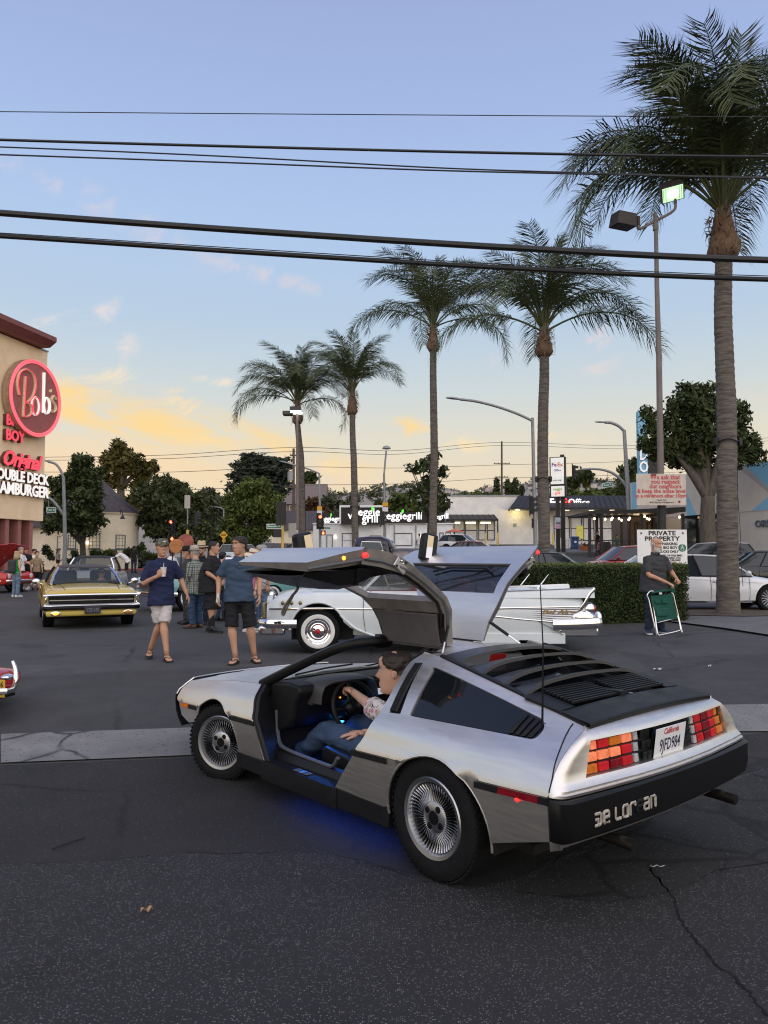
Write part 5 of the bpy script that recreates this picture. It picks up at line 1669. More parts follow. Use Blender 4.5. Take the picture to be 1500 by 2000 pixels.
def pylon():
 y=58
 g=gu(1092,y)
 rt=thing('pylon_sign','black double post pylon sign with three lit panels behind the second palm','sign',tuple(g))
 L=lambda u,v:at(u,v,y)-g
 for u in(1088,1098):
  a=L(u,888 if u>1090 else 895)
  MB().bx(a.x-.14,a.x+.14,-.1,.15,-.2,a.z).build('post',BLACKM,rt,smooth=False)
 ex=V((1,-.45,0)).normalized()
 white=mat('lit white panel',(.7,.7,.68),.5,var=.08,vs=2,emit=(1,.97,.9),es=.35)
 for(u,v,w,h,kind)in((1085,913,1.0,1.45,0),(1085,938.5,1.0,.60,1),(1086,960,1.0,.80,2)):
  c=L(u+2,v)+V((0,-.25,0))
  M=frame3(c,ex)
  MB().bx(-w/2-.10,w/2+.10,.02,.40,-h/2-.06,h/2+.06).xf(M).build('panel_box',BLACKM,rt,smooth=False)
  pn=MB().bx(-w/2,w/2,-.02,.02,-h/2,h/2).xf(M).build('panel',white,rt,smooth=False)
  pur,org,grn=mat('sign purple',(.14,.05,.30),.5,var=0),mat('sign orange',(.75,.16,.03),.5,var=0),mat('sign lime',(.35,.55,.05),.5,var=0)
  if kind==0:
   letters('Fe','sign_lettering',.42,M@Matrix.Translation((-.24,-.03,.18)),pur,pn,.005,.01)
   letters('Ex','sign_lettering',.42,M@Matrix.Translation((.22,-.03,.18)),org,pn,.005,.01)
   letters('Office','sign_lettering',.22,M@Matrix.Translation((0,-.03,-.25)),pur,pn,.005,.004)
  elif kind==1:
   letters('print ship','sign_lettering',.17,M@Matrix.Translation((0,-.03,0)),BLACKM,pn,.005,.002)
  else:
   letters('veggie','sign_lettering',.28,M@Matrix.Translation((0,-.03,.16)),grn,pn,.005,.006)
   letters('grill','sign_lettering',.28,M@Matrix.Translation((0,-.03,-.14)),LRED,pn,.005,.006)
 for v,c_ in((1036,(.35,.4,.5)),(1048,(.45,.3,.42))):
  MB().box(L(1088,v-20)+V((0,-.35,0)),(.38,.02,.38)).build('small_notice',mat('notice %d'%v,c_,.6,var=.15),rt,smooth=False)
pylon()
def bin_():
 y=66
 g=gp(1122,1072)
 g=gu(1122,y)
 rt=thing('recycling_bin','blue wheeled recycling bin standing by the low white wall','bin',tuple(g))
 bl=mat('bin blue',(.03,.08,.20),.5,var=.1)
 MB().loft([[V((x*w,yy*w,z))for x,yy in((-1,-1),(1,-1),(1,1),(-1,1))]for w,z in((.25,.06),(.31,.95))],wrap=True,cap=True).build('body',bl,rt,smooth=False,bevel=.03)
 MB().loft([[V((x*w,yy*w-.03,z))for x,yy in((-1,-1),(1,-1),(1,1),(-1,1))]for w,z in((.34,.95),(.35,1.02),(.28,1.10))],wrap=True,cap=True).build('lid',bl,rt,smooth=False)
 for s_ in(-1,1):
  MB().lathe([(0,-.04),(.10,-.04),(.10,.04),(0,.04)],14,Matrix.Translation((s_*.26,.24,.10))@Matrix.Rotation(R(90),4,'Y')).build('wheel',BLACKM,rt)
 MB().lathe([(.11,0),(0,.01)],12,Matrix.Translation((0,-.30,.62))@Matrix.Rotation(R(86),4,'X')).build('recycling_mark',SIGW,rt)
bin_()
y=67
a,b=gu(1083,y),gu(1116,y)
lw=thing('low_wall','low white block wall left of the blue bin','wall',tuple(a))
for r_ in range(4):
 for c in range(5):
  w=(b.x-a.x)/5
  MB().box((w*(c+.5+(.0 if r_%2 else-.0)),0,.12+r_*.235+(b.z-a.z)*.5),(w-.02,.25,.22)).build('block',WHITEW,lw,smooth=False)
for u,y,h,lb in((948.5,76,1.2,'yellow bollard at the left shop front'),(971.5,76,1.2,'yellow bollard beside the awning post'),(1071,75,1.2,'yellow bollard right behind the second palm'),(1080,75,1.2,'yellow bollard at the corner of the low white wall')):
 g=gu(u,y)
 rt=thing('bollard',lb,'bollard',tuple(g),0,'yellow bollards at the long shop')
 MB().lathe([(.09,-.1),(.09,h),(.06,h+.05),(0,h+.06)],10).build('post',YPOST,rt)
y=64
g=gu(888,y)
rt=thing('parasol','faded orange parasol in front of the restaurant','parasol',tuple(g))
zt=at(888,1032,y).z-g.z
MB().tube([V((0,0,0)),V((0,0,zt))],.03,6).build('pole',BLACKM,rt)
m=MB()
for i in range(8):
 a0,a1=2*math.pi*i/8,2*math.pi*(i+1)/8
 m.add([V((0,0,zt)),V((.85*math.cos(a0),.85*math.sin(a0),zt-.30)),V((.85*math.cos(a1),.85*math.sin(a1),zt-.30))],[(0,1,2)])
m.build('canopy',mat('orange canvas',(.55,.16,.09),.8,var=.15,vs=4),rt,smooth=False,solid=.01)
for u,y,lb in((1138,62,'round terracotta planter at the left patio post'),(1143,60.5,'second terracotta planter just right of the first')):
 g=gu(u,y)
 rt=thing('planter',lb,'planter',tuple(g))
 MB().lathe([(0,0),(.22,0),(.30,.42),(.26,.44),(.24,.38),(0,.38)],14).build('pot',mat('terracotta',(.42,.14,.06),.8,var=.2),rt)
 vs,fs=leaf_cloud([((0,0,.5),(.22,.22,.16))],90,.07,int(u),.3)
 tag(link('foliage',leaf_mesh('foliage',vs,fs,LF_RED),None,rt),kind='stuff')
for u,v,r_,y,c,lb in((345,1067,14,23,(.40,.15,.05),'lower round orange board with faded lettering behind the crowd'),(363,1058,15,24.5,(.30,.08,.06),'upper round red board behind the dark hat')):
 g=gu(u,y)
 rt=thing('round_board',lb,'sign board',tuple(g))
 z=at(u,v,y).z-g.z
 rr=r_/FPX*y
 MB().lathe([(0,-.03),(rr,-.03),(rr,.03),(rr*.94,.05),(0,.05)],32,Matrix.Translation((0,0,z))@Matrix.Rotation(R(90),4,'X')).build('board',mat('painted board %d'%u,c,.6,var=.35,vs=6),rt)
 for s_ in(-.6,.6):
  MB().tube([V((rr*s_,.05,0)),V((rr*s_,.05,z))],.02,6).build('leg',BLACKM,rt)
# ================================================================ the stainless gullwing car
STEEL=mat('brushed steel',(.74,.715,.675),.42,1.0,var=.035,vs=5,stretch=(1,3,12),rvar=.035,aniso=.3)
BLK=mat('black plastic',(.0095,.010,.0115),.45,var=.1,rvar=.08,spec=.28)
BLKS=mat('satin black',(.007,.007,.008),.35,var=.1,spec=.25)
RUB=mat('tyre rubber',(.009,.009,.010),.75,var=.2,vs=20,bump=.15,bs=120,spec=.2)
CHROME=mat('chrome',(.80,.81,.83),.07,1.0,var=0)
ALLOY=mat('cast alloy',(.45,.46,.48),.35,1.0,var=.06)
DGLASS=mat('tinted glass',(.008,.010,.013),.04,var=0,spec=.7,alpha=.88)
CGLASS=mat('clear glass',(.03,.04,.04),.03,var=0,spec=.6,alpha=.30)
TRIMG=mat('grey headliner',(.115,.105,.112),.8,var=.12,vs=8,bump=.1,bs=200)
FRAMEG=mat('bronze grey door frame',(.20,.187,.172),.42,var=.25,vs=9,rvar=.1)
LEATHER=mat('black leather',(.009,.009,.010),.45,var=.15,bump=.12,bs=90,spec=.25)
DARK=mat('dark cavity',(.008,.008,.009),.9,var=0)
RLENS=mat('red lens',(.42,.012,.018),.12,var=.35,vs=18,emit=(.9,.03,.03),es=.10)
RLENS2=mat('deep red lens',(.16,.006,.012),.12,var=.3,vs=18,emit=(.6,.01,.02),es=.03)
REFLENS=mat('sunset reflection lens',(.75,.20,.09),.12,var=.45,vs=22,emit=(1,.26,.12),es=.34)  # sunset reflection put into the colour and glow of the left tail lenses
ALENS=mat('amber lens',(.50,.13,.015),.12,var=.3,vs=18,emit=(1,.3,.03),es=.08)
WLENS=mat('white lens',(.38,.38,.38),.2,var=.3,vs=60)
RLED=mat('red lamp lit',(.6,.02,.02),.3,var=0,emit=(1,.03,.03),es=1.6)
ALED=mat('amber lamp lit',(.7,.3,.02),.3,var=0,emit=(1,.38,.05),es=2.0)
BLUEL=mat('blue lamp lit',(.05,.1,.6),.3,var=0,emit=(.05,.35,1),es=4.0)
SEAL=mat('rubber seal',(.085,.09,.10),.5,var=.1)
DL_T,DL_YAW=(.9432,4.7827),2.28089943
def tyre_wheel(R_,w,rimr,n_sp,parent,loc,steer=0.0,side=1,style='turbine',name='wheel',white=False,seg=40):
 """wheel: tyre with tread blocks as the part, rim and spokes as its pieces; outer face towards +Y * side"""
 Mr=Matrix.Rotation(R(-90)*side,4,'X')
 b=MB()
 b.lathe([(rimr,-w*.42),(rimr+.012,-w*.5),(R_-.045,-w*.5),(R_-.014,-w*.44),(R_,-w*.30),(R_,w*.30),(R_-.014,w*.44),(R_-.045,w*.5),(rimr+.03,w*.49),(rimr+.008,w*.46),(rimr,w*.40)],seg,Mr)
 for i in range(56):
  a=2*math.pi*i/56
  for s_ in(-1,1):
   c=V(((R_-.004)*math.cos(a),(R_-.004)*math.sin(a),s_*w*.36))
   b.box(Mr@c,(.010,.018,w*.17),(Mr.to_3x3()@Matrix.Rotation(a,3,'Z')))
 t=b.build(name,RUB,parent,ang=35)
 t.location=loc
 t.rotation_euler=(0,0,steer)
 if white:
  w_=MB()
  w_.lathe([(rimr+.004,w*.475),(rimr+.035,w*.508),(R_-.085,w*.510),(R_-.080,w*.49)],seg,Mr)
  w_.build('whitewall',mat('whitewall',(.72,.72,.70),.6,var=.04),t)
 b=MB()
 b.lathe([(rimr+.002,-w*.4),(rimr-.03,-w*.36),(rimr-.04,w*.2),(rimr-.022,w*.40),(rimr-.016,w*.47),(rimr+.004,w*.49),(rimr+.010,w*.46)],seg,Mr)
 b.build('rim',ALLOY if style!='chrome' else CHROME,t)
 b=MB()
 b.lathe([(0.0,w*.02),(rimr-.035,w*.02)],seg,Mr)
 b.build('brake_cover',DARK,t)
 if style=='turbine':
  b=MB()
  hub=rimr*.42
  for i in range(n_sp):
   a=2*math.pi*i/n_sp
   ca,sa=math.cos(a),math.sin(a)
   p=[V((r*ca,r*sa,h))for r,h in((hub*.95,w*.36),(rimr*.68,w*.30),(rimr-.026,w*.37))]
   b.tube([Mr@q for q in p],[(.011,.0026),(.012,.0042),(.014,.0058)],6,up=Mr.to_3x3()@V((-sa,ca,0)))
  b.build('spoke_ring',mat('polished fins',(.62,.63,.65),.22,1.0,var=0),t)
  b=MB()
  b.lathe([(hub,w*.26),(hub,w*.36),(hub-.01,w*.39),(hub*.42,w*.405),(hub*.40,w*.37),(0,w*.37)],32,Mr)
  h_=b.build('hub',ALLOY,t)
  for i in range(4):
   a=R(45)+i*R(90)+.2
   nb=MB()
   nb.lathe([(.019,w*.36),(.019,w*.402),(.012,w*.41),(0,w*.41)],12,Mr@Matrix.Translation((hub*.66*math.cos(a),hub*.66*math.sin(a),0)))
   nb.build('lug_recess',BLKS,t)
  cb=MB()
  cb.lathe([(hub*.40,w*.38),(hub*.38,w*.425),(0,w*.43)],20,Mr)
  cb.build('centre_cap',BLKS,t)
 elif style=='multi':
  b=MB()
  for i in range(n_sp):
   a=2*math.pi*i/n_sp
   for da in(-.05,.05)if n_sp<=10 else(0,):
    ca,sa=math.cos(a+da),math.sin(a+da)
    p=[V((r*ca,r*sa,h))for r,h in((rimr*.12,w*.38),(rimr*.6,w*.36),(rimr-.02,w*.38))]
    b.tube([Mr@q for q in p],[(.013,.012),(.009,.012),(.012,.012)],6,up=Mr.to_3x3()@V((-sa,ca,0)))
  b.lathe([(rimr*.2,w*.3),(rimr*.2,w*.42),(0,w*.43)],20,Mr)
  b.build('spokes',ALLOY,t)
 else:
  b=MB()
  b.lathe([(rimr-.012,w*.40),(rimr*.86,w*.50),(rimr*.72,w*.44),(rimr*.60,w*.47),(rimr*.50,w*.40),(rimr*.3,w*.46),(rimr*.12,w*.54),(0,w*.55)],28,Mr)
  b.build('hubcap',CHROME,t)
 return t
def build_gullwing():
 root=thing('gullwing_car','brushed steel coupe with both wing doors raised in the foreground','car',(DL_T[0],DL_T[1],0),DL_YAW)
 sfn=lambda x,z:V((x,dl_Y(x,z),z))
 def both(mb,name,m,solid=.012,ang=40):
  o=mb.build(name,m,root,ang=ang,solid=solid)
  o2=mb.mirror_y().build(name,m,root,ang=ang,solid=solid)
  return o,o2
 def arch(i,n,a0,a1,k=1.0):
  cx,cz,a,b=ARCHES[i]
  return[(cx+a*k*math.cos(R(a0+(a1-a0)*j/n)),cz+b*k*math.sin(R(a0+(a1-a0)*j/n)))for j in range(n+1)]
 def smooth2(pts,k=5):
  return[(p.x,p.y)for p in smooth_line([(a,b,0)for a,b in pts],k)]
 qwin=smooth2([(.285,1.066),(.302,1.080),(.28,1.082)],3)+[(.063,1.043),(-.30,.975),(-.53,.931)]+smooth2([(-.53,.931),(-.585,.918),(-.622,.885),(-.61,.850),(-.57,.843)],3)+[(-.199,.837),(.22,.829)]+smooth2([(.22,.829),(.262,.832),(.268,.85)],3)
 vent=[(.463,1.091),(.405,1.095),(.345,.826),(.440,.820)]
 Bedge=smooth2([(.455,1.153),(.515,1.085),(.508,.985),(.510,.887),(.540,.724),(.609,.595)],4)+[(.80,.376),(.859,.305)]
 top=[(-.80+1.11*t,.912+.223*t)for t in(0,.2,.4,.6,.8,1)]
 out=Bedge+[(.40,.30)]+arch(0,22,0,180)+[(-.437,.325),(-.60,.375),(-.80,.432),(-.806,.60),(-.806,.72),(-.806,.80),(-.806,.87),(-.803,.909)]+top[1:]
 fl=lambda x0,x1,dz,n=40:[(x0+(x1-x0)*i/n,dl_zc(x0+(x1-x0)*i/n)+dz)for i in range(n+1)]
 ring=lambda i,k:[(ARCHES[i][0]+ARCHES[i][2]*k*math.cos(R(a)),ARCHES[i][1]+ARCHES[i][3]*k*math.sin(R(a)))for a in range(2,179,6)]
 fts=[fl(x0,x1,dz)for dz in(-.028,-.004,.004,.03,.06)for x0,x1 in((.25,.72),(-.83,-.38))]+[ring(0,1.06),ring(0,1.13),ring(0,1.22)]
 m=MB().sheet(out,sfn,.028,[qwin,vent],fts)
 both(m,'rear_quarter',STEEL)
 m=MB().tube([sfn(x,z)+V((0,.001,0))for x,z in smooth2([(-.729,.919),(-.752,.87),(-.768,.835),(-.80,.74),(-.806,.66)],4)],.0035,5)
 both(m,'panel_seam',BLK,0)
 gi=lambda x,z:V((x,dl_Y(x,z)-.012,z))
 gw=[(x,z)for x,z in qwin if x>-.46]
 gw=[p for p in qwin]
 m=MB().sheet(gw,gi,.06)
 for mm in(m,m.mirror_y()):
  g=mm.build('quarter_window',DGLASS,root)
  g['label']='dark tinted rear quarter window'
 for s_ in(1,-1):
  for k in range(4):
   x0=-.455-k*.040
   m=MB()
   rows=[]
   for j in range(6):
    z=.850+(.085-k*.008)*j/5
    x=x0+.02*j/5*-1
    y=dl_Y(x,z)
    rows.append([V((x+.020,(y-.008)*s_,z)),V((x+.006,(y+.004)*s_,z)),V((x-.012,(y-.003)*s_,z))])
   m.loft(rows).build('vent_fin',BLK,root,solid=.004)
 m=MB().sheet(vent,gi,.05)
 both(m,'pillar_vent',BLKS,.004)
 for k in range(3):
  f_=(.15+.35*k)
  m=MB()
  pts=[sfn(.463+(.405-.463)*f_+(-.022+(-.001))*t,1.085+(.832-1.085)*t)for t in(0,.25,.5,.75,1)]
  m.tube(pts,.011,6)
  both(m,'vent_rib',BLK,0)
 for i in(0,1):
  a=arch(i,26,-6,186,.985)
  m=MB().tube([sfn(x,z)-V((0,.006,0))for x,z in a],.0075,8)
  both(m,'arch_lip',STEEL,0)
  cx,cz,ra,rb=ARCHES[i]
  m=MB()
  m.loft([[V((x,dl_Y(x,max(z,.3))-.01,z))for x,z in arch(i,20,-8,188,1.01)],[V((x,.45,z))for x,z in arch(i,20,-8,188,1.01)]])
  m.add([V((x,.45,z))for x,z in arch(i,20,-8,188,1.01)],[tuple(range(21))])
  both(m,'wheel_well',DARK,0)
 fe=smooth2([(1.925,.80),(1.87,.70),(1.812,.582)],4)+[(1.702,.299)]
 topf=[(3.16,.668),(2.8,.716),(2.4,.764),(2.1,.789)]
 nose=[(2.745,.40),(2.95,.36),(3.10,.40),(3.14,.50),(3.17,.545),(3.165,.60)]
 out=fe+[(2.05,.292)]+[p for p in arch(1,22,180,0)]+nose+topf
 fts=[fl(1.75,2.12,dz,12)for dz in(-.028,-.004,.004,.03,.06)]+[fl(2.72,3.2,dz,12)for dz in(-.028,-.004,.004,.03,.06)]+[ring(1,1.06),ring(1,1.13),ring(1,1.22)]
 m=MB().sheet(out,sfn,.028,(),fts)
 both(m,'front_fender',STEEL)
 for x0,x1,mt,nm in((.665,.335,BLK,'rub_strip'),(1.80,2.16,BLK,'rub_strip'),(-.345,-.50,BLK,'rub_strip'),(-.50,-.74,RLENS2,'side_marker'),(-.742,-.80,BLK,'rub_strip'),(2.76,2.92,BLK,'rub_strip'),(2.92,3.08,ALENS,'side_marker')):
  for s_ in(1,-1):
   rows=[]
   for j in range(7):
    x=x0+(x1-x0)*j/6
    zc=dl_zc(x)-.003
    y=dl_wc(x)
    fl=dl_Y(x,zc-.02)
    rows.append([V((x,(fl-.02)*s_,zc)),V((x,(fl+.009)*s_,zc-.004)),V((x,(fl+.010)*s_,zc-.034)),V((x,(fl-.02)*s_,zc-.04))])
   MB().loft(rows,cap=True).build(nm,mt,root,ang=25)
 MB().ell((-.62,dl_Y(-.62,.585)+.010,.585),(.016,.006,.010),8,6).build('marker_bulb',RLED,root)
 def hoodz(x,y):
  e=dl_zb(x)
  t=abs(y)/dl_yb(x)
  zz=e+.028*(1-t*t)
  for c in(.30,.62):
   zz+=.006*sstep(c+.02,c-.02,abs(y)/.8)
  return zz
 m=MB()
 rows=[]
 for i in range(18):
  x=1.97+(3.15-1.97)*i/17
  w=dl_yb(x)-.022
  rows.append([V((x,w*j/14,hoodz(x,w*j/14)))for j in range(-14,15)])
 m.loft(rows).build('hood',STEEL,root,solid=.012)
 m=MB()
 for s_ in(1,-1):
  rows=[]
  for i in range(12):
   x=1.93+(3.16-1.93)*i/11
   w=dl_yb(x)
   rows.append([V((x,(w-.016)*s_,hoodz(x,w-.016)-.001)),V((x,(w-.004)*s_,hoodz(x,w)+.001)),V((x,(w+.004)*s_,dl_zb(x)-.004))])
  m.loft(rows)
 m.build('fender_top',STEEL,root,solid=.008)
 m=MB()
 rows=[]
 for z,xo in((.70,0),(.66,.035),(.60,.075),(.56,.085),(.555,.10),(.50,.105),(.42,.09),(.36,.05),(.30,-.02)):
  rows.append([V((3.15+xo+.12*(1-abs(t)**2.2),t*(dl_yb(3.15)+(.10 if z<.6 else .02+(.66-z))),min(z,hoodz(3.15,0))))for t in[j/10 for j in range(-10,11)]])
 m.loft(rows[:4]).build('nose_panel',STEEL,root,solid=.01)
 MB().loft(rows[4:]).build('front_bumper',BLK,root,solid=.01)
 m=MB()
 m.loft([[V((1.975,y,hoodz(1.975,y)-.004))for y in[.75*j/8 for j in range(-8,9)]],[V((1.86,y,.822+.01*(1-(y/.75)**2)))for y in[.75*j/8 for j in range(-8,9)]]])
 m.build('cowl',BLK,root,solid=.006)
 m=MB()
 zr=lambda y:1.150-.030*max(0,(abs(y)-.2)/.32)**2
 def plate(x0f,x1f,w0,w1,n=10):
  rows=[]
  for i in range(6):
   t=i/5
   w=w0+(w1-w0)*t
   rows.append([V((x0f(w*j/n)*(1-t)+x1f(w*j/n)*t,w*j/n,zr(w*j/n)-.0-(.004 if t in(0,1)else 0)))for j in range(-n,n+1)])
  return MB().loft(rows)
 hoop=plate(lambda y:.305,lambda y:.56-.10*sstep(.2,.52,abs(y)),.512,.512)
 hoop.build('roof_panel',STEEL,root,solid=.015)
 plate(lambda y:.56,lambda y:1.27,.155,.155).build('roof_spine',STEEL,root,solid=.02)
 plate(lambda y:1.27,lambda y:1.33-.06*(abs(y)/.5)**2,.47,.47).build('windscreen_header',BLK,root,solid=.03)
 for s_ in(1,-1):
  MB().tube(smooth_line([V((1.96,.775*s_,.79)),V((1.70,.665*s_,.925)),V((1.45,.56*s_,1.05)),V((1.28,.455*s_,1.125)),V((1.20,.30*s_,1.143)),V((1.18,.17*s_,1.147))],6),[(.030,.036)]*31,8).build('windscreen_pillar',BLKS,root)
  MB().tube([V((1.24,.150*s_,1.132)),V((.58,.150*s_,1.136))],.016,6).build('door_hinge',FRAMEG,root)
  rows=[[V((x,(dl_Y(x,z)-.010)*s_,z)),V((x+.045,(dl_Y(x,z)-.05)*s_,z)),V((x-.02,(dl_Y(x,z)-.13)*s_,z-.01))]for x,z in Bedge]
  MB().loft(rows).build('rear_door_jamb',BLKS,root,solid=.006)
  rows=[[V((x-.002,(dl_Y(x,z)-.004)*s_,z)),V((x-.03,(dl_Y(x,z)-.03)*s_,z)),V((x-.012,(dl_Y(x,z)-.10)*s_,z)),V((x+.04-(.80-z)*.02,.72*s_,z+.0))]for x,z in fe]
  rows.insert(0,[p+V((0,0,.012))for p in rows[0]])
  MB().loft(rows).build('front_door_jamb',BLK,root,solid=.01,ang=25)
  MB().tube([V((x-.004,(dl_Y(x,z)-.012)*s_,z))for x,z in fe],.010,6).build('jamb_seal',BLKS,root)
  m=MB()
  prof=[(.908,.17),(.912,.235),(.906,.296),(.80,.302),(.775,.345),(.735,.352),(.72,.30)]
  xs_=[1.74,1.55,1.3,1.05,.85]
  m.loft([[V((x,y*s_,z))for y,z in prof]for x in xs_],cap=True)
  m.build('sill',BLK,root,ang=30)
  m=MB()
  m.tube(smooth_line([V((1.80,.735*s_,.62)),V((1.79,.735*s_,.47)),V((1.74,.745*s_,.385)),V((1.60,.75*s_,.362)),V((1.20,.755*s_,.355)),V((1.08,.76*s_,.365)),V((1.02,.765*s_,.43))],5),[(.016,.013)]*31,8)
  m.build('door_seal',SEAL,root)
  for xa,xb,zt_ in((.36,.86,.30),(1.74,2.10,.295)):
   MB().box(((xa+xb)/2,.88*s_,(.18+zt_)/2),(xb-xa,.045,zt_-.18)).build('rocker',BLK,root,bevel=.008)
  for k in range(3):
   MB().box((1.22+.06*k,.862*s_,.303),(.045,.05,.006)).build('sill_emblem',ALLOY if k==1 else SEAL,root,bevel=.002)
 rows=[]
 for i in range(7):
  t=i/6
  w=.735+(.44-.735)*t
  rows.append([V((1.96+(1.30-1.96)*t+.05*(1-(y/w)**2),y,.80+(1.135-.80)*t+.012*(1-(y/w)**2)))for y in[w*j/8 for j in range(-8,9)]])
 MB().loft(rows).build('windscreen',CGLASS,root)
 for y0 in(.45,-.25):
  MB().tube([V((1.99,y0,.825)),V((1.93,y0-.25,.860)),V((1.90,y0-.5,.872))],.007,6).build('wiper',BLK,root)
 lz=lambda x:.912+(x+.80)/1.11*.223
 lw=lambda x:.615-(x+.80)/1.11*.0985
 MB().loft([[V((x,lw(x)*t,lz(x)-.075))for t in(-1,0,1)]for x in(.30,-.1,-.42)]).build('rear_window',DGLASS,root)
 MB().loft([[V((x,lw(x)*t,lz(x)-.16))for t in(-1,0,1)]for x in(.10,-.42,-.80)]).build('engine_cover',DARK,root)
 for s_ in(1,-1):
  MB().loft([[V((x,(lw(x)+.004)*s_,lz(x)-.05)),V((x,(lw(x)+.004)*s_,lz(x)+.010)),V((x,(lw(x)-.028)*s_,lz(x)+.012)),V((x,(lw(x)-.032)*s_,lz(x)-.05))]for x in(.315,0,-.4,-.80)],cap=True).build('louvre_rail',BLK,root,ang=30)
 crown=lambda y,x:.030*(1-(y/lw(x))**2)
 for k,(xa,xb)in enumerate(((.312,.165),(.085,-.040),(-.100,-.222),(-.268,-.385))):
  rows=[]
  for i in range(5):
   t=i/4
   x=xa+(xb-xa)*t
   lift=.004+(.026 if k==0 else .046)*t
   rows.append([V((x+.012*(1-(j/10)**2),(lw(x)-.006)*j/10,lz(x)+lift*(1-abs(j/10)**6*.8)+crown((lw(x))*j/10,x)*.9))for j in range(-10,11)])
  e=[p-V((0.004,0,.018))for p in rows[-1]]
  MB().loft(rows+[e]).build('louvre_slat',mat('louvre paint',(.022,.023,.026),.36,var=.08,spec=.55),root,solid=.006,ang=50)
 for k in range(9):
  x=-.405-k*.024
  for s_ in(1,-1):
   MB().box((x,.245*s_,lz(x)+.014+crown(.24,x)*.6),(.011,.42,.012),(0,R(-6),0)).build('grille_rib',BLK,root)
 m=MB()
 m.loft([[V((x,y,lz(x)+h+crown(y,x)*.6))for y in[lw(x)*.995*j/8 for j in range(-8,9)]]for x,h in((-.61,.002),(-.64,.014),(-.74,.016),(-.775,.020),(-.812,.022),(-.818,.016),(-.812,-.018),(-.79,-.02))])
 for sx in(-1,1):
  m.loft([[V((x,sx*yy,lz(x)+.012+crown(yy,x)*.6))for x in(-.39,-.50,-.62)]for yy in(.46,.60)])
 m.bx(-.62,-.39,-.028,.028,lz(-.5)+.0,lz(-.5)+.022)
 m.build('louvre_deck',BLK,root,solid=.006,ang=35)
 def back_x(y,z):
  return-.915+.05*(y/.75)**2+.13*(z-.65)
 yo=lambda z:.659+(.871-z)/.183*.070
 cols_n=[1,.5,.2,0,-.2,-.5,-1]
 zs=[.640,.652,.656,.668,.684,.700,.74,.79,.84,.862,.876,.892,.908,.918]
 off={0:-.030,1:-.034,2:-.022,3:-.024,4:-.008,5:0,6:0,7:0,8:0,9:0,10:.004,11:.016,12:.042,13:.075}
 def tail_row(k,z):
  xs0=-.808
  bw=max(yo(max(z,.69))+.022,dl_Y(-.80,min(z,.905))-.07)if z<.88 else dl_Y(-.80,min(z,.905))-.06
  bw=min(bw,dl_Y(-.80,min(z,.905))-.004)
  xb=back_x(bw,z)+off[k]
  ys=dl_Y(xs0,min(z,.905))
  pts=[V((xs0,ys,z))]
  for j in range(1,5):
   a=R(90*j/5)
   pts.append(V((xs0+(xb-xs0)*math.sin(a)**1.0*1.0,bw+(ys-bw)*math.cos(a),z)))
  o=min(yo(z),bw-.008)if z<.885 else bw-.012
  backs=[bw]+[o*c for c in cols_n]+[-bw]
  pts+=[V((back_x(y,z)+off[k],y,z))for y in backs]
  pts+=[V((p.x,-p.y,p.z))for p in reversed(pts[:5])]
  return pts
 rows=[tail_row(k,z)for k,z in enumerate(zs)]
 nrow=len(rows[0])
 m=MB()
 m.v=[p for r_ in rows for p in r_]
 c0=6
 c1=c0+len(cols_n)-1
 for i in range(len(rows)-1):
  for j in range(nrow-1):
   if 5<=i<9 and c0<=j<c1:
    continue
   m.f.append((i*nrow+j,i*nrow+j+1,(i+1)*nrow+j+1,(i+1)*nrow+j))
 lp=[rows[5][j]for j in range(c0,c1+1)]+[rows[i][c1]for i in range(6,9)]+[rows[9][j]for j in range(c1,c0-1,-1)]+[rows[i][c0]for i in range(8,5,-1)]
 m.loft([lp,[p+V((.045,0,0))for p in lp]],wrap=True)
 m.build('tail_fascia',STEEL,root,ang=30,solid=.006)
 MB().loft([[rows[5][j]+V((.034,0,-.01))for j in range(c0,c1+1)],[rows[9][j]+V((.034,0,.01))for j in range(c0,c1+1)]]).build('tail_panel',BLK,root)
 zrow=[(.706,.746),(.759,.800),(.812,.852)]
 for s_ in(1,-1):
  for rI,(z0,z1)in enumerate(zrow):
   edge=yo((z0+z1)/2)-.018
   cw=[(.278,.314,'w'),(.330,.408,'a'),(.424,.502,'b'),(.518,.590,'a'),(.606,edge,'o')]
   for cI,(y0,y1,kd)in enumerate(cw):
    sk=(.78-(z0+z1)/2)*.12
    xx=lambda y,z:back_x(y,z)+.020
    if kd=='w':
     mt=WLENS
    elif kd=='o':
     mt=ALENS if(rI==0 or s_<0)else REFLENS
    elif s_>0:
     mt=[[RLENS,RLENS2,RLENS],[REFLENS,REFLENS,REFLENS],[REFLENS,ALENS,REFLENS]][rI][cI-1]
     if mt is REFLENS and(rI,cI)in((1,1),(2,3)):
      mt=RLENS
    else:
     mt=[[RLENS,RLENS2,RLENS],[RLENS,RLENS2,RLENS],[RLENS,RLENS2,RLENS]][rI][cI-1]
    a,b_=(y0+sk)*s_,(y1+(sk if kd!='o' else sk*2))*s_
    vs=[V((xx(a,z0),a,z0)),V((xx(b_,z0),b_,z0)),V((xx(b_,z1),b_,z1)),V((xx(a,z1),a,z1))]
    m=MB().add(vs+[p+V((.018,0,0))for p in vs],[(0,1,2,3),(7,6,5,4),(0,4,5,1),(1,5,6,2),(2,6,7,3),(3,7,4,0)])
    o=m.build('tail_lens' if kd!='w' else 'reversing_lens',mt,root,smooth=False,bevel=.003)
   for q in range(2):
    y0=(.185+q*.043)*s_
    MB().box((back_x(y0,z0)+.026,y0,(z0+z1)/2),(.012,.037,z1-z0),(0,R(-7),0)).build('blank_tile',BLK,root,bevel=.003)
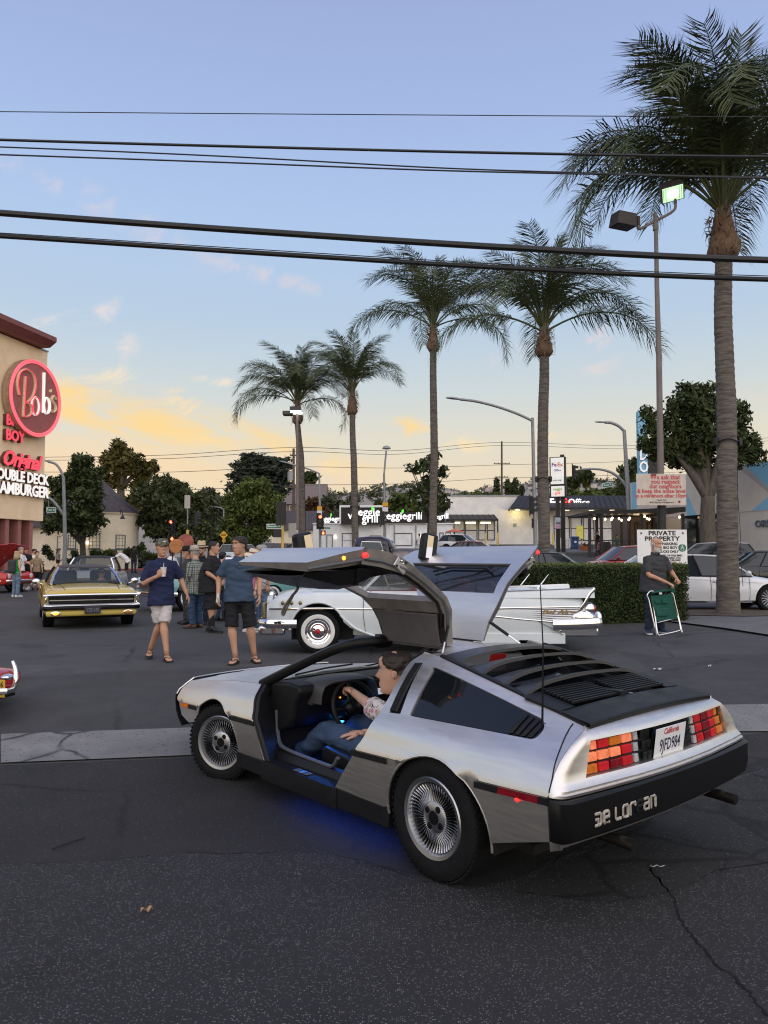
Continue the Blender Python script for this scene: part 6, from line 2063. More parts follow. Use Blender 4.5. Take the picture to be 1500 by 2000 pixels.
 pl=MB().box((back_x(0,.775)+.006,.0,.775),(.004,.305,.152),(0,R(-8),0)).build('number_plate',mat('plate white',(.74,.75,.76),.4,var=.03),root,bevel=.002)
 pb=MB().box((back_x(0,.775)+.022,-.01,.775),(.006,.34,.165),(0,R(-8),0)).build('plate_backing',BLKS,root)
 Mp=Matrix.Translation((back_x(0,.775)+.0035,0,.775))@Matrix.Rotation(R(-8),4,'Y')@Matrix.Rotation(R(-90),4,'Z')
 for s,sz,z,xs_,mm,sh in(('9JFD984',.093,-.022,.66,mat('plate blue',(.02,.025,.06),.5,var=0),0),('California',.044,.052,.9,mat('plate red',(.45,.03,.04),.5,var=0),.25)):
  me=text_mesh(s,sz,.0008,.0006,xs=xs_,shear=sh)
  me.transform(Mp@Matrix.Translation((0,0,z)))
  link('plate_lettering',me,mm,pl)
 for yy in(.125,-.125):
  MB().box((back_x(yy,.83)+.002,yy,.832),(.002,.03,.022),(0,R(-8),0)).build('plate_sticker',mat('sticker blue',(.05,.2,.55),.5,var=0),pl)
 def bump_row(z,grow):
  pts=[]
  ys=dl_Y(-.80,min(z,.62))
  xb=-.915-grow
  bw=ys-.085+grow*.5
  pts.append(V((-.790,ys+.002,z)))
  pts.append(V((-.815,ys+grow*.6,z)))
  for j in range(1,5):
   a=R(90*j/5)
   pts.append(V((-.83+(xb+.045+.83)*math.sin(a),bw+(ys+grow*.6-bw)*math.cos(a),z)))
  for t in(1,.8,.5,.25,0):
   y=bw*t
   pts.append(V((xb+.045*t*t,y,z)))
  return pts+[V((p.x,-p.y,p.z))for p in reversed(pts[:-1])]
 m=MB().loft([bump_row(z,g)for z,g in((.637,-.02),(.634,.028),(.622,.040),(.52,.042),(.455,.030),(.432,.005),(.425,-.06))])
 m.build('rear_bumper',BLKS,root,ang=35)
 MB().loft([bump_row(z,g)for z,g in((.43,-.02),(.405,-.03),(.385,-.075))]).build('rear_valance',STEEL,root)
 G={'D':[[(0,1),(.82,1),(1,.85),(1,.15),(.82,0),(0,0)],[(.05,.52),(.48,.52),(.48,.18)]],'e':[[(.98,.5),(.05,.5)],[(1,.5),(1,.85),(.85,1),(.15,1),(0,.85),(0,.15),(.15,0),(1,0)]],'L':[[(.05,1),(.05,.12),(.18,0),(1,0)]],'o':[[(.15,0),(0,.15),(0,.85),(.15,1),(.85,1),(1,.85),(1,.15),(.85,0),(.15,0)]],'r':[[(.05,0),(.05,.85),(.2,1),(1,1),(1,.74)]],'a':[[(.05,1),(.85,1),(1,.85),(1,0),(.15,0),(0,.15),(0,.4),(.12,.54),(.98,.54)]],'n':[[(.05,0),(.05,1),(.82,1),(1,.85),(1,0)]]}
 LET=mat('weathered silver letters',(.46,.42,.37),.5,.5,var=.3,vs=40)
 y=.745
 for q_,ch in enumerate('De Lorean'):
  if ch==' ':
   y-=.030
   continue
  m=MB()
  for st in G[ch]:
   pts=[]
   for a_,b_ in st:
    yy=y-a_*.040
    bw_=dl_Y(-.80,.5)-.064
    pts.append(V((-.9605+.045*(yy/bw_)**2,yy,.500+b_*.052)))
   m.tube(pts,[(.0078,.004)]*len(pts),6,up=(1,0,0))
   for p in pts:
    m.ell(p,(.004,.0075,.0075),6,4)
  m.build('bumper_letter',BLK if q_==6 else LET,root,smooth=False)
  y-=.058
 for yy in(-.62,.46):
  MB().tube([V((-.55,yy,.36)),V((-.85,yy,.352)),V((-.95,yy,.345))],[.028,.030,.030],14).build('exhaust_pipe',mat('sooty pipe',(.05,.045,.042),.4,.8,var=.2),root)
  MB().lathe([(.022,0),(.026,.06)],14,Matrix.Translation((-.951,yy,.345))@Matrix.Rotation(R(90),4,'Y')).build('exhaust_mouth',DARK,root)
 m=MB()
 m.bx(-.45,3.1,-.60,.60,.19,.24)
 m.bx(.42,1.95,-.86,.86,.20,.24)
 m.bx(-.62,.30,-.60,.60,.30,.70)
 m.bx(2.0,3.1,-.6,.6,.24,.62)
 m.build('underbody',DARK,root)
 m=MB()
 m.bx(1.86,1.90,-.74,.74,.24,.80)
 m.bx(.36,.42,-.56,.56,.24,.98)
 m.build('bulkhead',DARK,root)
 dash=[(1.92,.815),(1.66,.835),(1.52,.825),(1.50,.78),(1.56,.70),(1.58,.60),(1.64,.52),(1.80,.46)]
 MB().loft([[V((x,y,z))for x,z in dash]for y in(-.74,-.3,.1,.74)],cap=True).build('dashboard',LEATHER,root,bevel=.02)
 m=MB()
 rows=[]
 for y,q in((.63,.0),(.62,.5),(.595,.82),(.53,.96),(.36,1.0),(.2,.96),(.135,.82),(.11,.5),(.10,0)):
  zz=lambda t:.70+(t-.70)*q
  rows.append([V((1.74,y,zz(.80))),V((1.66,y,zz(.862))),V((1.52,y,zz(.872))),V((1.42,y,zz(.868))),V((1.395,y,zz(.852))),V((1.41,y,zz(.835))),V((1.50,y,zz(.825))),V((1.52,y,.68))])
 m.loft(rows,cap=True).build('instrument_binnacle',mat('dash hood vinyl',(.05,.05,.048),.42,var=.1),root,ang=50)
 m=MB()
 MB().loft([[V((1.485,y,z))for y in(.56,.36,.14)]for z in(.69,.82)]).build('gauge_cluster',BLKS,root)
 for y,c in((.47,RLED),(.40,ALED)):
  MB().ell((1.475,y,.715),(.004,.008,.006),8,6).build('warning_light',c,root)
 MB().ell((1.56,.22,.615),(.02,.03,.012),10,6).build('blue_lamp',BLUEL,root)
 for yy,xx,zz in((.30,1.62,.50),(.16,1.55,.49),(.12,1.48,.475)):
  MB().ell((xx,yy,zz),(.018,.05,.01),10,6).build('footwell_lamp',BLUEL,root)
 wc=V((1.355,.36,.66))
 ax=V((-.93,0,.36)).normalized()
 u_=V((0,1,0))
 v_=ax.cross(u_)
 ring=[wc+u_*(.19*math.cos(2*math.pi*j/36))+v_*(.19*math.sin(2*math.pi*j/36))for j in range(36)]
 sw=MB().tube(ring,.0155,10,closed=True).build('steering_wheel',LEATHER,root)
 m=MB()
 for a in(0,180,270):
  d_=u_*math.cos(R(a))+v_*math.sin(R(a))
  m.tube([wc-ax*.03,wc-ax*.03+d_*.10,wc+d_*.185],[(.03,.012),(.024,.01),(.018,.01)],8)
 m.ell(wc-ax*.025,(.05,.075,.06),12,8)
 m.tube([wc-ax*.04,wc-ax*.26],.03,10)
 m.build('wheel_spokes',BLKS,sw)
 m=MB()
 m.bx(.42,1.60,-.15,.13,.24,.46)
 m.build('centre_console',LEATHER,root,bevel=.03)
 MB().tube([V((1.30,-.01,.46)),V((1.28,-.01,.56))],.012,8).build('gear_lever',BLKS,root)
 sc_=MB().box((1.50,-.02,.735),(.015,.15,.10),(0,R(-15),0)).build('phone_mount',BLKS,root,bevel=.006)
 MB().box((1.487,-.02,.715),(.004,.13,.05),(0,R(-15),0)).build('lit_screen',mat('lit screen',(.5,.5,.55),.3,var=.5,vs=60,emit=(.75,.78,.9),es=.5),sc_)
 for y in(.43,-.43):
  b=MB()
  sec=lambda c,w,h,d=0:[V((c[0],c[1]+w*math.cos(2*math.pi*j/16),c[2]+h*math.sin(2*math.pi*j/16)))for j in range(16)]
  b.loft([[V((x,y+w*s,z))for s,z in((-1,zb),(-1.02,zt+.05),(-.75,zt+.06),(-.6,zt),(0,zt-.01),(.6,zt),(.75,zt+.06),(1.02,zt+.05),(1,zb))]for x,w,zt,zb in((1.34,.23,.36,.25),(1.28,.25,.39,.25),(1.0,.25,.36,.25),(.72,.24,.33,.25))],cap=True)
  b.loft([[V((x0+dx,y+w*s,z))for s,dx in((-1,-.10),(-1.02,.045),(-.75,.055),(-.6,0),(0,-.01),(.6,0),(.75,.055),(1.02,.045),(1,-.10))]for x0,w,z in((.74,.24,.33),(.68,.255,.45),(.60,.25,.62),(.53,.23,.78),(.50,.16,.84),(.47,.14,.86),(.44,.14,1.0),(.43,.10,1.02))],cap=True)
  b.build('seat',LEATHER,root,ang=60,bevel=.01)
 MB().box((.55,-.28,1.02),(.02,.16,.10),(0,R(-15),0)).build('added_red_panel',mat('added glowing red panel',(.55,.03,.03),.7,var=.1,emit=(1,.04,.03),es=.05),root,bevel=.01)  # unidentified red spot as an added panel, given a faint glow
 for y in(.30,.44):
  MB().box((1.78,y,.36),(.02,.05,.07),(0,R(25),0)).build('pedal',SEAL,root,bevel=.004)
 MB().ell((1.47,-.02,1.075),(.02,.11,.030),14,8).build('rear_view_mirror',BLKS,root)
 ab=V((-.60,dl_Y(-.6,.90),.90))
 MB().tube([ab,ab+V((-.01,0,.40)),ab+V((.01,0.0,.86))],[.006,.0035,.002],6).build('antenna',BLKS,root)
 for s_ in(1,-1):
  tyre_wheel(.332,.235,.210,52,root,(0,.795*s_,.332),0 if s_>0 else math.pi*0,s_)
  tyre_wheel(.295,.195,.200,46,root,(2.43,.80*s_,.295),R(25),s_)
 HY,HZ,TH=.150,1.148,78
 sec=[(.165,1.150,.565,1.26),(.30,1.147,.54,1.265),(.41,1.129,.50,1.29),(.505,1.092,.490,1.36),(.585,1.034,.505,1.47),(.665,.960,.508,1.61),(.755,.872,.508,1.79),(.818,.80,.512,1.905),(.890,.70,.55,1.88),(.932,.60,.612,1.83),(.945,.585,.62,1.82),(.932,.568,.63,1.81),(.926,.48,.71,1.775),(.905,.305,.86,1.70)]
 W0,W1=3,6
 tcol=[0,.09,.25,.5,.75,.92,1]
 thick=[.035,.05,.055,.05,.05,.05,.06,.085,.10,.10,.10,.10,.09,.06]
 def inner(i):
  y,z=sec[i][:2]
  a=V(sec[max(i-1,0)][:2])
  b=V(sec[min(i+1,len(sec)-1)][:2])
  d=(b-a).normalized()
  nrm=V((d.y,-d.x))
  if nrm.x>0:
   nrm=-nrm
  if i<2:
   nrm=V((0,-1))
  return V((y,z))+nrm*thick[i]
 for s_ in(1,-1):
  def W(p,s_=s_):
   th=R(TH+(2 if s_<0 else 0))
   dy,dz=p[1]-HY,p[2]-HZ
   return V((p[0],s_*(HY+dy*math.cos(th)-dz*math.sin(th)),HZ+dy*math.sin(th)+dz*math.cos(th)))
  xat=lambda i,t:sec[i][2]+(sec[i][3]-sec[i][2])*t
  og=[[V((xat(i,t),sec[i][0],sec[i][1]))for t in tcol]for i in range(len(sec))]
  ig=[[V((xat(i,.03+t*.94),*(V(sec[i][:2]).lerp(inner(i),1-(.62*t if i>=7 else 0)))))for t in tcol]for i in range(len(sec))]
  def grid(g,keep):
   m=MB()
   n=len(tcol)
   m.v=[W(p)for r_ in g for p in r_]
   for i in range(len(sec)-1):
    for j in range(n-1):
     if keep(i,j):
      m.f.append((i*n+j,i*n+j+1,(i+1)*n+j+1,(i+1)*n+j))
   return m
  iswin=lambda i,j:W0<=i<W1 and 1<=j<5
  door=grid(og,lambda i,j:not iswin(i,j)).build('wing_door',STEEL,root,ang=42)
  door['label']='raised wing door on the %s side'%("driver's" if s_>0 else "passenger's")
  glass=grid([[p.lerp(q,.25)for p,q in zip(a,b)]for a,b in zip(og,ig)],iswin).build('door_window',mat('door glass',(.010,.013,.017),.03,var=0,spec=.7,alpha=.22 if s_>0 else .22),door)
  if s_<0:
   glass.data.materials.clear()
   glass.data.materials.append(DGLASS)
  fr=grid(ig,lambda i,j:W0-1<=i<W1+1 and not iswin(i,j))
  fr.loft([[W(og[i][0])for i in range(len(sec))],[W(ig[i][0])for i in range(len(sec))]])
  fr.loft([[W(og[i][-1])for i in range(len(sec))],[W(ig[i][-1])for i in range(len(sec))]])
  fr.loft([[W(p)for p in og[-1]],[W(p)for p in ig[-1]]])
  fr.loft([[W(p)for p in og[0]],[W(p)for p in ig[0]]])
  wl=lambda g:[W(g[W0][j])for j in range(1,6)]+[W(g[i][5])for i in range(W0+1,W1)]+[W(g[W1][j])for j in range(5,0,-1)]+[W(g[i][1])for i in range(W1-1,W0,-1)]
  fr.loft([wl(og),wl(ig)],wrap=True)
  fr.build('door_frame',FRAMEG,door,ang=42)
  MB().tube([W(ig[i][0].lerp(og[i][0],.35)+V((-.006,0,0)))for i in range(1,len(sec))],[(.014,.010)]*(len(sec)-1),6).build('shut_seal',SEAL,door)
  MB().tube([W(ig[i][0]+V((.03,0,0)))for i in range(1,len(sec)-3)],.014,6).build('weather_seal',BLKS,door)
  hl=MB()
  rows=[]
  for i in range(0,3):
   rows.append([W(V((xat(i,t),*(inner(i))))+V((0,-.004,-.012)))for t in(.10,.14,.5,.86,.90)])
  hl.loft(rows)
  hl.build('headliner',TRIMG,door,solid=.015,bevel=.006)
  lt=MB()
  rows=[]
  for i,dp in((7,.005),(8,.07),(9,.16),(11,.17),(12,.14),(13,.03)):
   y,z=inner(i)
   rows.append([W(V((xat(i,t),y-dp*k,z+(.02 if i==6 else 0))))for t,k in((.06,.15),(.10,.8),(.3,1),(.55,.95),(.8,.8),(.94,.2))])
  lt.loft(rows,cap=False).build('door_trim',LEATHER,door,ang=50,solid=.01)
  ct=MB()
  rows=[]
  for i in(7,8,9,12,13):
   y,z=inner(i)
   rows.append([W(V((xat(i,t),y,z)))for t in(.03,.3,.6,.97)])
  ct.loft(rows).build('door_backing',BLK,door)
  q=W(V((1.30,sec[9][0]-.22,.50)))
  MB().tube(smooth_line([q+V((0,0,.06)),q+V((0,0,-.03)),q+V((.02,.03*s_,-.08)),q+V((.06,.06*s_,-.15)),q+V((.10,.055*s_,-.20)),q+V((.09,.05*s_,-.215)),q+V((.05,.05*s_,-.16)),q+V((.012,.02*s_,-.07)),q+V((0,0,-.02))],4),[(.012,.004)]*33,6).build('pull_strap',FRAMEG,door)
  def face(i,f,dx=-.004):
   return W(og[i][0].lerp(ig[i][0],f)+V((dx,0,0)))
  for i,f,mt,nm,r_ in((9,.45,RLED,'red_courtesy_lamp',(.014,.026,.020)),(12,.35,ALED,'amber_courtesy_lamp',(.012,.014,.014))):
   MB().ell(face(i,f),r_,10,8).build(nm,mt,door)
  MB().box(face(7,.5,-.002),(.012,.11,.07),(R(TH-40)*s_,0,0)).build('latch_plate',ALLOY,door,bevel=.01)
  for k in range(5):
   MB().ell(face(7,.25+.12*k)+V((-.006,(.03*(k%3)-.02)*s_,.02*(k%2))),(.008,.008,.008),8,6).build('latch_bolt',CHROME if k%2 else BLKS,door)
  a=W(og[1][0].lerp(ig[1][0],.6)+V((-.005,.0,0)))
  b_=V((.42,.40*s_,1.125))
  MB().tube([a,a.lerp(b_,.55)],.011,8).build('gas_strut',BLKS,door)
  MB().tube([a.lerp(b_,.5),b_],.006,8).build('strut_rod',CHROME,door)
  mc=W(V((1.60,.90,.80)))
  up_=(W(V((1.60,.90,1.0)))-mc).normalized()
  ot=(W(V((1.60,1.1,.80)))-mc).normalized()
  Mm=Matrix((V((1,0,0)),ot,up_)).transposed()
  mi=MB().box(mc,(.085,.23,.145),Mm@Matrix.Rotation(R(10),3,'Y')).build('door_mirror',BLK,door,bevel=.022)
  MB().box(mc+V((-.0435,0,0)),(.003,.19,.11),Mm).build('mirror_glass',mat('mirror glass',(.85,.86,.88),.02,1.0,var=0),mi)
  MB().tube([W(V((1.62,.83,.76))),mc],.022,8).build('mirror_stalk',BLK,mi)
  if s_<0:
   a0,a1=W(og[5][1]),W(og[5][5])
   MB().tube([a0.lerp(a1,.12)+V((0,0,.008)),a0.lerp(a1,.2)+(W(og[4][2])-W(og[5][2]))*-.6,a0.lerp(a1,.62)+(W(og[4][2])-W(og[5][2]))*-.6,a0.lerp(a1,.80)+V((0,0,.008))],.008,6).build('pane_divider',BLK,door)
 def lamp(name,loc,size,e,col,rot):
  l=bpy.data.lights.new(name,'AREA')
  l.shape='RECTANGLE'
  l.size,l.size_y=size
  l.energy=e
  l.color=col
  o=bpy.data.objects.new(name,l)
  COL.objects.link(o)
  o.parent=root
  o.location=loc
  o.rotation_euler=rot
 lamp('underglow_strip',(1.05,.70,.175),(1.1,.03),1.5,(.0,.10,1),(R(20),0,0))
 lamp('footwell_glow',(1.60,.45,.50),(.2,.2),.9,(.02,.2,1),(0,R(20),0))
 lamp('sill_glow',(1.35,.66,.46),(.6,.02),.5,(.02,.2,1),(R(60),0,0))
 return root
gull=build_gullwing()
# ================================================================ cars of the lot and the street
HEADL=mat('headlamp glass',(.55,.57,.60),.08,var=.2,vs=30,spec=.8)
CARGL=mat('car window glass',(.020,.026,.030),.03,var=0,spec=.75)
CARGL_C=mat('clear car glass',(.05,.062,.062),.03,var=0,spec=.7,alpha=.45)
TAILR=mat('tail lamp red',(.30,.01,.012),.15,var=.2)
def paint(name,c,rough=.28,metal=0.0,flake=.06):
 return mat('paint '+name,c,rough,metal,var=flake,vs=2,coat=.45)
def bool_cut(me,cutters):
 """cut wheel openings out of a body mesh"""
 o=bpy.data.objects.new('cut',me)
 COL.objects.link(o)
 cs=[]
 for mb in cutters:
  c=mb.build('cutter',None)
  cs.append(c)
  md=o.modifiers.new('b','BOOLEAN')
  md.operation='DIFFERENCE'
  md.solver='EXACT'
  md.object=c
 dg=bpy.context.evaluated_depsgraph_get()
 m2=bpy.data.meshes.new_from_object(o.evaluated_get(dg))
 for c in cs+[o]:
  bpy.data.objects.remove(c)
 m2.materials.clear()
 m2.polygons.foreach_set('use_smooth',[True]*len(m2.polygons))
 m2.set_sharp_from_angle(angle=R(32))
 return m2
def hull(st,side,n=44):
 """st: (x, half width, sill z, shoulder z, centre z); side: cross-section as (width factor, where) pairs"""
 xs=[s[0]for s in st]
 rows=[]
 x0,x1=xs[0],xs[-1]
 for i in range(n+1):
  x=x0+(x1-x0)*(.5-.5*math.cos(math.pi*i/n))if False else x0+(x1-x0)*i/n
  w,zs,zb,zt=[smooth_interp(x,xs,[s[k]for s in st])for k in(1,2,3,4)]
  half=[]
  for f,kind,t in side:
   if kind=='b':
    z=zs+t*(zb-zs)
   else:
    z=zb+t*(zt-zb)
   half.append((f*w,z))
  ring=[V((x,y,z))for y,z in half]+[V((x,-y,z))for y,z in reversed(half[1:-1])]
  rows.append(ring)
 return MB().loft(rows,wrap=True,cap=True)
SIDE_MOD=[(0,'b',0),(.84,'b',0),(.95,'b',.08),(.985,'b',.30),(1.0,'b',.52),(.992,'b',.66),(.975,'b',.78),(.965,'b',.90),(.915,'t',.05),(.86,'t',.40),(.5,'t',.88),(0,'t',1)]
SIDE_OLD=[(0,'b',0),(.86,'b',0),(.95,'b',.06),(1.0,'b',.35),(1.0,'b',.60),(.985,'b',.80),(.95,'b',.94),(.90,'t',.02),(.80,'t',.22),(.45,'t',.82),(0,'t',1)]
def cabin(root,xf0,xf1,xr1,xr0,wb,wt,zb,zr,glass,roofm,pillar,bp=None,crown=.05,zbr=None,roof_th=.05,cpil=.0,clear=False):
 """greenhouse: four glazed sides leaning in to a crowned roof panel"""
 zbr=zb if zbr is None else zbr
 roof_z=zr-crown
 def side(t,s_):
  b=V((xr0+(xf0-xr0)*t,s_*wb*(1-.10*max(0,abs(t-.5)*2)**3),zbr+(zb-zbr)*t))
  a=V((xr1+(xf1-xr1)*t,s_*wt*(1-.10*max(0,abs(t-.5)*2)**3),roof_z-.03*(abs(t-.5)*2)**2))
  return b,a
 ts=[i/10 for i in range(11)]
 for s_ in(1,-1):
  lo=[side(t,s_)[0]for t in ts]
  hi=[side(t,s_)[1]for t in ts]
  mid=[a.lerp(b,.5)+V((0,s_*.02,0))for a,b in zip(lo,hi)]
  cuts=[0]+(bp or[])+[10]
  for a,b in zip(cuts[:-1],cuts[1:]):
   MB().loft([lo[a:b+1],mid[a:b+1],hi[a:b+1]]).build('side_window',glass,root)
  for k in cuts:
   w=.05 if 0<k<10 else .055
   fat=cpil if k==0 else 0
   MB().tube([lo[k]+V((0,s_*.006,0)),mid[k]+V((0,s_*.010,0)),hi[k]+V((0,s_*.006,0))],[(w*.6+fat,.022)]*3,6,up=(1,0,0)).build('pillar',pillar if k in(0,10)else BLK,root)
  MB().tube([p+V((0,s_*.006,.004))for p in hi],.024,6).build('roof_rail',pillar,root)
  MB().tube([p+V((0,s_*.010,0))for p in lo],.012,5).build('belt_trim',BLK if glass is not None and not clear else CHROME,root)
 def endpane(t,nm):
  bl,al=side(t,1)
  br,ar=side(t,-1)
  dx=.10 if t>.5 else-.08
  rows=[]
  for q in(0,.33,.66,1):
   p,r_=bl.lerp(al,q),br.lerp(ar,q)
   rows.append([p.lerp(r_,j/8)+V((dx*(1-(j/4-1)**2),0,.012*(1-(j/4-1)**2)))for j in range(9)])
  return MB().loft(rows).build(nm,glass,root)
 endpane(1,'windscreen')
 endpane(0,'rear_window')
 rows=[]
 for j in range(9):
  f=j/4-1
  row=[]
  for t in ts:
   a=side(t,1)[1]
   ex=(.10 if t==1 else(-.08 if t==0 else 0))*(1-f*f)
   row.append(V((a.x+ex,a.y*f,a.z+.004+crown*(1-f**4)*(1-.55*(abs(t-.5)*2)**3))))
  rows.append(row)
 MB().loft(rows).build('roof',roofm,root,solid=.02)
def seam(root,pts,m=None):
 MB().tube(pts,.006,4).build('panel_seam',m or BLKS,root)
def simple_wheel(root,x,y,Rr,w,s_,style='multi',n=10,white=False,rim=.66):
 return tyre_wheel(Rr,w,Rr*rim,n,root,(x,y*s_,Rr),0,s_,style,'wheel',white,28)
def modern(name,label,loc,yaw,pm,L=4.75,W=1.84,H=1.45,kind='sedan',roofm=None,wheels=True,cat='car',group=None):
 root=thing(name,label,cat,loc,yaw,group)
 h,w=L/2,W/2
 belt=.62*H if kind!='suv' else .60*H
 if kind=='suv' or kind=='hatch':
  st=[(-h,w*.80,.42,belt*.86,belt*.92),(-h+.10,w*.93,.30,belt*.98,belt*1.0),(-h+.6,w,.24,belt*1.02,belt*1.02),(0,w,.22,belt*.97,belt*1.0),(h-1.35,w,.24,belt*.92,belt*1.0),(h-.55,w*.97,.27,belt*.80,belt*.88),(h-.12,w*.86,.32,belt*.66,belt*.72),(h,w*.70,.40,belt*.52,belt*.56)]
  cb=(h-1.15,h-1.85,-h+.55,-h+.16)
 else:
  st=[(-h,w*.78,.42,belt*.84,belt*.88),(-h+.12,w*.92,.30,belt*.96,belt*.98),(-h+.7,w,.24,belt*1.0,belt*1.03),(0,w,.22,belt*.95,belt*1.0),(h-1.45,w,.24,belt*.91,belt*1.0),(h-.55,w*.97,.26,belt*.78,belt*.86),(h-.12,w*.86,.30,belt*.62,belt*.68),(h,w*.68,.38,belt*.48,belt*.52)]
  cb=(h-1.30,h-2.05,-h+1.35,-h+.62)
 hm=hull(st,SIDE_MOD)
 wr=.33 if kind=='sedan' else .345
 ax=(-h+.95,h-.92)
 me=hm.mesh('body')
 cut=[]
 for x in ax:
  for s_ in(1,-1):
   cut.append(MB().lathe([(0,0),(wr+.055,0),(wr+.055,.40),(0,.40)],26,Matrix.Translation((x,s_*(w-.22)-(.0 if s_>0 else .0),wr+.01))@Matrix.Rotation(R(-90)*s_,4,'X'),cap=False))
 me=bool_cut(me,cut)
 body=link('body',me,pm,root)
 for x in ax:
  MB().bx(x-wr-.08,x+wr+.08,-w+.2,w-.2,.16,wr*2.2).build('wheel_well',DARK,root,smooth=False)
  if wheels:
   for s_ in(1,-1):
    simple_wheel(root,x,w-.13,wr,.21,s_)
 zb=belt*.975
 cabin(root,cb[0],cb[1],cb[2],cb[3],w*.90,w*.70,zb,H,CARGL,roofm or pm,pm,[3,6]if kind!='coupe' else[5],.05,belt*1.0,cpil=.08)
 for s_ in(1,-1):
  MB().ell((h-.20,s_*w*.70,belt*.60),(.17,.20,.065),12,6,(0,R(18),R(-28)*s_)).build('headlight',HEADL,root)
  MB().box((-h+.06,s_*w*.70,belt*.80),(.10,.38,.15),(0,0,R(22)*s_)).build('tail_light',TAILR,root,bevel=.02)
  MB().ell((cb[0]-.22,s_*(w+.10),zb+.08),(.07,.11,.07),10,6).build('door_mirror',pm,root)
  MB().tube([V((cb[0]-.20,s_*w*.93,zb+.03)),V((cb[0]-.22,s_*(w+.05),zb+.05))],.02,5).build('mirror_stalk',BLK,root)
  for x in(cb[0]-1.0,cb[3]+.95):
   MB().box((x,s_*(w*.988),zb-.14),(.17,.03,.028)).build('door_handle',CHROME if roofm else pm,root,bevel=.008)
  for x in(cb[0]-.15,cb[0]-1.12,cb[3]+.75):
   seam(root,[V((x+q*.03,s_*(w*f+.004),.28+(zb-.28)*t))for t,f,q in((0,.955,0),(.3,.987,0),(.55,1.0,0),(.8,.975,0),(1,.93,0))])
 MB().box((h-.02,0,.50),(.05,W*.5,.16)).build('grille',BLKS,root,bevel=.01)
 MB().box((h+.005,0,.36),(.02,.31,.15)).build('number_plate',mat('plate grey',(.45,.45,.46),.5,var=.1),root)
 MB().box((-h-.005,0,.62),(.02,.31,.15)).build('number_plate',MATS['plate grey'],root)
 return root
def place(u,y,du=0.0):
 return tuple(gu(u,y))
RIGHT,LEFT,TOCAM,AWAY=0.0,math.pi,-math.pi/2,math.pi/2
SILV=paint('silver',(.42,.44,.46),.3,.6)
GRYG=paint('grey green',(.30,.34,.345),.3,.5)
DKGR=paint('charcoal',(.055,.060,.068),.28,.5)
REDP=paint('red',(.34,.015,.022),.25)
DRED=paint('dark red',(.20,.018,.022),.25)
WHTP=paint('white',(.74,.75,.77),.25)
BLKP=paint('black',(.012,.013,.016),.2)
modern('saloon_car','grey green saloon parked beyond the man with a phone',place(905,31.5),R(-22),GRYG,4.9,1.88,1.52)
modern('saloon_car','dark red saloon farther back behind the grey green saloon',place(930,43),R(-12),DRED,4.7,1.82,1.46)
modern('saloon_car','charcoal saloon parked just behind the hedge and second palm',place(1075,26.5),R(-16),DKGR,4.75,1.84,1.46)
modern('hatchback_car','bright red hatchback facing left behind the private property sign',place(1222,31),math.pi+R(8),REDP,4.3,1.8,1.52,'hatch')
modern('estate_car','silver five door car facing left behind the white car at right',place(1378,32),math.pi-R(24),SILV,4.35,1.8,1.62,'hatch')
modern('saloon_car','far grey saloon parked side on in front of the round building',place(255,66),R(180-14),paint('mid grey',(.14,.145,.15),.3,.4),4.7,1.82,1.46)
modern('white_suv','far white off-roader left of the yellow signal post',place(541,84),R(10),WHTP,4.6,1.85,1.7,'suv')
modern('small_car','far small red car beside the yellow signal post',place(566,82),R(20),REDP,4.2,1.8,1.5,'hatch')
modern('dark_car','far plum dark car right of the small red car',place(590,80),R(15),paint('plum',(.05,.02,.035),.3),4.6,1.82,1.5)
modern('small_car','far white hatchback beneath the orange parasol',place(905,60),R(-30),WHTP,4.1,1.78,1.5,'hatch')
modern('black_coupe','black low coupe between the white classic and the grey green saloon',place(915,20.5),R(-4),BLKP,4.6,1.82,1.32,'coupe')
modern('dark_car','black car at the far right edge behind the white car',place(1520,27),R(-10),BLKP,4.6,1.82,1.46)
modern('white_suv','pale blue grey off-roader showing between the straw hat man and the blue shirt',place(480,60),R(12),paint('pale blue',(.42,.48,.52),.3,.3),4.6,1.85,1.66,'suv')
def white_saloon():
 r=modern('white_saloon','large white saloon with black glass roof and dark multi spoke wheels at right',place(1347,20.6),R(-4),WHTP,5.25,1.90,1.50,'sedan',BLKS,False)
 h,w,wr=5.25/2,.95,.345
 blk=mat('dark alloy',(.05,.05,.055),.3,.8,var=.1)
 for x in(-h+.95,h-.92):
  for s_ in(1,-1):
   t=simple_wheel(r,x,w-.13,wr,.23,s_,'multi',18,False,.74)
   for c in COL.objects:
    if c.parent==t and c.name.startswith('rim'):
     c.data.materials.clear()
     c.data.materials.append(blk)
 for s_ in(1,-1):
  MB().bx(-h+1.4,h-1.4,s_*w*.975-.01,s_*w*.975+.01,.235,.26).build('sill_trim',CHROME,r,smooth=False)
  MB().tube([V((x,s_*(w*.99+.004),z))for x,z in((-1.6,.86),(-.5,.84),(.6,.80),(1.5,.74))],.006,4).build('swage_line',WHTP,r)
 for s_ in(1,-1):
  MB().ell((h-.36,s_*w*.80,.60),(.20,.14,.10),12,8,(0,R(20),R(-24)*s_)).build('headlight',mat('dark headlamp',(.08,.06,.06),.1,var=.4,vs=20),r)
white_saloon()
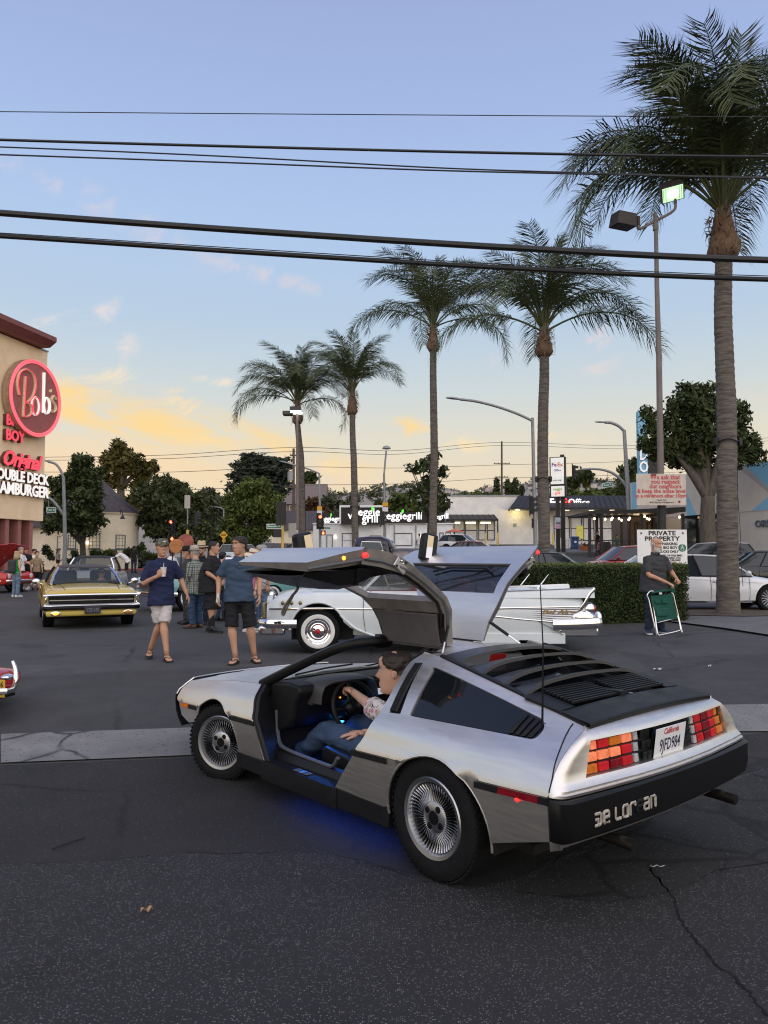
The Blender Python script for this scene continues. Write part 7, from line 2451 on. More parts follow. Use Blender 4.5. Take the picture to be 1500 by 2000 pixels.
def convertible(label,loc,yaw,pm,seat):
 root=thing('convertible_car',label,'car',loc,yaw)
 L,W=4.4,1.78
 h,w=L/2,W/2
 st=[(-h,w*.8,.4,.72,.76),(-h+.15,w*.93,.3,.84,.88),(-h+.8,w,.24,.88,.92),(0,w,.22,.86,.90),(h-1.4,w,.24,.84,.92),(h-.5,w*.96,.27,.74,.80),(h,w*.75,.38,.55,.58)]
 link('body',hull(st,SIDE_MOD).mesh('body',True,32),pm,root)
 for x in(-h+.9,h-.9):
  for s_ in(1,-1):
   simple_wheel(root,x,w-.09,.32,.21,s_)
 fr=smooth_line([V((.75,.80,.90)),V((.42,.68,1.22)),V((.34,.5,1.30)),V((.32,0,1.32)),V((.34,-.5,1.30)),V((.42,-.68,1.22)),V((.75,-.80,.90))],5)
 MB().tube(fr,.03,6).build('windscreen_frame',BLK,root)
 MB().loft([[V((.77,y,.90))for y in(-.78,0,.78)],[V((.36,y*.82,1.28))for y in(-.78,0,.78)]]).build('windscreen',CARGL_C,root)
 for s_ in(1,-1):
  MB().box((-.35,s_*.38,.98),(.16,.46,.42),(0,R(-12),0)).build('seat',seat,root,bevel=.07)
  MB().ell((.55,s_*(w+.1),1.0),(.08,.11,.07),10,6).build('door_mirror',pm,root)
  MB().ell((h-.18,s_*w*.7,.58),(.15,.16,.06),10,6).build('headlight',HEADL,root)
  MB().tube([V((-.75,s_*.38,.9)),V((-.78,s_*.38,1.16)),V((-.78,s_*.14,1.16)),V((-.75,s_*.14,.9))],.025,6).build('roll_hoop',BLK,root)
 return root
convertible('small dark open topped car with black roll hoops between the red saloon and second palm',place(1012,36),math.pi-R(20),BLKP,mat('dark red seat',(.16,.03,.03),.6,var=.1))
CREAMW=paint('classic white',(.62,.67,.69),.22)
def classic_body(root,pm,L=5.2,W=1.92,arch_m=None,wr=.345,skirt=False):
 h,w=L/2,W/2
 st=[(-h+.04,w*.90,.36,.70,.72),(-h+.12,w*.95,.33,.86,.86),(-h+.5,w*.985,.29,.93,.94),(-h+1.4,w,.27,.95,.97),(0,w,.27,.95,.98),(h-1.9,w,.27,.96,1.02),(h-.9,w*.99,.30,.96,1.03),(h-.25,w*.95,.38,.90,.96),(h-.05,w*.86,.46,.78,.82)]
 me=hull(st,SIDE_OLD,60).mesh('body')
 ax=(-h+1.32,h-.88)
 cut=[]
 for s_ in(1,-1):
  Mx=lambda x:Matrix.Translation((x,s_*(w-.26),wr+.03))@Matrix.Rotation(R(-90)*s_,4,'X')
  cut.append(MB().lathe([(0,0),(wr+.085,0),(wr+.085,.5),(0,.5)],30,Mx(ax[1])))
  cut.append(MB().prism([(ax[1]-.30,.0),(ax[1]+.45,.0),(ax[1]+.43,wr),(ax[1]-.25,wr+.30),(ax[1]-.52,wr+.06),(ax[1]-.92,.285),(ax[1]-.92,0)],s_*(w-.26),s_*(w+.3),lambda a,b,q:V((a,q,b))))
  if not skirt:
   cut.append(MB().lathe([(0,0),(wr+.03,0),(wr+.03,.5),(0,.5)],30,Matrix.Translation((ax[0],s_*(w-.26),wr-.06))@Matrix.Rotation(R(-90)*s_,4,'X')))
 me=bool_cut(me,cut)
 b=link('body',me,pm,root)
 for x in ax:
  MB().bx(x-wr-.2,x+wr+.1,-w+.24,w-.24,.2,wr*2.3).build('wheel_well',DARK,root,smooth=False)
 return ax,h,w
def belair():
 loc=gu(828,12.98)
 yaw=math.pi-R(.6)
 root=thing('classic_hardtop','white nineteen fifties tail finned hardtop with whitewall tyres behind the gullwing car','car',tuple(loc),yaw)
 ax,h,w=classic_body(root,CREAMW,skirt=True)
 for x in ax:
  for s_ in(1,-1):
   t=tyre_wheel(.35,.19,.200,0,root,(x,(w-(.13 if x>0 else .17))*s_,.35),0,s_,'chrome','wheel',True,40)
   MB().ell((0,s_*.108,0),(.045,.012,.045),14,6).build('hub_emblem',mat('hub red',(.4,.02,.03),.3,var=0),t)
 for s_ in(1,-1):
  MB().bx(ax[0]-.9,ax[0]+.55,s_*w*.965-.02,s_*w*.965+.02,.16,.33).build('wheel_skirt',CREAMW,root,bevel=.01)
  sk=smooth_line([V((ax[0]+x,s_*(w*.985+.006),z))for x,z in((.52,.28),(.46,.42),(.30,.56),(0,.62),(-.35,.56),(-.62,.44),(-.86,.30))],5)
  seam(root,sk,MATS.get('grey seam')or mat('grey seam',(.18,.2,.21),.6,var=0))
  pts=[V((ax[1]+.44*math.cos(R(a)),s_*(w-.002),.375+.435*math.sin(R(a))))for a in range(0,160,8)]+[V((ax[1]-.60,s_*(w-.004),.40)),V((ax[1]-.90,s_*(w-.01),.285))]
  MB().tube(smooth_line(pts,3),.020,8).build('arch_brow',CREAMW,root)
  MB().bx(-h+1.75,ax[1]-.93,s_*w*.95-.012,s_*w*.95+.012,.235,.29).build('rocker',BLK,root,smooth=False)
  up=[(h-.10,.70),(h-.9,.715),(.6,.70),(-.25,.690)]
  lo=[(-.25,.690),(-.8,.62),(-1.5,.545),(-2.0,.505),(-h+.22,.480)]
  for pts in(up+lo[1:],[(-.25,.690),(-1.2,.72),(-2.0,.735),(-h+.14,.745)]):
   MB().tube([V((x,s_*(w*interp(x,[-h,-h+.5,0,h-.9,h],[.95,.985,1,.99,.93])+.008),z))for x,z in pts],[(.008,.014)]*len(pts),6).build('side_spear',CHROME,root)
  m=MB()
  top=[(-.30,.690),(-1.2,.715),(-2.0,.730),(-h+.16,.738)]
  n=12
  rows=[]
  for k in range(n+1):
   t=k/n
   row=[]
   for i in range(13):
    x=-.34+(-h+.20+.34)*i/12
    z1=interp(-x,[.3,1.2,2.0,h-.16],[.688,.712,.727,.735])
    z0=interp(-x,[.25,.8,1.5,2.0,h-.22],[.690,.628,.553,.513,.488])
    row.append(V((x,s_*(w*interp(x,[-h,-h+.5,0],[.95,.985,1])+.004+(.004 if k%2 else 0)),z0+(z1-z0)*t)))
   rows.append(row)
  m.loft(rows).build('ribbed_panel',mat('ribbed aluminium',(.50,.50,.52),.35,.8,var=.06),root,smooth=False)
  rows=[]
  for x,zt,wd in((-.6,.955,.06),(-1.2,.97,.065),(-1.8,.995,.07),(-2.3,1.02,.07),(-h+.04,1.03,.055),(-h-.06,1.03,.04)):
   y0=s_*(w*.93-.05)
   rows.append([V((x+.0,y0+s_*(wd+.02),.88)),V((x,y0+s_*wd,zt-.03)),V((x,y0+s_*wd*.7,zt)),V((x,y0-s_*wd*.6,zt)),V((x,y0-s_*(wd+.05),.90))])
  MB().loft(rows,cap=True).build('tail_fin',CREAMW,root,ang=30)
  edge=[V((-h-.065,s_*(w*.93),1.025)),V((-h+.02,s_*(w*.93+.02),.95)),V((-h+.10,s_*(w*.94+.02),.80)),V((-h+.20,s_*(w*.95+.01),.66)),V((-h+.24,s_*(w*.95),.58))]
  MB().tube(edge,[(.018,.030)]*5,6).build('fin_edge',CHROME,root)
  MB().tube([V((-.6,s_*(w*.93+.0),.962)),V((-1.8,s_*(w*.93),1.001)),V((-h-.06,s_*(w*.93),1.038))],.010,5).build('fin_moulding',CHROME,root)
  MB().ell((-h+.02,s_*(w*.88),.70),(.10,.085,.11),14,10).build('tail_lamp_housing',CHROME,root)
  MB().ell((-h-.05,s_*(w*.88),.705),(.05,.055,.07),12,8).build('tail_lamp',TAILR,root)
  o=letters('Bel Air','script_badge',.105,Matrix.Translation((-2.03,s_*(w*.975+.022),.66))@Matrix.Rotation(math.pi if s_>0 else 0,4,'Z'),mat('gold script',(.30,.22,.12),.3,.9,var=0),root,.004,.003,'CENTER',1.5,.35)
  MB().box((-2.33,s_*(w*.968+.018),.652),(.12,.006,.02)).build('script_flag',MATS['gold script'],root)
  for k in range(3):
   MB().ell((h-.32-k*.14,s_*(w*.955+.008+k*.004),.80),(.030,.010,.035),10,6).build('wing_emblem',MATS['gold script'],root)
  MB().tube([V((h-.98,s_*(w*.99+.004),.705)),V((h-.30,s_*(w*.96+.004),.700))],[(.006,.018)]*2,6).build('wing_spear',MATS['gold script'],root)
  rb=[V((-h+.62,s_*(w+.005),.46)),V((-h+.25,s_*(w+.02),.47)),V((-h-.04,s_*(w*.97),.48)),V((-h-.17,s_*(w*.80),.48)),V((-h-.20,0,.48))]
  MB().tube(smooth_line(rb,5),[(.045,.085)]*21,10).build('rear_bumper',CHROME,root)
  MB().box((-h+.20,s_*(w*.93),.35),(.62,.06,.17),(0,0,0)).build('bumper_wing',CHROME,root,bevel=.03)
  MB().ell((-h+.14,s_*(w*.95),.57),(.20,.07,.11),14,8).build('bumper_pod',CHROME,root)
  MB().ell((-h-.20,s_*.55,.52),(.07,.07,.13),12,8).build('overrider',CHROME,root)
  fb=[V((h-.55,s_*(w+.0),.47)),V((h-.2,s_*(w*.99),.47)),V((h+.03,s_*(w*.86),.47)),V((h+.12,s_*(w*.5),.46)),V((h+.13,0,.46))]
  MB().tube(smooth_line(fb,5),[(.045,.07)]*21,10).build('front_bumper',CHROME,root)
  MB().box((h-.14,s_*(w*.90),.36),(.42,.10,.14)).build('bumper_wing',CHROME,root,bevel=.03)
  MB().lathe([(0,.05),(.10,.03),(.12,-.06)],18,Matrix.Translation((h-.08,s_*w*.72,.80))@Matrix.Rotation(R(90),4,'Y')).build('headlight',HEADL,root)
  seam(root,[V((x,s_*(w+.004),z))for x,z in((.95,.955),(1.0,.88),(1.0,.6),(.96,.30))],mat('grey seam',(.18,.2,.21),.6,var=0))
  seam(root,[V((x,s_*(w+.004),z))for x,z in((-.62,.955),(-.66,.80),(-.70,.55),(-.66,.30))],MATS['grey seam'])
  MB().box((-.45,s_*(w+.012),.80),(.20,.03,.03)).build('door_handle',CHROME,root,bevel=.01)
 MB().box((h+.02,0,.66),(.06,1.3,.26)).build('grille',mat('gold grille',(.35,.28,.16),.4,.9,var=.1),root,bevel=.02)
 RED=mat('red upholstery',(.30,.015,.02),.5,var=.15)
 MB().bx(-.9,.9,-w+.16,w-.16,.94,.985).build('cabin_floor',RED,root,smooth=False)
 cabin(root,1.02,.55,-.95,-1.35,w*.88,w*.70,.965,1.52,CARGL_C,CREAMW,CREAMW,[5],.06,.965,clear=True)
 for x in(.12,-.62):
  MB().bx(x-.10,x+.10,-w+.22,w-.22,.95,1.20).build('bench_seat',RED,root,bevel=.05)
 MB().tube([V((.62+.16*math.cos(a)*.4,.36+.18*math.sin(a),1.08+.17*math.cos(a)))for a in[2*math.pi*j/24 for j in range(24)]],.012,6,closed=True).build('steering_wheel',mat('ivory rim',(.55,.5,.4),.4,var=0),root)
 for x,y in((-1.62,.10),(-1.88,.40)):
  MB().tube([V((x,y,.97)),V((x+.02,y,1.01)),V((x-.16,y,1.24))],[.022,.012,.005],6).build('aerial',CHROME,root)
 MB().ell((-1.7,0,.965),(.42,.55,.055),20,8).build('boot_lid_crown',CREAMW,root)
belair()
YELP=paint('pale yellow',(.56,.43,.10),.22)
def charger():
 loc=gp(176,1212)
 loc=gu(166,18.6)
 yaw=-math.pi/2+R(25.5)
 root=thing('muscle_car','pale yellow muscle car with full width dark grille driving towards the camera','car',tuple(loc),yaw)
 L,W=5.28,1.95
 h,w=L/2,W/2
 st=[(-h,w*.88,.46,.78,.82),(-h+.15,w*.95,.36,.90,.94),(-h+.9,w,.28,.93,.97),(-.9,w*.985,.26,.90,.93),(0,w*.96,.25,.86,.90),(.7,w*.985,.25,.86,.93),(h-.7,w,.27,.84,.90),(h-.12,w*.975,.34,.80,.86),(h-.02,w*.965,.36,.77,.82),(h,w*.95,.40,.74,.78)]
 me=hull(st,SIDE_OLD,60).mesh('body')
 ax=(-h+1.28,h-1.02)
 cut=[]
 for x in ax:
  for s_ in(1,-1):
   cut.append(MB().lathe([(0,0),(.40,0),(.40,.5),(0,.5)],28,Matrix.Translation((x,s_*(w-.27),.36))@Matrix.Rotation(R(-90)*s_,4,'X')))
 cut.append(MB().prism([(-w*.86,.50),(w*.86,.50),(w*.90,.54),(w*.90,.68),(w*.86,.72),(-w*.86,.72),(-w*.90,.68),(-w*.90,.54)],h-.16,h+.3,lambda a,b,q:V((q,a,b))))
 link('body',bool_cut(me,cut),YELP,root)
 for x in ax:
  MB().bx(x-.5,x+.5,-w+.25,w-.25,.2,.78).build('wheel_well',DARK,root,smooth=False)
  for s_ in(1,-1):
   tyre_wheel(.345,.235,.20,8,root,(x,(w-.15)*s_,.345),0,s_,'multi','wheel',False,28)
 ring=[(-w*.84,.495),(w*.84,.495),(w*.92,.53),(w*.93,.61),(w*.92,.69),(w*.84,.725),(-w*.84,.725),(-w*.92,.69),(-w*.93,.61),(-w*.92,.53)]
 rp=smooth_line([V((h+.012-.03*(abs(y)/w)**4,y,z))for y,z in ring],3,True)
 MB().tube(rp,[(.026,.026)]*len(rp),8,closed=True).build('grille_surround',CHROME,root)
 rp2=smooth_line([V((h-.03,y*.955,.61+(z-.61)*.78))for y,z in ring],3,True)
 MB().tube(rp2,.010,6,closed=True).build('inner_surround',ALLOY,root)
 MB().bx(h-.12,h-.10,-w*.9,w*.9,.50,.72).build('grille_back',BLKS,root,smooth=False)
 for k in range(11):
  z=.535+k*.0155
  MB().bx(h-.10,h-.075,-w*.86,w*.86,z,z+.005).build('grille_bar',mat('dark grille bar',(.035,.035,.04),.4,.5,var=0),root,smooth=False)
 MB().bx(h-.10,h-.05,-w*.86,w*.86,.605,.622).build('grille_divider',ALLOY,root,smooth=False)
 for y in(-.28,.28):
  MB().bx(h-.10,h-.055,y-.006,y+.006,.51,.71).build('grille_divider',BLKS,root,smooth=False)
 MB().bx(h-.07,h-.05,.36,.50,.595,.612).build('grille_badge',CHROME,root,smooth=False)
 MB().tube(smooth_line([V((h-.42,w+.005,.44)),V((h-.12,w*.985,.45)),V((h+.015,w*.86,.455)),V((h+.04,0,.46)),V((h+.015,-w*.86,.455)),V((h-.12,-w*.985,.45)),V((h-.42,-w-.005,.44))],5),[(.025,.045)]*31,8).build('front_bumper',BLKS,root)
 for s_ in(1,-1):
  MB().lathe([(.062,-.02),(.078,.02),(.055,.025),(0,.02)],18,Matrix.Translation((h+.015,s_*w*.74,.345))@Matrix.Rotation(R(90),4,'Y')@Matrix.Diagonal((.62,1.25,1,1))).build('lamp_bezel',CHROME,root)
  MB().ell((h+.035,s_*w*.74,.345),(.02,.066,.034),12,8).build('parking_lamp',ALED if s_<0 else ALENS,root)
  MB().ell((h-1.75,s_*(w+.10),.97),(.05,.09,.07),12,8).build('door_mirror',CHROME,root)
  MB().tube([V((h-1.75,s_*(w-.04),.90)),V((h-1.75,s_*(w+.08),.95))],.014,6).build('mirror_stalk',CHROME,root)
  for x in(h-1.70,h-3.0):
   seam(root,[V((x,s_*(w*f+.004),z))for z,f in((.30,.96),(.5,.985),(.7,.98),(.86,.95))])
  seam(root,[V((h-.10,s_*w*.56,.845)),V((h-.9,s_*w*.60,.905)),V((h-1.66,s_*w*.70,.915))])
  MB().box((h-.50,s_*(w+.004),.56),(.10,.012,.035)).build('side_marker',ALENS,root)
  MB().box((-.5,s_*(w*.97+.01),.80),(.2,.025,.025)).build('door_handle',CHROME,root)
  MB().tube([V((h-1.72,s_*.12+.35,.945)),V((h-1.66,s_*.35+.30,.935)),V((h-1.66,s_*.62+.1,.930))],.010,5).build('wiper',BLK,root)
 MB().box((h+.06,0,.405),(.015,.32,.16)).build('number_plate',mat('old black plate',(.03,.03,.045),.4,var=.4,vs=30),root,bevel=.005)
 letters('YZF 670','plate_lettering',.10,Matrix.Translation((h+.070,0,.40))@Matrix.Rotation(R(90),4,'Z'),mat('dim plate text',(.16,.16,.2),.5,var=0),root,.001,.001,'CENTER',.7)
 MB().bx(h-.12,h+.02,-w*.93,w*.93,.28,.40).build('front_apron',YELP,root,bevel=.04)
 CAB=mat('dark cabin trim',(.03,.03,.032),.7,var=.1)
 cabin(root,h-1.72,h-2.42,-1.05,-1.75,w*.86,w*.66,.905,1.345,CARGL_C,mat('black vinyl roof',(.055,.045,.045),.6,var=.15,bump=.1,bs=80),CHROME,[5],.05,.93,clear=True)
 MB().bx(-1.6,h-1.85,-w+.2,w-.2,.86,.905).build('cabin_floor',CAB,root,smooth=False)
 for y in(-.40,.40):
  MB().box((-.20,y,1.02),(.14,.50,.36),(0,R(-10),0)).build('seat',CAB,root,bevel=.06)
 MB().bx(h-2.15,h-1.8,-w+.25,w-.25,.90,.965).build('dashboard',CAB,root,bevel=.03)
 MB().tube([V((.05+.07*math.cos(a),.40+.19*math.sin(a),1.0+.17*math.cos(a)))for a in[2*math.pi*j/24 for j in range(24)]],.013,6,closed=True).build('steering_wheel',BLKS,root)
 MB().ell((.16,0,1.235),(.02,.12,.028),12,6).build('rear_view_mirror',BLKS,root)
 return root
charger_root=charger()
def old_saloon(label,loc,yaw,pm,roofm,name='classic_car'):
 root=thing(name,label,'car',loc,yaw)
 ax,h,w=classic_body(root,pm,4.9,1.88)
 for x in ax:
  for s_ in(1,-1):
   tyre_wheel(.345,.19,.2,0,root,(x,(w-.13)*s_,.345),0,s_,'chrome','wheel',True,24)
 cabin(root,.95,.5,-.95,-1.4,w*.86,w*.68,.96,1.50,CARGL_C,roofm,CHROME,[5],.06,.96,clear=True)
 for s_ in(1,-1):
  MB().lathe([(0,.06),(.10,.03),(.12,-.06)],16,Matrix.Translation((h-.06,s_*w*.72,.80))@Matrix.Rotation(R(90),4,'Y')).build('headlight',HEADL,root)
  MB().tube(smooth_line([V((h-.5,s_*w,.46)),V((h+.0,s_*w*.88,.46)),V((h+.12,0,.46))],5),[(.04,.07)]*11,8).build('front_bumper',CHROME,root)
  MB().tube(smooth_line([V((-h+.5,s_*w,.46)),V((-h-.0,s_*w*.88,.46)),V((-h-.12,0,.46))],5),[(.04,.07)]*11,8).build('rear_bumper',CHROME,root)
 MB().box((h+.0,0,.66),(.06,1.2,.22)).build('grille',CHROME,root,bevel=.02)
 return root
old_saloon('dark classic car with black soft top right behind the yellow muscle car',place(186,26),-math.pi/2+R(14),paint('blue white',(.45,.49,.52),.25),mat('black soft top',(.015,.015,.017),.8,var=.1))
old_saloon('turquoise classic car with white roof half hidden behind the plaid shirt man',place(440,23),math.pi+R(40),paint('turquoise',(.16,.36,.36),.25),CREAMW)
old_saloon('midnight blue classic car half hidden behind the woman in the sun hat',place(553,30),R(186),paint('midnight',(.012,.016,.030),.2),paint('pale silver',(.4,.42,.44),.3,.4))
def pickup():
 loc=gu(742,34.5)
 root=thing('vintage_pickup','dark plum vintage pickup cab with rounded bare metal bonnet behind the raised door','truck',tuple(loc),R(-14))
 root.scale=(1.1,)*3
 PL=paint('plum black',(.030,.022,.032),.22)
 BM=mat('bare metal',(.20,.175,.16),.4,.8,var=.35,vs=4,rvar=.1)
 w=.82
 sec=lambda x,wb,wt,zb,zt:[V((x,wb,zb)),V((x,wb*1.02,zb+(zt-zb)*.4)),V((x,wt*1.04,zb+(zt-zb)*.75)),V((x,wt*.8,zt-.04)),V((x,0,zt)),V((x,-wt*.8,zt-.04)),V((x,-wt*1.04,zb+(zt-zb)*.75)),V((x,-wb*1.02,zb+(zt-zb)*.4)),V((x,-wb,zb))]
 rows=[sec(-.95,w*.9,w*.72,.45,1.72),sec(-.85,w*.98,w*.82,.45,1.82),sec(-.4,w,w*.88,.45,1.86),sec(.15,w,w*.86,.45,1.84),sec(.45,w*.97,w*.76,.45,1.70),sec(.62,w*.92,w*.60,.45,1.40)]
 MB().loft(rows,cap=True).build('cab',PL,root,ang=60)
 for s_ in(1,-1):
  for x0,x1 in((-.62,.30),):
   ot=[(x0,1.25),(x1+.05,1.25),(x1-.08,1.60),(x0+.06,1.62)]
   MB().prism(ot,s_*(w*.955),s_*(w*.93),lambda a,b,q:V((a,q+s_*(.03 if b<1.4 else-.04),b))).build('side_window',CARGL,root,smooth=False)
   pts=[V((a,s_*(w*.96+(.03 if b<1.4 else-.04)),b))for a,b in ot]
   MB().tube(pts,.016,5,closed=True).build('window_frame',CHROME,root)
 ot=[(-.52,1.34),(.52,1.34),(.48,1.62),(-.48,1.62)]
 MB().prism(ot,-.965,-.94,lambda a,b,q:V((q+(b-1.34)*.15,a,b))).build('rear_window',CARGL,root,smooth=False)
 MB().tube([V((-.975+(b-1.34)*.15,a,b))for a,b in ot],.022,6,closed=True).build('window_frame',WHTP,root)
 MB().loft([[V((.64,y,1.22))for y in(-.6,0,.6)],[V((.47,y*.85,1.62))for y in(-.6,0,.6)]]).build('windscreen',CARGL,root)
 rows=[]
 for x,ww,zb,zt in((.50,.62,.6,1.34),(1.0,.60,.6,1.36),(1.6,.55,.6,1.35),(2.1,.46,.6,1.28),(2.35,.34,.62,1.16),(2.45,.15,.7,1.0)):
  rows.append([V((x,ww*math.cos(a),zb+(zt-zb)*max(0,math.sin(a))**.7))for a in[math.pi*j/12 for j in range(13)]])
 MB().loft(rows,cap=True).build('bonnet',BM,root,ang=60)
 for s_ in(1,-1):
  for xc,m_ in((1.7,BM),(-2.0,PL)):
   rows=[]
   for j in range(9):
    a=R(10+165*j/8)
    c=V((xc+.62*math.cos(a),s_*.70,.38+.62*math.sin(a)))
    rows.append([c+V((0,-s_*.22,.02)),c+V((0,0,.06)),c+V((0,s_*.16,.02)),c+V((0,s_*.20,-.08))])
   MB().loft(rows).build('fender',m_,root,solid=.02)
   tyre_wheel(.36,.19,.2,0,root,(xc,s_*.76,.36),0,s_,'chrome','wheel',True,24)
  MB().ell((2.1,s_*.55,.95),(.16,.12,.12),12,8).build('headlight',CHROME,root)
  MB().bx(-2.75,-1.0,s_*.66-.03,s_*.66+.03,.60,1.10).build('bed_side',PL,root,bevel=.02)
 MB().bx(-2.75,2.2,-.62,.62,.45,.62).build('chassis',BLK,root,smooth=False)
 MB().bx(-2.78,-2.72,-.66,.66,.60,1.10).build('tailgate',PL,root,bevel=.02)
pickup()
def hood_up():
 loc=gu(-62,30.5)
 root=thing('muscle_car','bright red car with raised bonnet at the far left edge','car',tuple(loc),R(-12))
 L,W=4.9,1.88
 h,w=L/2,W/2
 RP=paint('bright red',(.46,.025,.018),.2)
 st=[(-h,w*.88,.44,.80,.84),(-h+.2,w*.96,.34,.90,.94),(0,w,.26,.88,.92),(.6,w,.26,.88,.90),(h-.7,w,.28,.86,.80),(h-.1,w*.95,.34,.80,.74),(h,w*.88,.40,.72,.66)]
 me=hull(st,SIDE_OLD,50).mesh('body')
 cut=[]
 for x in(-h+1.1,h-.95):
  for s_ in(1,-1):
   cut.append(MB().lathe([(0,0),(.39,0),(.39,.5),(0,.5)],24,Matrix.Translation((x,s_*(w-.27),.35))@Matrix.Rotation(R(-90)*s_,4,'X')))
   tyre_wheel(.335,.22,.2,8,root,(x,(w-.15)*s_,.335),0,s_,'multi','wheel',False,24)
 link('body',bool_cut(me,cut),RP,root)
 cabin(root,.75,.1,-1.1,-1.7,w*.86,w*.66,.90,1.33,CARGL,RP,RP,[5],.05,.93)
 a=R(38)
 rows=[]
 for i in range(7):
  t=i/6*1.55
  rows.append([V((.80+t*math.cos(a),.78*y,.93+t*math.sin(a)+.03*(1-y*y)+(.03 if abs(y)<.35 else 0)))for y in(-1,-.7,-.36,-.34,0,.34,.36,.7,1)])
 MB().loft(rows).build('raised_bonnet',RP,root,solid=.03)
 for y in(-.5,.5):
  MB().tube([V((1.5,y,.84)),V((1.75,y,1.62))],.015,6).build('bonnet_strut',BLK,root)
 MB().bx(.85,h-.35,-.55,.55,.70,.88).build('engine',mat('engine grey',(.10,.10,.11),.4,.6,var=.4,vs=9),root,bevel=.04)
 for s_ in(1,-1):
  MB().ell((h-.01,s_*w*.68,.66),(.03,.10,.10),12,8).build('headlight',HEADL,root)
 MB().tube([V((h-.3,w,.48)),V((h+.06,w*.8,.48)),V((h+.08,0,.48)),V((h+.06,-w*.8,.48)),V((h-.3,-w,.48))],[(.03,.05)]*5,8).build('front_bumper',CHROME,root)
hood_up()
def red_tail():
 y=7.6
 p=at(20,1360,y)
 g=gz(p.x,p.y)
 o=V((p.x,p.y,g))
 root=thing('vintage_car','corner of a red vintage car with chrome overrider and yellow plate at left edge','car',tuple(o),0)
 RP=paint('candy red',(.42,.012,.02),.18)
 Q=lambda u,v,dy=0.0:at(u,v,y+dy)-o
 rows=[]
 for u,k in((13,.25),(9,.6),(0,.85),(-40,1.0),(-300,1.15),(-900,1.2)):
  c=Q(u,1334,.35)
  rows.append([c+V((0,.55*k*math.cos(a),.155*k*math.sin(a)))for a in[2*math.pi*j/20 for j in range(20)]])
 MB().loft(rows,wrap=True,cap=True).build('body',RP,root,ang=60)
 MB().tube(smooth_line([Q(-700,1352,-.35),Q(-60,1351,-.30),Q(14,1349,-.12),Q(27,1347,.10),Q(31,1345,.6)],5),[(.020,.030)]*21,10).build('bumper',CHROME,root)
 MB().tube(smooth_line([Q(24,1349,-.02),Q(30,1336,-.03),Q(31,1318,-.02),Q(29,1303,.0),Q(25,1292,.02)],5),[(.028-.0005*i,.030-.0006*i)for i in range(21)],10).build('overrider',CHROME,root)
 MB().ell(Q(14,1322,.02),(.055,.08,.030),12,8).build('lamp_housing',CHROME,root)
 MB().tube([Q(0,1362,-.1),Q(29,1354,.02)],[(.010,.018)]*2,6).build('lower_bar',BLKS,root)
 M=Matrix.Translation(Q(1,1345,-.18))@Matrix.Rotation(R(-6),4,'Z')
 pl=MB().bx(-.16,.045,-.004,.004,-.085,.085).xf(M).build('number_plate',mat('plate yellow',(.55,.36,.03),.4,var=.15),root,smooth=False,bevel=.003)
 for s,z in(('96',.035),('65',-.035)):
  letters(s,'plate_lettering',.075,M@Matrix.Translation((.0,-.006,z)),BLACKM,pl,.001,.001,'CENTER',.8)
 tyre_wheel(.33,.19,.2,0,root,tuple(V((Q(-260,1334).x,.2,.33))),0,-1,'chrome','wheel',True,24)
red_tail()
# ================================================================ people
SKINS={}
def skin(name,c):
 if name not in SKINS:
  m=mat('skin '+name,c,.52,var=.10,vs=14,col2=tuple(x*y for x,y in zip(c,(1.16,1.04,1.0))))
  b=m.node_tree.nodes['Principled BSDF']
  b.inputs['Subsurface Weight'].default_value=.08
  b.inputs['Subsurface Radius'].default_value=(.02,.008,.004)
  SKINS[name]=m
 return SKINS[name]
SK_L=skin('fair',(.56,.35,.25))
SK_T=skin('tanned',(.46,.26,.17))
SK_M=skin('olive',(.44,.26,.175))
SK_D=skin('dark',(.10,.055,.038))
LIPS=mat('lips',(.34,.12,.10),.5,var=0)
EYEW=mat('eye white',(.55,.53,.50),.3,var=0)
EYED=mat('eye iris',(.03,.02,.015),.2,var=0)
def cloth(name,c,var=.14,rough=.9):
 return mat('cloth '+name,c,rough,var=var,vs=5,bump=.08,bs=160)
def plaid(name,base,a,b):
 m=bpy.data.materials.new(name)
 m.use_nodes=True
 N,L=m.node_tree.nodes,m.node_tree.links
 bs=N['Principled BSDF']
 bs.inputs['Roughness'].default_value=.9
 tc=N.new('ShaderNodeTexCoord')
 sp=N.new('ShaderNodeSeparateXYZ')
 L.new(tc.outputs['Object'],sp.inputs[0])
 def M(op,x,y=None,z=None):
  n=N.new('ShaderNodeMath')
  n.operation=op
  for i,q in enumerate((x,y,z)):
   if q is None:
    continue
   if isinstance(q,(int,float)):
    n.inputs[i].default_value=q
   else:
    L.new(q,n.inputs[i])
  return n.outputs[0]
 ux=M('MULTIPLY',M('ARCTAN2',sp.outputs[1],sp.outputs[0]),.17)
 def bands(c,per,w,ph=0):
  f=M('FRACT',M('ADD',M('DIVIDE',c,per),ph))
  return M('LESS_THAN',f,w)
 h=M('MAXIMUM',bands(sp.outputs[2],.075,.16),M('MULTIPLY',bands(sp.outputs[2],.075,.30,.5),.6))
 v=M('MAXIMUM',bands(ux,.070,.16),M('MULTIPLY',bands(ux,.070,.30,.5),.6))
 s=M('MULTIPLY',M('ADD',h,v),.5)
 r=N.new('ShaderNodeValToRGB')
 L.new(s,r.inputs[0])
 r.color_ramp.elements[0].color=(*base,1)
 r.color_ramp.elements[1].color=(*b,1)
 e=r.color_ramp.elements.new(.4)
 e.color=(*a,1)
 L.new(r.outputs[0],bs.inputs['Base Color'])
 return m
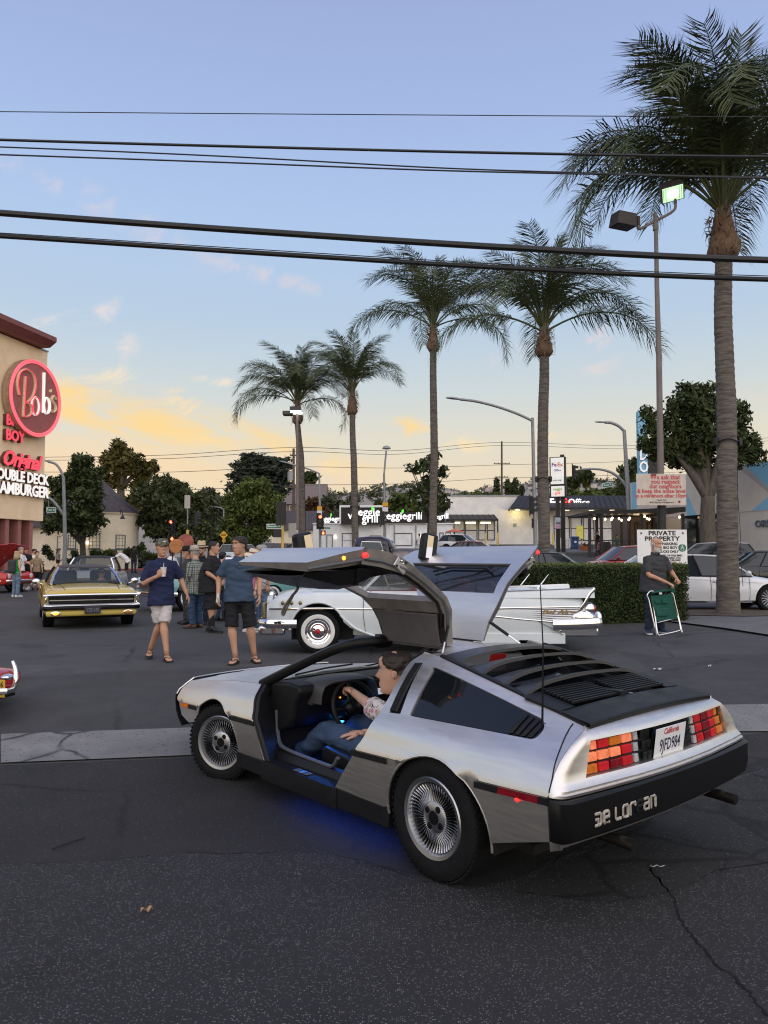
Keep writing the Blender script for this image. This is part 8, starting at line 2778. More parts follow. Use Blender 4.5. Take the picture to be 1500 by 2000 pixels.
def floral(name,base,cols,sc=16):
 m=bpy.data.materials.new(name)
 m.use_nodes=True
 N,L=m.node_tree.nodes,m.node_tree.links
 bs=N['Principled BSDF']
 bs.inputs['Roughness'].default_value=.85
 tc=N.new('ShaderNodeTexCoord')
 nz=N.new('ShaderNodeTexNoise')
 nz.inputs['Scale'].default_value=sc*1.6
 L.new(tc.outputs['Object'],nz.inputs['Vector'])
 mx=N.new('ShaderNodeMix')
 mx.data_type='VECTOR'
 mx.inputs[0].default_value=.045
 L.new(tc.outputs['Object'],mx.inputs[4])
 L.new(nz.outputs['Color'],mx.inputs[5])
 vo=N.new('ShaderNodeTexVoronoi')
 vo.inputs['Scale'].default_value=sc
 L.new(mx.outputs[1],vo.inputs['Vector'])
 lt=N.new('ShaderNodeMath')
 lt.operation='LESS_THAN'
 L.new(vo.outputs['Distance'],lt.inputs[0])
 lt.inputs[1].default_value=.44
 sp=N.new('ShaderNodeSeparateColor')
 L.new(vo.outputs['Color'],sp.inputs[0])
 r=N.new('ShaderNodeValToRGB')
 r.color_ramp.interpolation='CONSTANT'
 L.new(sp.outputs[0],r.inputs[0])
 while len(r.color_ramp.elements)<len(cols):
  r.color_ramp.elements.new(.5)
 for i,(e,c)in enumerate(zip(r.color_ramp.elements,cols)):
  e.position=i/len(cols)
  e.color=(*c,1)
 o=N.new('ShaderNodeMix')
 o.data_type='RGBA'
 L.new(lt.outputs[0],o.inputs[0])
 o.inputs[6].default_value=(*base,1)
 L.new(r.outputs[0],o.inputs[7])
 L.new(o.outputs[2],bs.inputs['Base Color'])
 return m
HZ_=[-.122,-.116,-.104,-.082,-.060,-.030,0,.03,.052,.080,.104,.119,.126]
HF_=[.050,.076,.089,.089,.090,.088,.085,.083,.091,.090,.070,.040,.006]
HB_=[-.010,.004,.020,.046,.062,.080,.093,.099,.101,.098,.083,.052,.006]
HW_=[.022,.032,.041,.053,.060,.068,.073,.075,.0755,.073,.060,.040,.006]
def head_pt(z,a,off=0.0,face=True):
 """point of the head at height z (0 = ear level) and angle a from the front (-Y) round by +X"""
 f,b,w=smooth_interp(z,HZ_,HF_),smooth_interp(z,HZ_,HB_),smooth_interp(z,HZ_,HW_)
 ca,sa=math.cos(a),math.sin(a)
 x=(w+off)*math.copysign(abs(sa)**.88,sa)
 y=-(f+off)*math.copysign(abs(ca)**.92,ca)if ca>0 else(b+off)*abs(ca)**.95
 if face and ca>0:
  nx=math.exp(-(x/.0125)**2)
  npz=interp(z,[-.034,-.020,-.010,.012,.040],[0,.8,1,.55,0])
  y-=.027*nx*npz
  y-=.006*math.exp(-(x/.020)**2)*math.exp(-((z+.020)/.010)**2)
  for s_ in(-1,1):
   y+=.0115*math.exp(-((x-s_*.031)/.015)**2-((z-.027)/.012)**2)
   y-=.004*math.exp(-((x-s_*.036)/.02)**2-((z+.008)/.02)**2)
  y-=.0045*math.exp(-((z-.047)/.009)**2)*math.exp(-(x/.05)**2)
  wx=math.exp(-(x/.021)**2)
  y-=(.0055*math.exp(-((z+.056)/.006)**2)+.0055*math.exp(-((z+.070)/.007)**2))*wx
  y+=.004*math.exp(-((z+.083)/.008)**2)*wx
 return V((x,y,z))
def head_grid(zs,na,off=0.0,keep=None,face=True):
 rows=[[head_pt(z,2*math.pi*j/na,off,face)for j in range(na)]for z in zs]
 m=MB()
 m.v=[p for r_ in rows for p in r_]
 for i in range(len(zs)-1):
  for j in range(na):
   zc=(zs[i]+zs[i+1])/2
   a=2*math.pi*(j+.5)/na
   a=a if a<=math.pi else a-2*math.pi
   if keep is None or keep(zc,abs(a)):
    m.f.append((i*na+j,i*na+(j+1)%na,(i+1)*na+(j+1)%na,(i+1)*na+j))
 if keep is None:
  m.f.append(tuple(reversed(range(na))))
  m.f.append(tuple((len(zs)-1)*na+j for j in range(na)))
 return m
ZS=[-.122,-.116,-.108,-.098,-.088,-.080,-.074,-.069,-.064,-.060,-.055,-.048,-.040,-.032,-.025,-.018,-.010,-.002,.006,.014,.020,.026,.032,.038,.046,.054,.064,.076,.088,.100,.110,.118,.123,.126]
def hand(mb,wrist,d,nrm,side,curl=.5,k=1.0,spread=.12,thumb=.5):
 """palm with four bent fingers and a thumb; d points along the hand, nrm out of the palm"""
 d=V(d).normalized()
 nrm=V(nrm)
 nrm=(nrm-d*nrm.dot(d)).normalized()
 s=d.cross(nrm)*side
 w=V(wrist)
 rows=[]
 for t,ww,th in((-.02,.026,.020),(.012,.030,.018),(.045,.040,.017),(.075,.042,.015),(.092,.038,.011),(.098,.030,.006)):
  c=w+d*t*k
  rows.append([c+s*(ww*k*math.cos(a))+nrm*(th*k*math.sin(a))for a in[2*math.pi*j/12 for j in range(12)]])
 mb.loft(rows,wrap=True,cap=True)
 for i,(o,L)in enumerate(((.031,.072),(.0105,.082),(-.0105,.076),(-.030,.060))):
  p=w+d*(.078 if i in(1,2)else .072)*k+s*o*k
  dd=(d+s*(o*spread*20*.35)).normalized()
  pts=[p]
  ang=0
  for q,seg in enumerate((.42,.33,.25)):
   ang+=curl*(.75 if q==0 else 1.0)*(1+.07*i)
   pts.append(pts[-1]+(dd*math.cos(ang)+nrm*math.sin(ang))*L*seg*k)
  mb.tube(pts,[.0098*k,.0092*k,.0084*k,.0062*k],7)
 p=w+d*.022*k+s*.026*k
 td=(s*.72+d*.62+nrm*(.15+thumb*.5)).normalized()
 td2=(d*.85+s*(.35-thumb*.4)+nrm*(.15+thumb*.8)).normalized()
 mb.tube([p,p+td*.034*k,p+td*.034*k+td2*.030*k,p+td*.034*k+td2*.054*k],[.013*k,.0115*k,.0095*k,.0065*k],7)
def foot_shape(mb,ankle,yaw,k,L=.265,w=.048,h=.06,sole=0.0,pitch=0.0):
 c,s=math.cos(yaw),math.sin(yaw)
 fwd,sd=V((s,-c,0)),V((c,s,0))
 g=V((ankle[0],ankle[1],sole))
 lift=V((0,0,1))
 rows=[]
 for t,ww,hh in((-.26,.45,.50),(-.24,.72,.80),(-.12,.86,1.15),(.05,.88,1.28),(.22,.95,.95),(.42,1.08,.70),(.58,1.05,.52),(.68,.85,.42),(.735,.45,.26)):
  p=g+fwd*(t*L)+lift*(max(0,-t+.2)*math.sin(pitch)*L)
  rows.append([p+sd*(ww*w*math.cos(a))+lift*(hh*h*(.5+.5*math.sin(a))**.9)for a in[2*math.pi*j/12 for j in range(12)]])
 mb.loft(rows,wrap=True,cap=True)
def person(label,loc,yaw,H=1.75,sk=SK_L,hair=None,shirt=None,bottom=None,shoes=None,arms=None,legs=None,head=(0,0),bulk=1.0,belly=0.0,lean=0.0,cat='person',detail=1.0,extra=None,group=None,hscale=1.05,spine=None,hands=None,parent_T=None,headpos=None,sex='m',lowz=None):
 """joint positions are metres for a figure 1.75 m tall, facing -Y, own left = +X; arms = {'L': (elbow, wrist), 'R': ...}, legs = {'L': (hip, knee, ankle, foot yaw)}"""
 k=H/1.75
 root=thing('person',label,cat,loc,yaw,group)
 vx=.0135/detail
 P=lambda p:V(p)*k
 sp=spine or[(0,0,.90),(0,.01,1.05),(0,.0,1.22),(0,.0,1.36),(0,.005,1.46)]
 sp=[V((p[0],p[1]-lean*max(0,p[2]-.95),p[2]))for p in sp]
 nk=sp[-1]
 hc=V(headpos)if headpos else nk+V((0,-.025-lean*.1,.150))
 sw=.166*(1 if sex=='m' else .88)*(.62+.38*bulk)
 up=(sp[-1]-sp[0]).normalized()
 sideX=V((1,0,0))
 shl={s_:sp[3]+sideX*(sw*s)+(sp[4]-sp[3]).normalized()*.010 for s_,s in(('L',1),('R',-1))}
 arms=arms or{}
 A={}
 for s_,s in(('L',1),('R',-1)):
  A[s_]=[shl[s_]]+[V(q)for q in arms.get(s_,((s*(sw+.06),.03,1.14),(s*(sw+.075),-.03,.88)))]
 legs=legs or{}
 LG={}
 for s_,s in(('L',1),('R',-1)):
  d_=legs.get(s_,((s*.095,0,.90),(s*.105,-.01,.49),(s*.11,.02,.075),s*.15))
  LG[s_]=([V(q)for q in d_[:3]],d_[3])
 b=MB()
 Rh=Matrix.Rotation(head[0],4,'Z')@Matrix.Rotation(head[1],4,'X')
 Mh=Matrix.Translation(hc*k)@Rh@Matrix.Scale(k*hscale,4)
 na=40 if detail>=1 else 24
 hd=head_grid(ZS if detail>=1 else ZS[::2],na)
 for s in(-1,1):
  hd.ell((s*.078,.010,.003),(.010,.019,.030),10,8,(0,s*.25,0))
  hd.ell((s*.082,.004,-.004),(.007,.010,.017),8,6)
 b.add([Mh@p for p in hd.v],hd.f)
 nb=.75+.25*bulk if sex=='m' else .82
 b.tube([P(nk+(sp[3]-nk)*.5),P(nk+V((0,0,.02))),Mh@V((0,.028,-.06)),Mh@V((0,.02,-.01))],[(.066*k*nb,.062*k*nb),(.058*k*nb,.060*k*nb),(.055*k*nb,.058*k*nb),(.05*k,.05*k)],14)
 b.tube([P(q)for q in sp],[(.145*bulk*k,.10*bulk*k),(.135*bulk*k,.09*bulk*k),(.145*k,.095*k),(.150*k,.09*k),(.06*k,.055*k)],14,up=(0,1,0))
 for s_,s in(('L',1),('R',-1)):
  sh,el,wr=A[s_]
  ab=.5+.5*bulk
  pts=smooth_line([P(sh),P(sh.lerp(el,.5)),P(el),P(el.lerp(wr,.35)),P(wr)],3)
  rr=[interp(i/(len(pts)-1),[0,.25,.5,.62,.85,1],[.052*ab,.046*ab,.038*ab,.041*ab,.030,.025])*k for i in range(len(pts))]
  b.tube(pts,rr,12)
  d_=(wr-el).normalized()
  hp=(hands or{}).get(s_,{})
  nr=hp.get('n',V((-s,0,0))if abs(d_.x)<.8 else V((0,0,-1)))
  hand(b,P(wr),hp.get('d',d_),nr,hp.get('side',-1 if s_=='L' else 1)*hp.get('flip',1),hp.get('curl',.45),k*(1 if sex=='m' else .9),.12,hp.get('thumb',.4))
  hp_,kn,an=LG[s_][0]
  pts=smooth_line([P(hp_),P(hp_.lerp(kn,.5)),P(kn),P(kn.lerp(an,.32)),P(an)],3)
  lb=.6+.4*bulk
  rr=[interp(i/(len(pts)-1),[0,.25,.5,.68,.9,1],[.086*lb,.075*lb,.050*lb,.061*lb,.038,.036])*k for i in range(len(pts))]
  b.tube(pts,rr,14)
  if shoes is None or shoes[0]in('flip','bare'):
   zs_=P(an).z-.075*k
   foot_shape(b,P(an)+V((0,0,0)),LG[s_][1],k,.25*k,.043*k,.062*k,zs_+.012)
 b.build('body',sk,root,ang=180,fix=False)
 for s in(-1,1):
  MB().ell((s*.031,-.0655,.027),(.0105,.0095,.0066),10,8).xf(Mh).build('eye',EYEW,root)
  MB().ell((s*.031,-.0735,.0265),(.0055,.0030,.0056),8,6).xf(Mh).build('iris',EYED,root)
 MB().tube([Mh@(head_pt(-.063,a)+V((0,.0005,0)))for a in(-.24,-.12,0,.12,.24)],.0036*k,5).build('lips',LIPS,root)
 if hair:
  hm,style=hair['m'],hair.get('style','short')
  hl={'short':lambda z,a:z>(interp(a,[0,.5,.9,1.15,1.5,1.9,3.15],[.082,.078,.054,.036,.038,.002,-.075])),'receding':lambda z,a:z>(interp(a,[0,.35,.6,.95,1.2,1.5,1.9,3.15],[.098,.118,.112,.062,.038,.038,.002,-.075])),'bald':lambda z,a:a>1.25 and-.07<z<interp(a,[1.2,1.6,3.15],[.02,.045,.055])and z>interp(a,[1.2,1.5,1.9,3.15],[.01,-.01,-.03,-.07]),'buzz':lambda z,a:z>(interp(a,[0,.4,.9,1.15,1.5,1.9,3.15],[.096,.104,.070,.036,.038,.0,-.07])),'bushy':lambda z,a:z>(interp(a,[0,.5,.9,1.15,1.5,1.9,3.15],[.078,.070,.046,.030,.030,-.02,-.095])),'long':lambda z,a:z>(interp(a,[0,.5,.9,1.2,1.5,3.15],[.085,.065,.02,-.10,-.115,-.12]))}[style]
  off={'buzz':.004,'bald':.004,'bushy':.017,'long':.020}.get(style,hair.get('off',.012))
  zz=[-.115+.241*i/40 for i in range(41)]
  hb=head_grid(zz,56,off,(hl if style=='bald' else(lambda z,a:z>.110 or hl(z,a))),False)
  for i,p in enumerate(hb.v):
   q=noise.noise(p*55)*off*.45+noise.noise(p*130)*off*.25
   if p.y<-.01 and p.z<.112:
    p=p+V((0,(off-.003)*max(0,min(1,1.4-(p.z-.078)/.03))*min(1,-p.y/.06),0))
   if style!='buzz':
    q+=.003*math.sin(p.x*260+p.z*90)
   hb.v[i]=p+V((p.x,p.y,p.z)).normalized()*q
  used=sorted({i for f in hb.f for i in f})
  mp={o:n for n,o in enumerate(used)}
  hb.v=[hb.v[i]for i in used]
  hb.f=[tuple(mp[i]for i in f)for f in hb.f]
  hb.xf(Mh).build('hair',hm,root,ang=180,solid=.010*k,fix=False)
  if style=='long':
   ln=hair.get('len',.28)
   lk=MB()
   for i in range(17):
    a=R(75+210*i/16)
    t_=head_pt(.0,a,.012,False)
    lk.tube([Mh@(t_+V((0,0,.03))),Mh@(t_+V((t_.x*.15,.01,-.10))),Mh@(t_+V((t_.x*.25,.015,-.10-ln*(.8+.2*math.sin(i*2.1)))))],[.020*k,.020*k,.007*k],6)
   lk.build('hair_locks',hm,root,ang=180)
  bw=MB()
  for s in(-1,1):
   bw.tube([Mh@(head_pt(.046+dz,a*s)+V((0,-.002,0)))for a,dz in((.20,0),(.34,.005),(.52,.002))],.0035*k,5)
  bw.build('eyebrows',hair.get('brow',hm),root)
  if hair.get('beard'):
   bm_=hair['beard']
   full=hair.get('full',True)
   kb=lambda z,a:(z<interp(a,[0,.25,.32,.7,1.2,1.6],[-.078 if full else-.078,-.078,-.050,-.045,-.030,-.02])or(full and-.056<z<-.040 and a<.30))and a<1.45 and(full or a<.5)
   zz=[-.125+.11*i/26 for i in range(27)]
   bb=head_grid(zz,60,.010 if full else .005,kb,False)
   for i,p in enumerate(bb.v):
    bb.v[i]=p+V((p.x,p.y,0)).normalized()*noise.noise(p*90)*.005
   used=sorted({i for f in bb.f for i in f})
   mp={o:n for n,o in enumerate(used)}
   bb.v=[bb.v[i]for i in used]
   bb.f=[tuple(mp[i]for i in f)for f in bb.f]
   bb.xf(Mh).build('beard',bm_,root,ang=180,solid=.008*k,fix=False)
  if hair.get('moustache'):
   MB().tube([Mh@(head_pt(-.047-abs(a)*.012,a)+V((0,-.003,0)))for a in(-.30,-.15,0,.15,.30)],[.003*k,.006*k,.005*k,.006*k,.003*k],6).build('moustache',hair['moustache'],root)
 if shirt:
  b=MB()
  hem=shirt.get('hem',.80)
  fit=shirt.get('fit',1.0)
  sec=[]
  n=22
  dirs=[(sp[min(i+1,4)]-sp[max(i-1,0)]).normalized()for i in range(5)]
  base=sp[0]+(sp[0]-sp[1]).normalized()*max(0,.90-hem)
  wd=[(base,.194*bulk*fit,.158*bulk*fit,-.3),(sp[0],.182*bulk*fit,.134*bulk*fit,-.7),(sp[1],.166*bulk*fit,.120*bulk*fit,-1),(sp[2],.168*(.4+.6*bulk)*fit,.120*(.4+.6*bulk)*fit,-.8),(sp[3],.162*(.6+.4*bulk),.112*(.6+.4*bulk),-.2),(sp[3].lerp(sp[4],.42),.134*(.7+.3*bulk),.094,0),(sp[3].lerp(sp[4],.75),.094,.078,0),(sp[4]+(sp[4]-sp[3])*.03,.068,.066,0)]
  rows=[]
  for i,(c,wx,wy,bl)in enumerate(wd):
   dr=dirs[[0,0,1,2,3,4,4,4][i]]
   fy=sideX.cross(dr).normalized()
   oy=bl*belly*.11
   row=[]
   for j in range(n):
    a=2*math.pi*j/n
    yy=wy*math.sin(a)-(.022 if i==0 else 0)
    if math.sin(a)<0:
     yy+=oy*(-math.sin(a))
    row.append(P(c+sideX*(wx*math.copysign(abs(math.cos(a))**.8,math.cos(a)))+fy*yy))
   rows.append(row)
  b.loft(rows,wrap=True,cap=True)
  sl=shirt.get('sleeve','short')
  for s_,s in(('L',1),('R',-1)):
   sh,el,wr=A[s_]
   ab=.5+.5*bulk
   st=sh+sideX*(-.085*s)+V((0,0,.012))
   if sl=='short':
    b.tube([P(st),P(sh),P(sh.lerp(el,.45)),P(sh.lerp(el,shirt.get('slen',.80)))],[.050*ab*k,.062*ab*k,.066*ab*k,.072*ab*k],14)
   elif sl=='long':
    b.tube([P(st),P(sh),P(sh.lerp(el,.5)),P(el),P(el.lerp(wr,.5)),P(wr)],[.050*ab*k,.062*ab*k,.062*ab*k,.056*ab*k,.048*k,.040*k],14)
  remesh(b,'shirt',shirt['m'],root,vx,3,.010*shirt.get('wr',1.0),11)
  if shirt.get('collar'):
   rows=[]
   for h_,r_ in((-.015,.070),(.030,.066),(.034,.072),(.0,.086)):
    rows.append([P(nk+V((0,0,h_)))+V((r_*k*math.cos(a),r_*k*math.sin(a)-.012*k*(math.sin(a)<-.7),-.02*k*max(0,-math.sin(a))))for a in[2*math.pi*(j+.5)/18-math.pi/2 for j in range(18)]])
   MB().loft(rows).build('collar',shirt['m'],root,ang=60)
  else:
   MB().tube([P(nk+V((0,-.004,.004)))+V((.066*k*math.cos(a),.064*k*math.sin(a),-.018*k*max(0,-math.sin(a))))for a in[2*math.pi*j/20 for j in range(20)]],.009*k,6,closed=True).build('neckband',shirt['m'],root)
 if bottom:
  b=MB()
  fit=bottom.get('fit',1.0)
  b.ell(P(sp[0]+V((0,0,-.02))),(.150*bulk*k,.105*bulk*k,.13*k),16,10)
  b.tube([P(sp[0]+V((0,0,.02))),P(sp[0]+(sp[1]-sp[0])*.8)],[(.145*bulk*k,.095*bulk*k)]*2,16,up=(0,1,0))
  short=bottom.get('len','long')=='short'
  for s_,s in(('L',1),('R',-1)):
   hp_,kn,an=LG[s_][0]
   lb=.6+.4*bulk
   if short:
    e=hp_.lerp(kn,bottom.get('to',.96))
    b.tube([P(hp_+V((0,0,.04))),P(hp_.lerp(e,.4)),P(hp_.lerp(e,.75)),P(e)],[.084*lb*k*fit,.092*lb*k*fit,.090*lb*k*fit,.092*lb*k*fit],16)
   else:
    pts=smooth_line([P(hp_+V((0,0,.03))),P(hp_.lerp(kn,.5)),P(kn),P(kn.lerp(an,.5)),P(an+(an-kn).normalized()*.0)],3)
    rr=[interp(i/(len(pts)-1),[0,.25,.5,.75,1],[.088*lb,.086*lb,.068*lb,.062*lb,.062*lb])*k*fit for i in range(len(pts))]
    b.tube(pts,rr,16)
  remesh(b,'shorts' if short else 'trousers',bottom['m'],root,vx,3,.010*bottom.get('wr',1.0),12)
 if shoes:
  for s_,s in(('L',1),('R',-1)):
   an,fy=P(LG[s_][0][2]),LG[s_][1]
   z0=an.z-.075*k
   if shoes[0]=='shoe':
    b=MB()
    foot_shape(b,an,fy,k,.285*k,.052*k,.085*k,z0+.012)
    b.tube([an+V((0,0,.05*k)),an-V((0,0,.03*k))],.050*k,12)
    so_=b.build('shoe',shoes[1],root,ang=180)
    b=MB()
    c,s2=math.cos(fy),math.sin(fy)
    ol=[(-.26,.6),(-.22,.9),(0,.98),(.2,1.0),(.45,1.14),(.62,1.0),(.74,.5)]
    pts=[(t,q)for t,q in ol]+[(t,-q)for t,q in reversed(ol)]
    b.prism(pts,0,.026*k,lambda t,q,h_:V((an.x,an.y,z0+h_))+V((s2,-c,0))*(t*.29*k)+V((c,s2,0))*(q*.050*k))
    b.build('sole',shoes[2]if len(shoes)>2 else shoes[1],so_)
   elif shoes[0]=='flip':
    b=MB()
    c,s2=math.cos(fy),math.sin(fy)
    fw,sd_=V((s2,-c,0)),V((c,s2,0))
    o=V((an.x,an.y,z0))
    ol=[(-.28,.5),(-.25,.85),(0,.9),(.2,.95),(.45,1.1),(.66,1.0),(.78,.5)]
    pts=[(t,q)for t,q in ol]+[(t,-q)for t,q in reversed(ol)]
    b.prism(pts,0,.018*k,lambda t,q,h_:o+V((0,0,h_))+fw*(t*.265*k)+sd_*(q*.048*k))
    fl=b.build('flip_flop',shoes[1],root)
    for sx in(-1,1):
     MB().tube(smooth_line([o+fw*(.10*.265*k)+sd_*(sx*.050*k)+V((0,0,.02*k)),o+fw*(.30*.265*k)+sd_*(sx*.034*k)+V((0,0,.066*k)),o+fw*(.53*.265*k)+sd_*.004+V((0,0,.042*k))],4),[(.009*k,.004*k)]*9,6).build('strap',shoes[2],fl)
 if extra:
  extra(root,Mh,P,A,k)
 return root
def ball_cap(crown,brim,badge=None):
 def f(root,Mh,P,A,k):
  zz=[.048+.088*i/12 for i in range(13)]
  b=head_grid([z if z<.126 else .126 for z in zz],36,.010,lambda z,a:True,False)
  for i,p in enumerate(b.v):
   if p.z>.06:
    b.v[i]=V((p.x,p.y,p.z*1.10-.004))
  h_=b.xf(Mh).build('cap',crown,root,ang=180,solid=.004)
  rows=[]
  for t in(0,.4,.8,1):
   rows.append([Mh@V((.074*s_*(1-.25*t*t),-.088-.075*t*(1-.35*s_*s_)+.055*s_*s_,.056-.016*t-.020*s_*s_))for s_ in[q/6 for q in range(-6,7)]])
  MB().loft(rows).build('brim',brim,h_,ang=180,solid=.005)
  if badge:
   MB().ell((0,-.104,.088),(.020,.006,.010),10,6).xf(Mh).build('cap_badge',badge,h_)
 return f
def brim_hat(m,band,brim=.165,drop=.02,crown=.115,pinch=True,tilt=0.0,back=0.0):
 def f(root,Mh,P,A,k):
  M=Mh@Matrix.Translation((0,.004+back,.062))@Matrix.Rotation(tilt,4,'X')
  rows=[]
  for r_,z in((brim,-drop),(brim*.9,-drop*.75),(.13,-.004),(.098,0),(.094,.03),(.090,crown*.75),(.078,crown),(.045,crown+.004),(.004,crown-.008)):
   row=[]
   for j in range(32):
    a=2*math.pi*j/32
    x,y=r_*.90*math.cos(a),r_*1.12*math.sin(a)
    zz=z
    if r_>.12:
     zz+=.022*abs(math.cos(a))**2*(1 if pinch else-.3)
    elif z>.07 and pinch:
     zz-=.018*math.exp(-(x/.02)**2)
    row.append(M@V((x,y,zz)))
   rows.append(row)
  h_=MB().loft(rows,wrap=True).build('hat',m,root,ang=180,solid=.004)
  if band:
   MB().tube([M@V((.099*.90*math.cos(a),.099*1.12*math.sin(a),.016))for a in[2*math.pi*j/28 for j in range(28)]],[(.004,.013)]*28,6,closed=True,up=(0,0,1)).build('hat_band',band,h_)
 return f
def shades(m):
 def f(root,Mh,P,A,k):
  b=MB()
  for s in(-1,1):
   b.ell((s*.032,-.094,.026),(.025,.006,.017),12,8)
   b.tube([V((s*.056,-.088,.030)),V((s*.078,-.03,.030)),V((s*.080,.01,.026))],.003,5)
  b.tube([V((-.01,-.097,.030)),V((.01,-.097,.030))],.003,5)
  b.xf(Mh).build('sunglasses',m,root)
 return f
def many(*fs):
 def f(*a):
  for q in fs:
   q(*a)
 return f
HAIR_DK=mat('dark brown hair',(.022,.014,.010),.55,var=.3,vs=60,stretch=(1,1,.3))
HAIR_BK=mat('black hair',(.010,.009,.009),.5,var=.2,vs=60)
HAIR_GR=mat('grey hair',(.30,.29,.28),.7,var=.3,vs=60)
HAIR_WH=mat('white beard',(.58,.57,.55),.8,var=.2,vs=60)
HAIR_PK=mat('rosy dyed hair',(.26,.07,.09),.6,var=.3,vs=40)
HAIR_BL=mat('blond hair',(.40,.29,.16),.6,var=.3,vs=40)
HAIR_BR=mat('brown hair',(.09,.05,.03),.6,var=.3,vs=60)
NAVY=cloth('navy',(.012,.018,.060))
DENIMB=cloth('slate blue',(.035,.062,.105))
BLK_C=cloth('black',(.010,.010,.012))
DKG_C=cloth('dark grey',(.045,.045,.048))
CHAR_C=cloth('charcoal knit',(.040,.042,.048))
JEANS=cloth('blue jeans',(.035,.065,.125),.3)
JEANS_L=cloth('light jeans',(.13,.19,.27),.3)
JEANS_D=cloth('dark jeans',(.016,.024,.045),.3)
PALE_SH=cloth('pale patterned shorts',(.46,.43,.42),.25)
WHITE_C=cloth('white',(.70,.70,.70),.08)
GREEN_C=cloth('green',(.02,.30,.06))
PINK_C=cloth('pink',(.42,.16,.24))
LBLUE_C=cloth('light blue',(.20,.27,.42))
FLIPB=mat('dark flip flop',(.025,.020,.018),.7,var=.2)
FLIPS=mat('tan flip flop strap',(.16,.13,.10),.7,var=.2)
BRSHOE=mat('brown leather',(.14,.062,.035),.5,var=.2)
BKSHOE=mat('black shoe',(.014,.014,.015),.5,var=.2)
WSHOE=mat('white shoe',(.62,.62,.62),.6,var=.1)
NVSHOE=mat('navy shoe',(.02,.035,.06),.6,var=.2)
STRAW=mat('straw hat',(.52,.42,.27),.9,var=.2,vs=40,bump=.3,bs=90)
STRAW_L=mat('pale sun hat',(.62,.53,.40),.9,var=.12,vs=30)
TANHAT=mat('beige cloth hat',(.42,.36,.30),.9,var=.12)
SHADE=mat('dark shades',(.01,.01,.012),.1,var=0)
ST_FWD=lambda u,v:tuple(gp(u,v))
def feet_at(u,v):
 p=gp(u,v)
 return(p.x,p.y,p.z+.006)
def cup_extra(root,Mh,P,A,k):
 wr=A['R'][2]
 MB().tube([P(A['R'][1].lerp(wr,.82))+V((.030*math.cos(a),.012*math.sin(a),.030*math.sin(a)))for a in[2*math.pi*j/14 for j in range(14)]],.005,5,closed=True).build('wrist_cord',BKSHOE,root)
camo=floral('camouflage cloth',(.10,.10,.075),[(.03,.03,.025),(.20,.18,.13),(.06,.065,.045)],22)
loc1=feet_at(313,1288)
p1=person('man in navy tee and pale shorts walking with a paper cup',loc1,R(14),1.80,SK_T,{'m':HAIR_BR,'style':'short'},{'m':NAVY,'hem':.77,'slen':.92,'fit':1.04},{'m':PALE_SH,'len':'short','to':.95},('flip',FLIPB,FLIPS),{'R':((-.245,-.06,1.10),(-.045,-.27,1.205)),'L':((.265,.05,1.16),(.36,-.02,.93))},{'R':((-.09,.02,.90),(-.02,.0,.50),(-.16,.22,.10),.0),'L':((.09,.01,.90),(.045,-.13,.50),(.10,-.22,.075),.25)},(R(18),0),1.0,0,0,hands={'R':{'d':V((.55,-.25,.55)),'n':V((.35,.85,.1)),'curl':.55,'thumb':.5},'L':{'curl':.30}},extra=many(ball_cap(camo,camo,WHITE_C),cup_extra))
cp_=Matrix.Translation(loc1)@Matrix.Rotation(R(14),4,'Z')
c=cp_@V((.035,-.285,1.30))
cup=thing('paper_cup','white paper cup with a straw held at the navy tee man chest','cup',tuple(c))
MB().lathe([(0,-.065),(.030,-.065),(.043,.065),(.045,.070),(.041,.072),(0,.068)],20).build('cup_body',mat('cup paper',(.72,.70,.68),.6,var=.04),cup)
MB().lathe([(.037,-.03),(.0415,.03)],20).build('cup_print',mat('cup print',(.60,.22,.18),.6,var=.6,vs=18,col2=(.72,.70,.68)),cup)
MB().tube([V((0,0,.06)),V((.004,-.004,.135))],.0035,6).build('straw',WHITE_C,cup)
def blue_extra(root,Mh,P,A,k):
 wr,el=A['R'][2],A['R'][1]
 d=(wr-el).normalized()
 MB().tube([P(wr-d*.05),P(wr),P(wr+d*.05),P(wr+d*.085)],[.034,.037,.046,.044],12,flat=.62).build('white_bandage',mat('bandage',(.55,.56,.56),.9,var=.12,vs=30),root)
 wl=A['L'][2]
 dl=(wl-A['L'][1]).normalized()
 MB().tube([P(wl-dl*.03)+V((.029*math.cos(a),.027*math.sin(a),0))for a in[2*math.pi*j/14 for j in range(14)]],.004,5,closed=True).build('bracelet',BKSHOE,root)
 g=MB()
 for s in(-1,1):
  g.ell(P((.022,-.150,1.335+s*.024)),(.013,.006,.020),10,6)
 g.tube([P((.018,-.140,1.40)),P((.022,-.148,1.36))],.003,5)
 g.build('hung_sunglasses',mat('hung glasses',(.05,.055,.065),.1,var=0),root)
 for s in(-1,1):
  MB().box(P((s*.205,-.01,.66)),(.035,.13,.15),(0,0,0)).build('cargo_pocket',BLK_C,root,bevel=.012)
person('man in slate blue tee and black cargo shorts with a bandaged hand',feet_at(465,1295),R(6),1.83,SK_M,{'m':HAIR_DK,'style':'bushy'},{'m':DENIMB,'hem':.83,'slen':.80,'fit':1.02},{'m':BLK_C,'len':'short','to':1.0,'fit':1.04},('flip',FLIPB,FLIPB),{'R':((-.275,.03,1.15),(-.275,-.07,.90)),'L':((.275,.03,1.15),(.285,-.05,.90))},{'R':((-.10,0,.90),(-.09,-.03,.49),(-.03,-.07,.075),-.25),'L':((.10,0,.90),(.16,-.02,.49),(.22,.06,.075),.35)},(R(-42),R(3)),1.12,.35,extra=blue_extra)
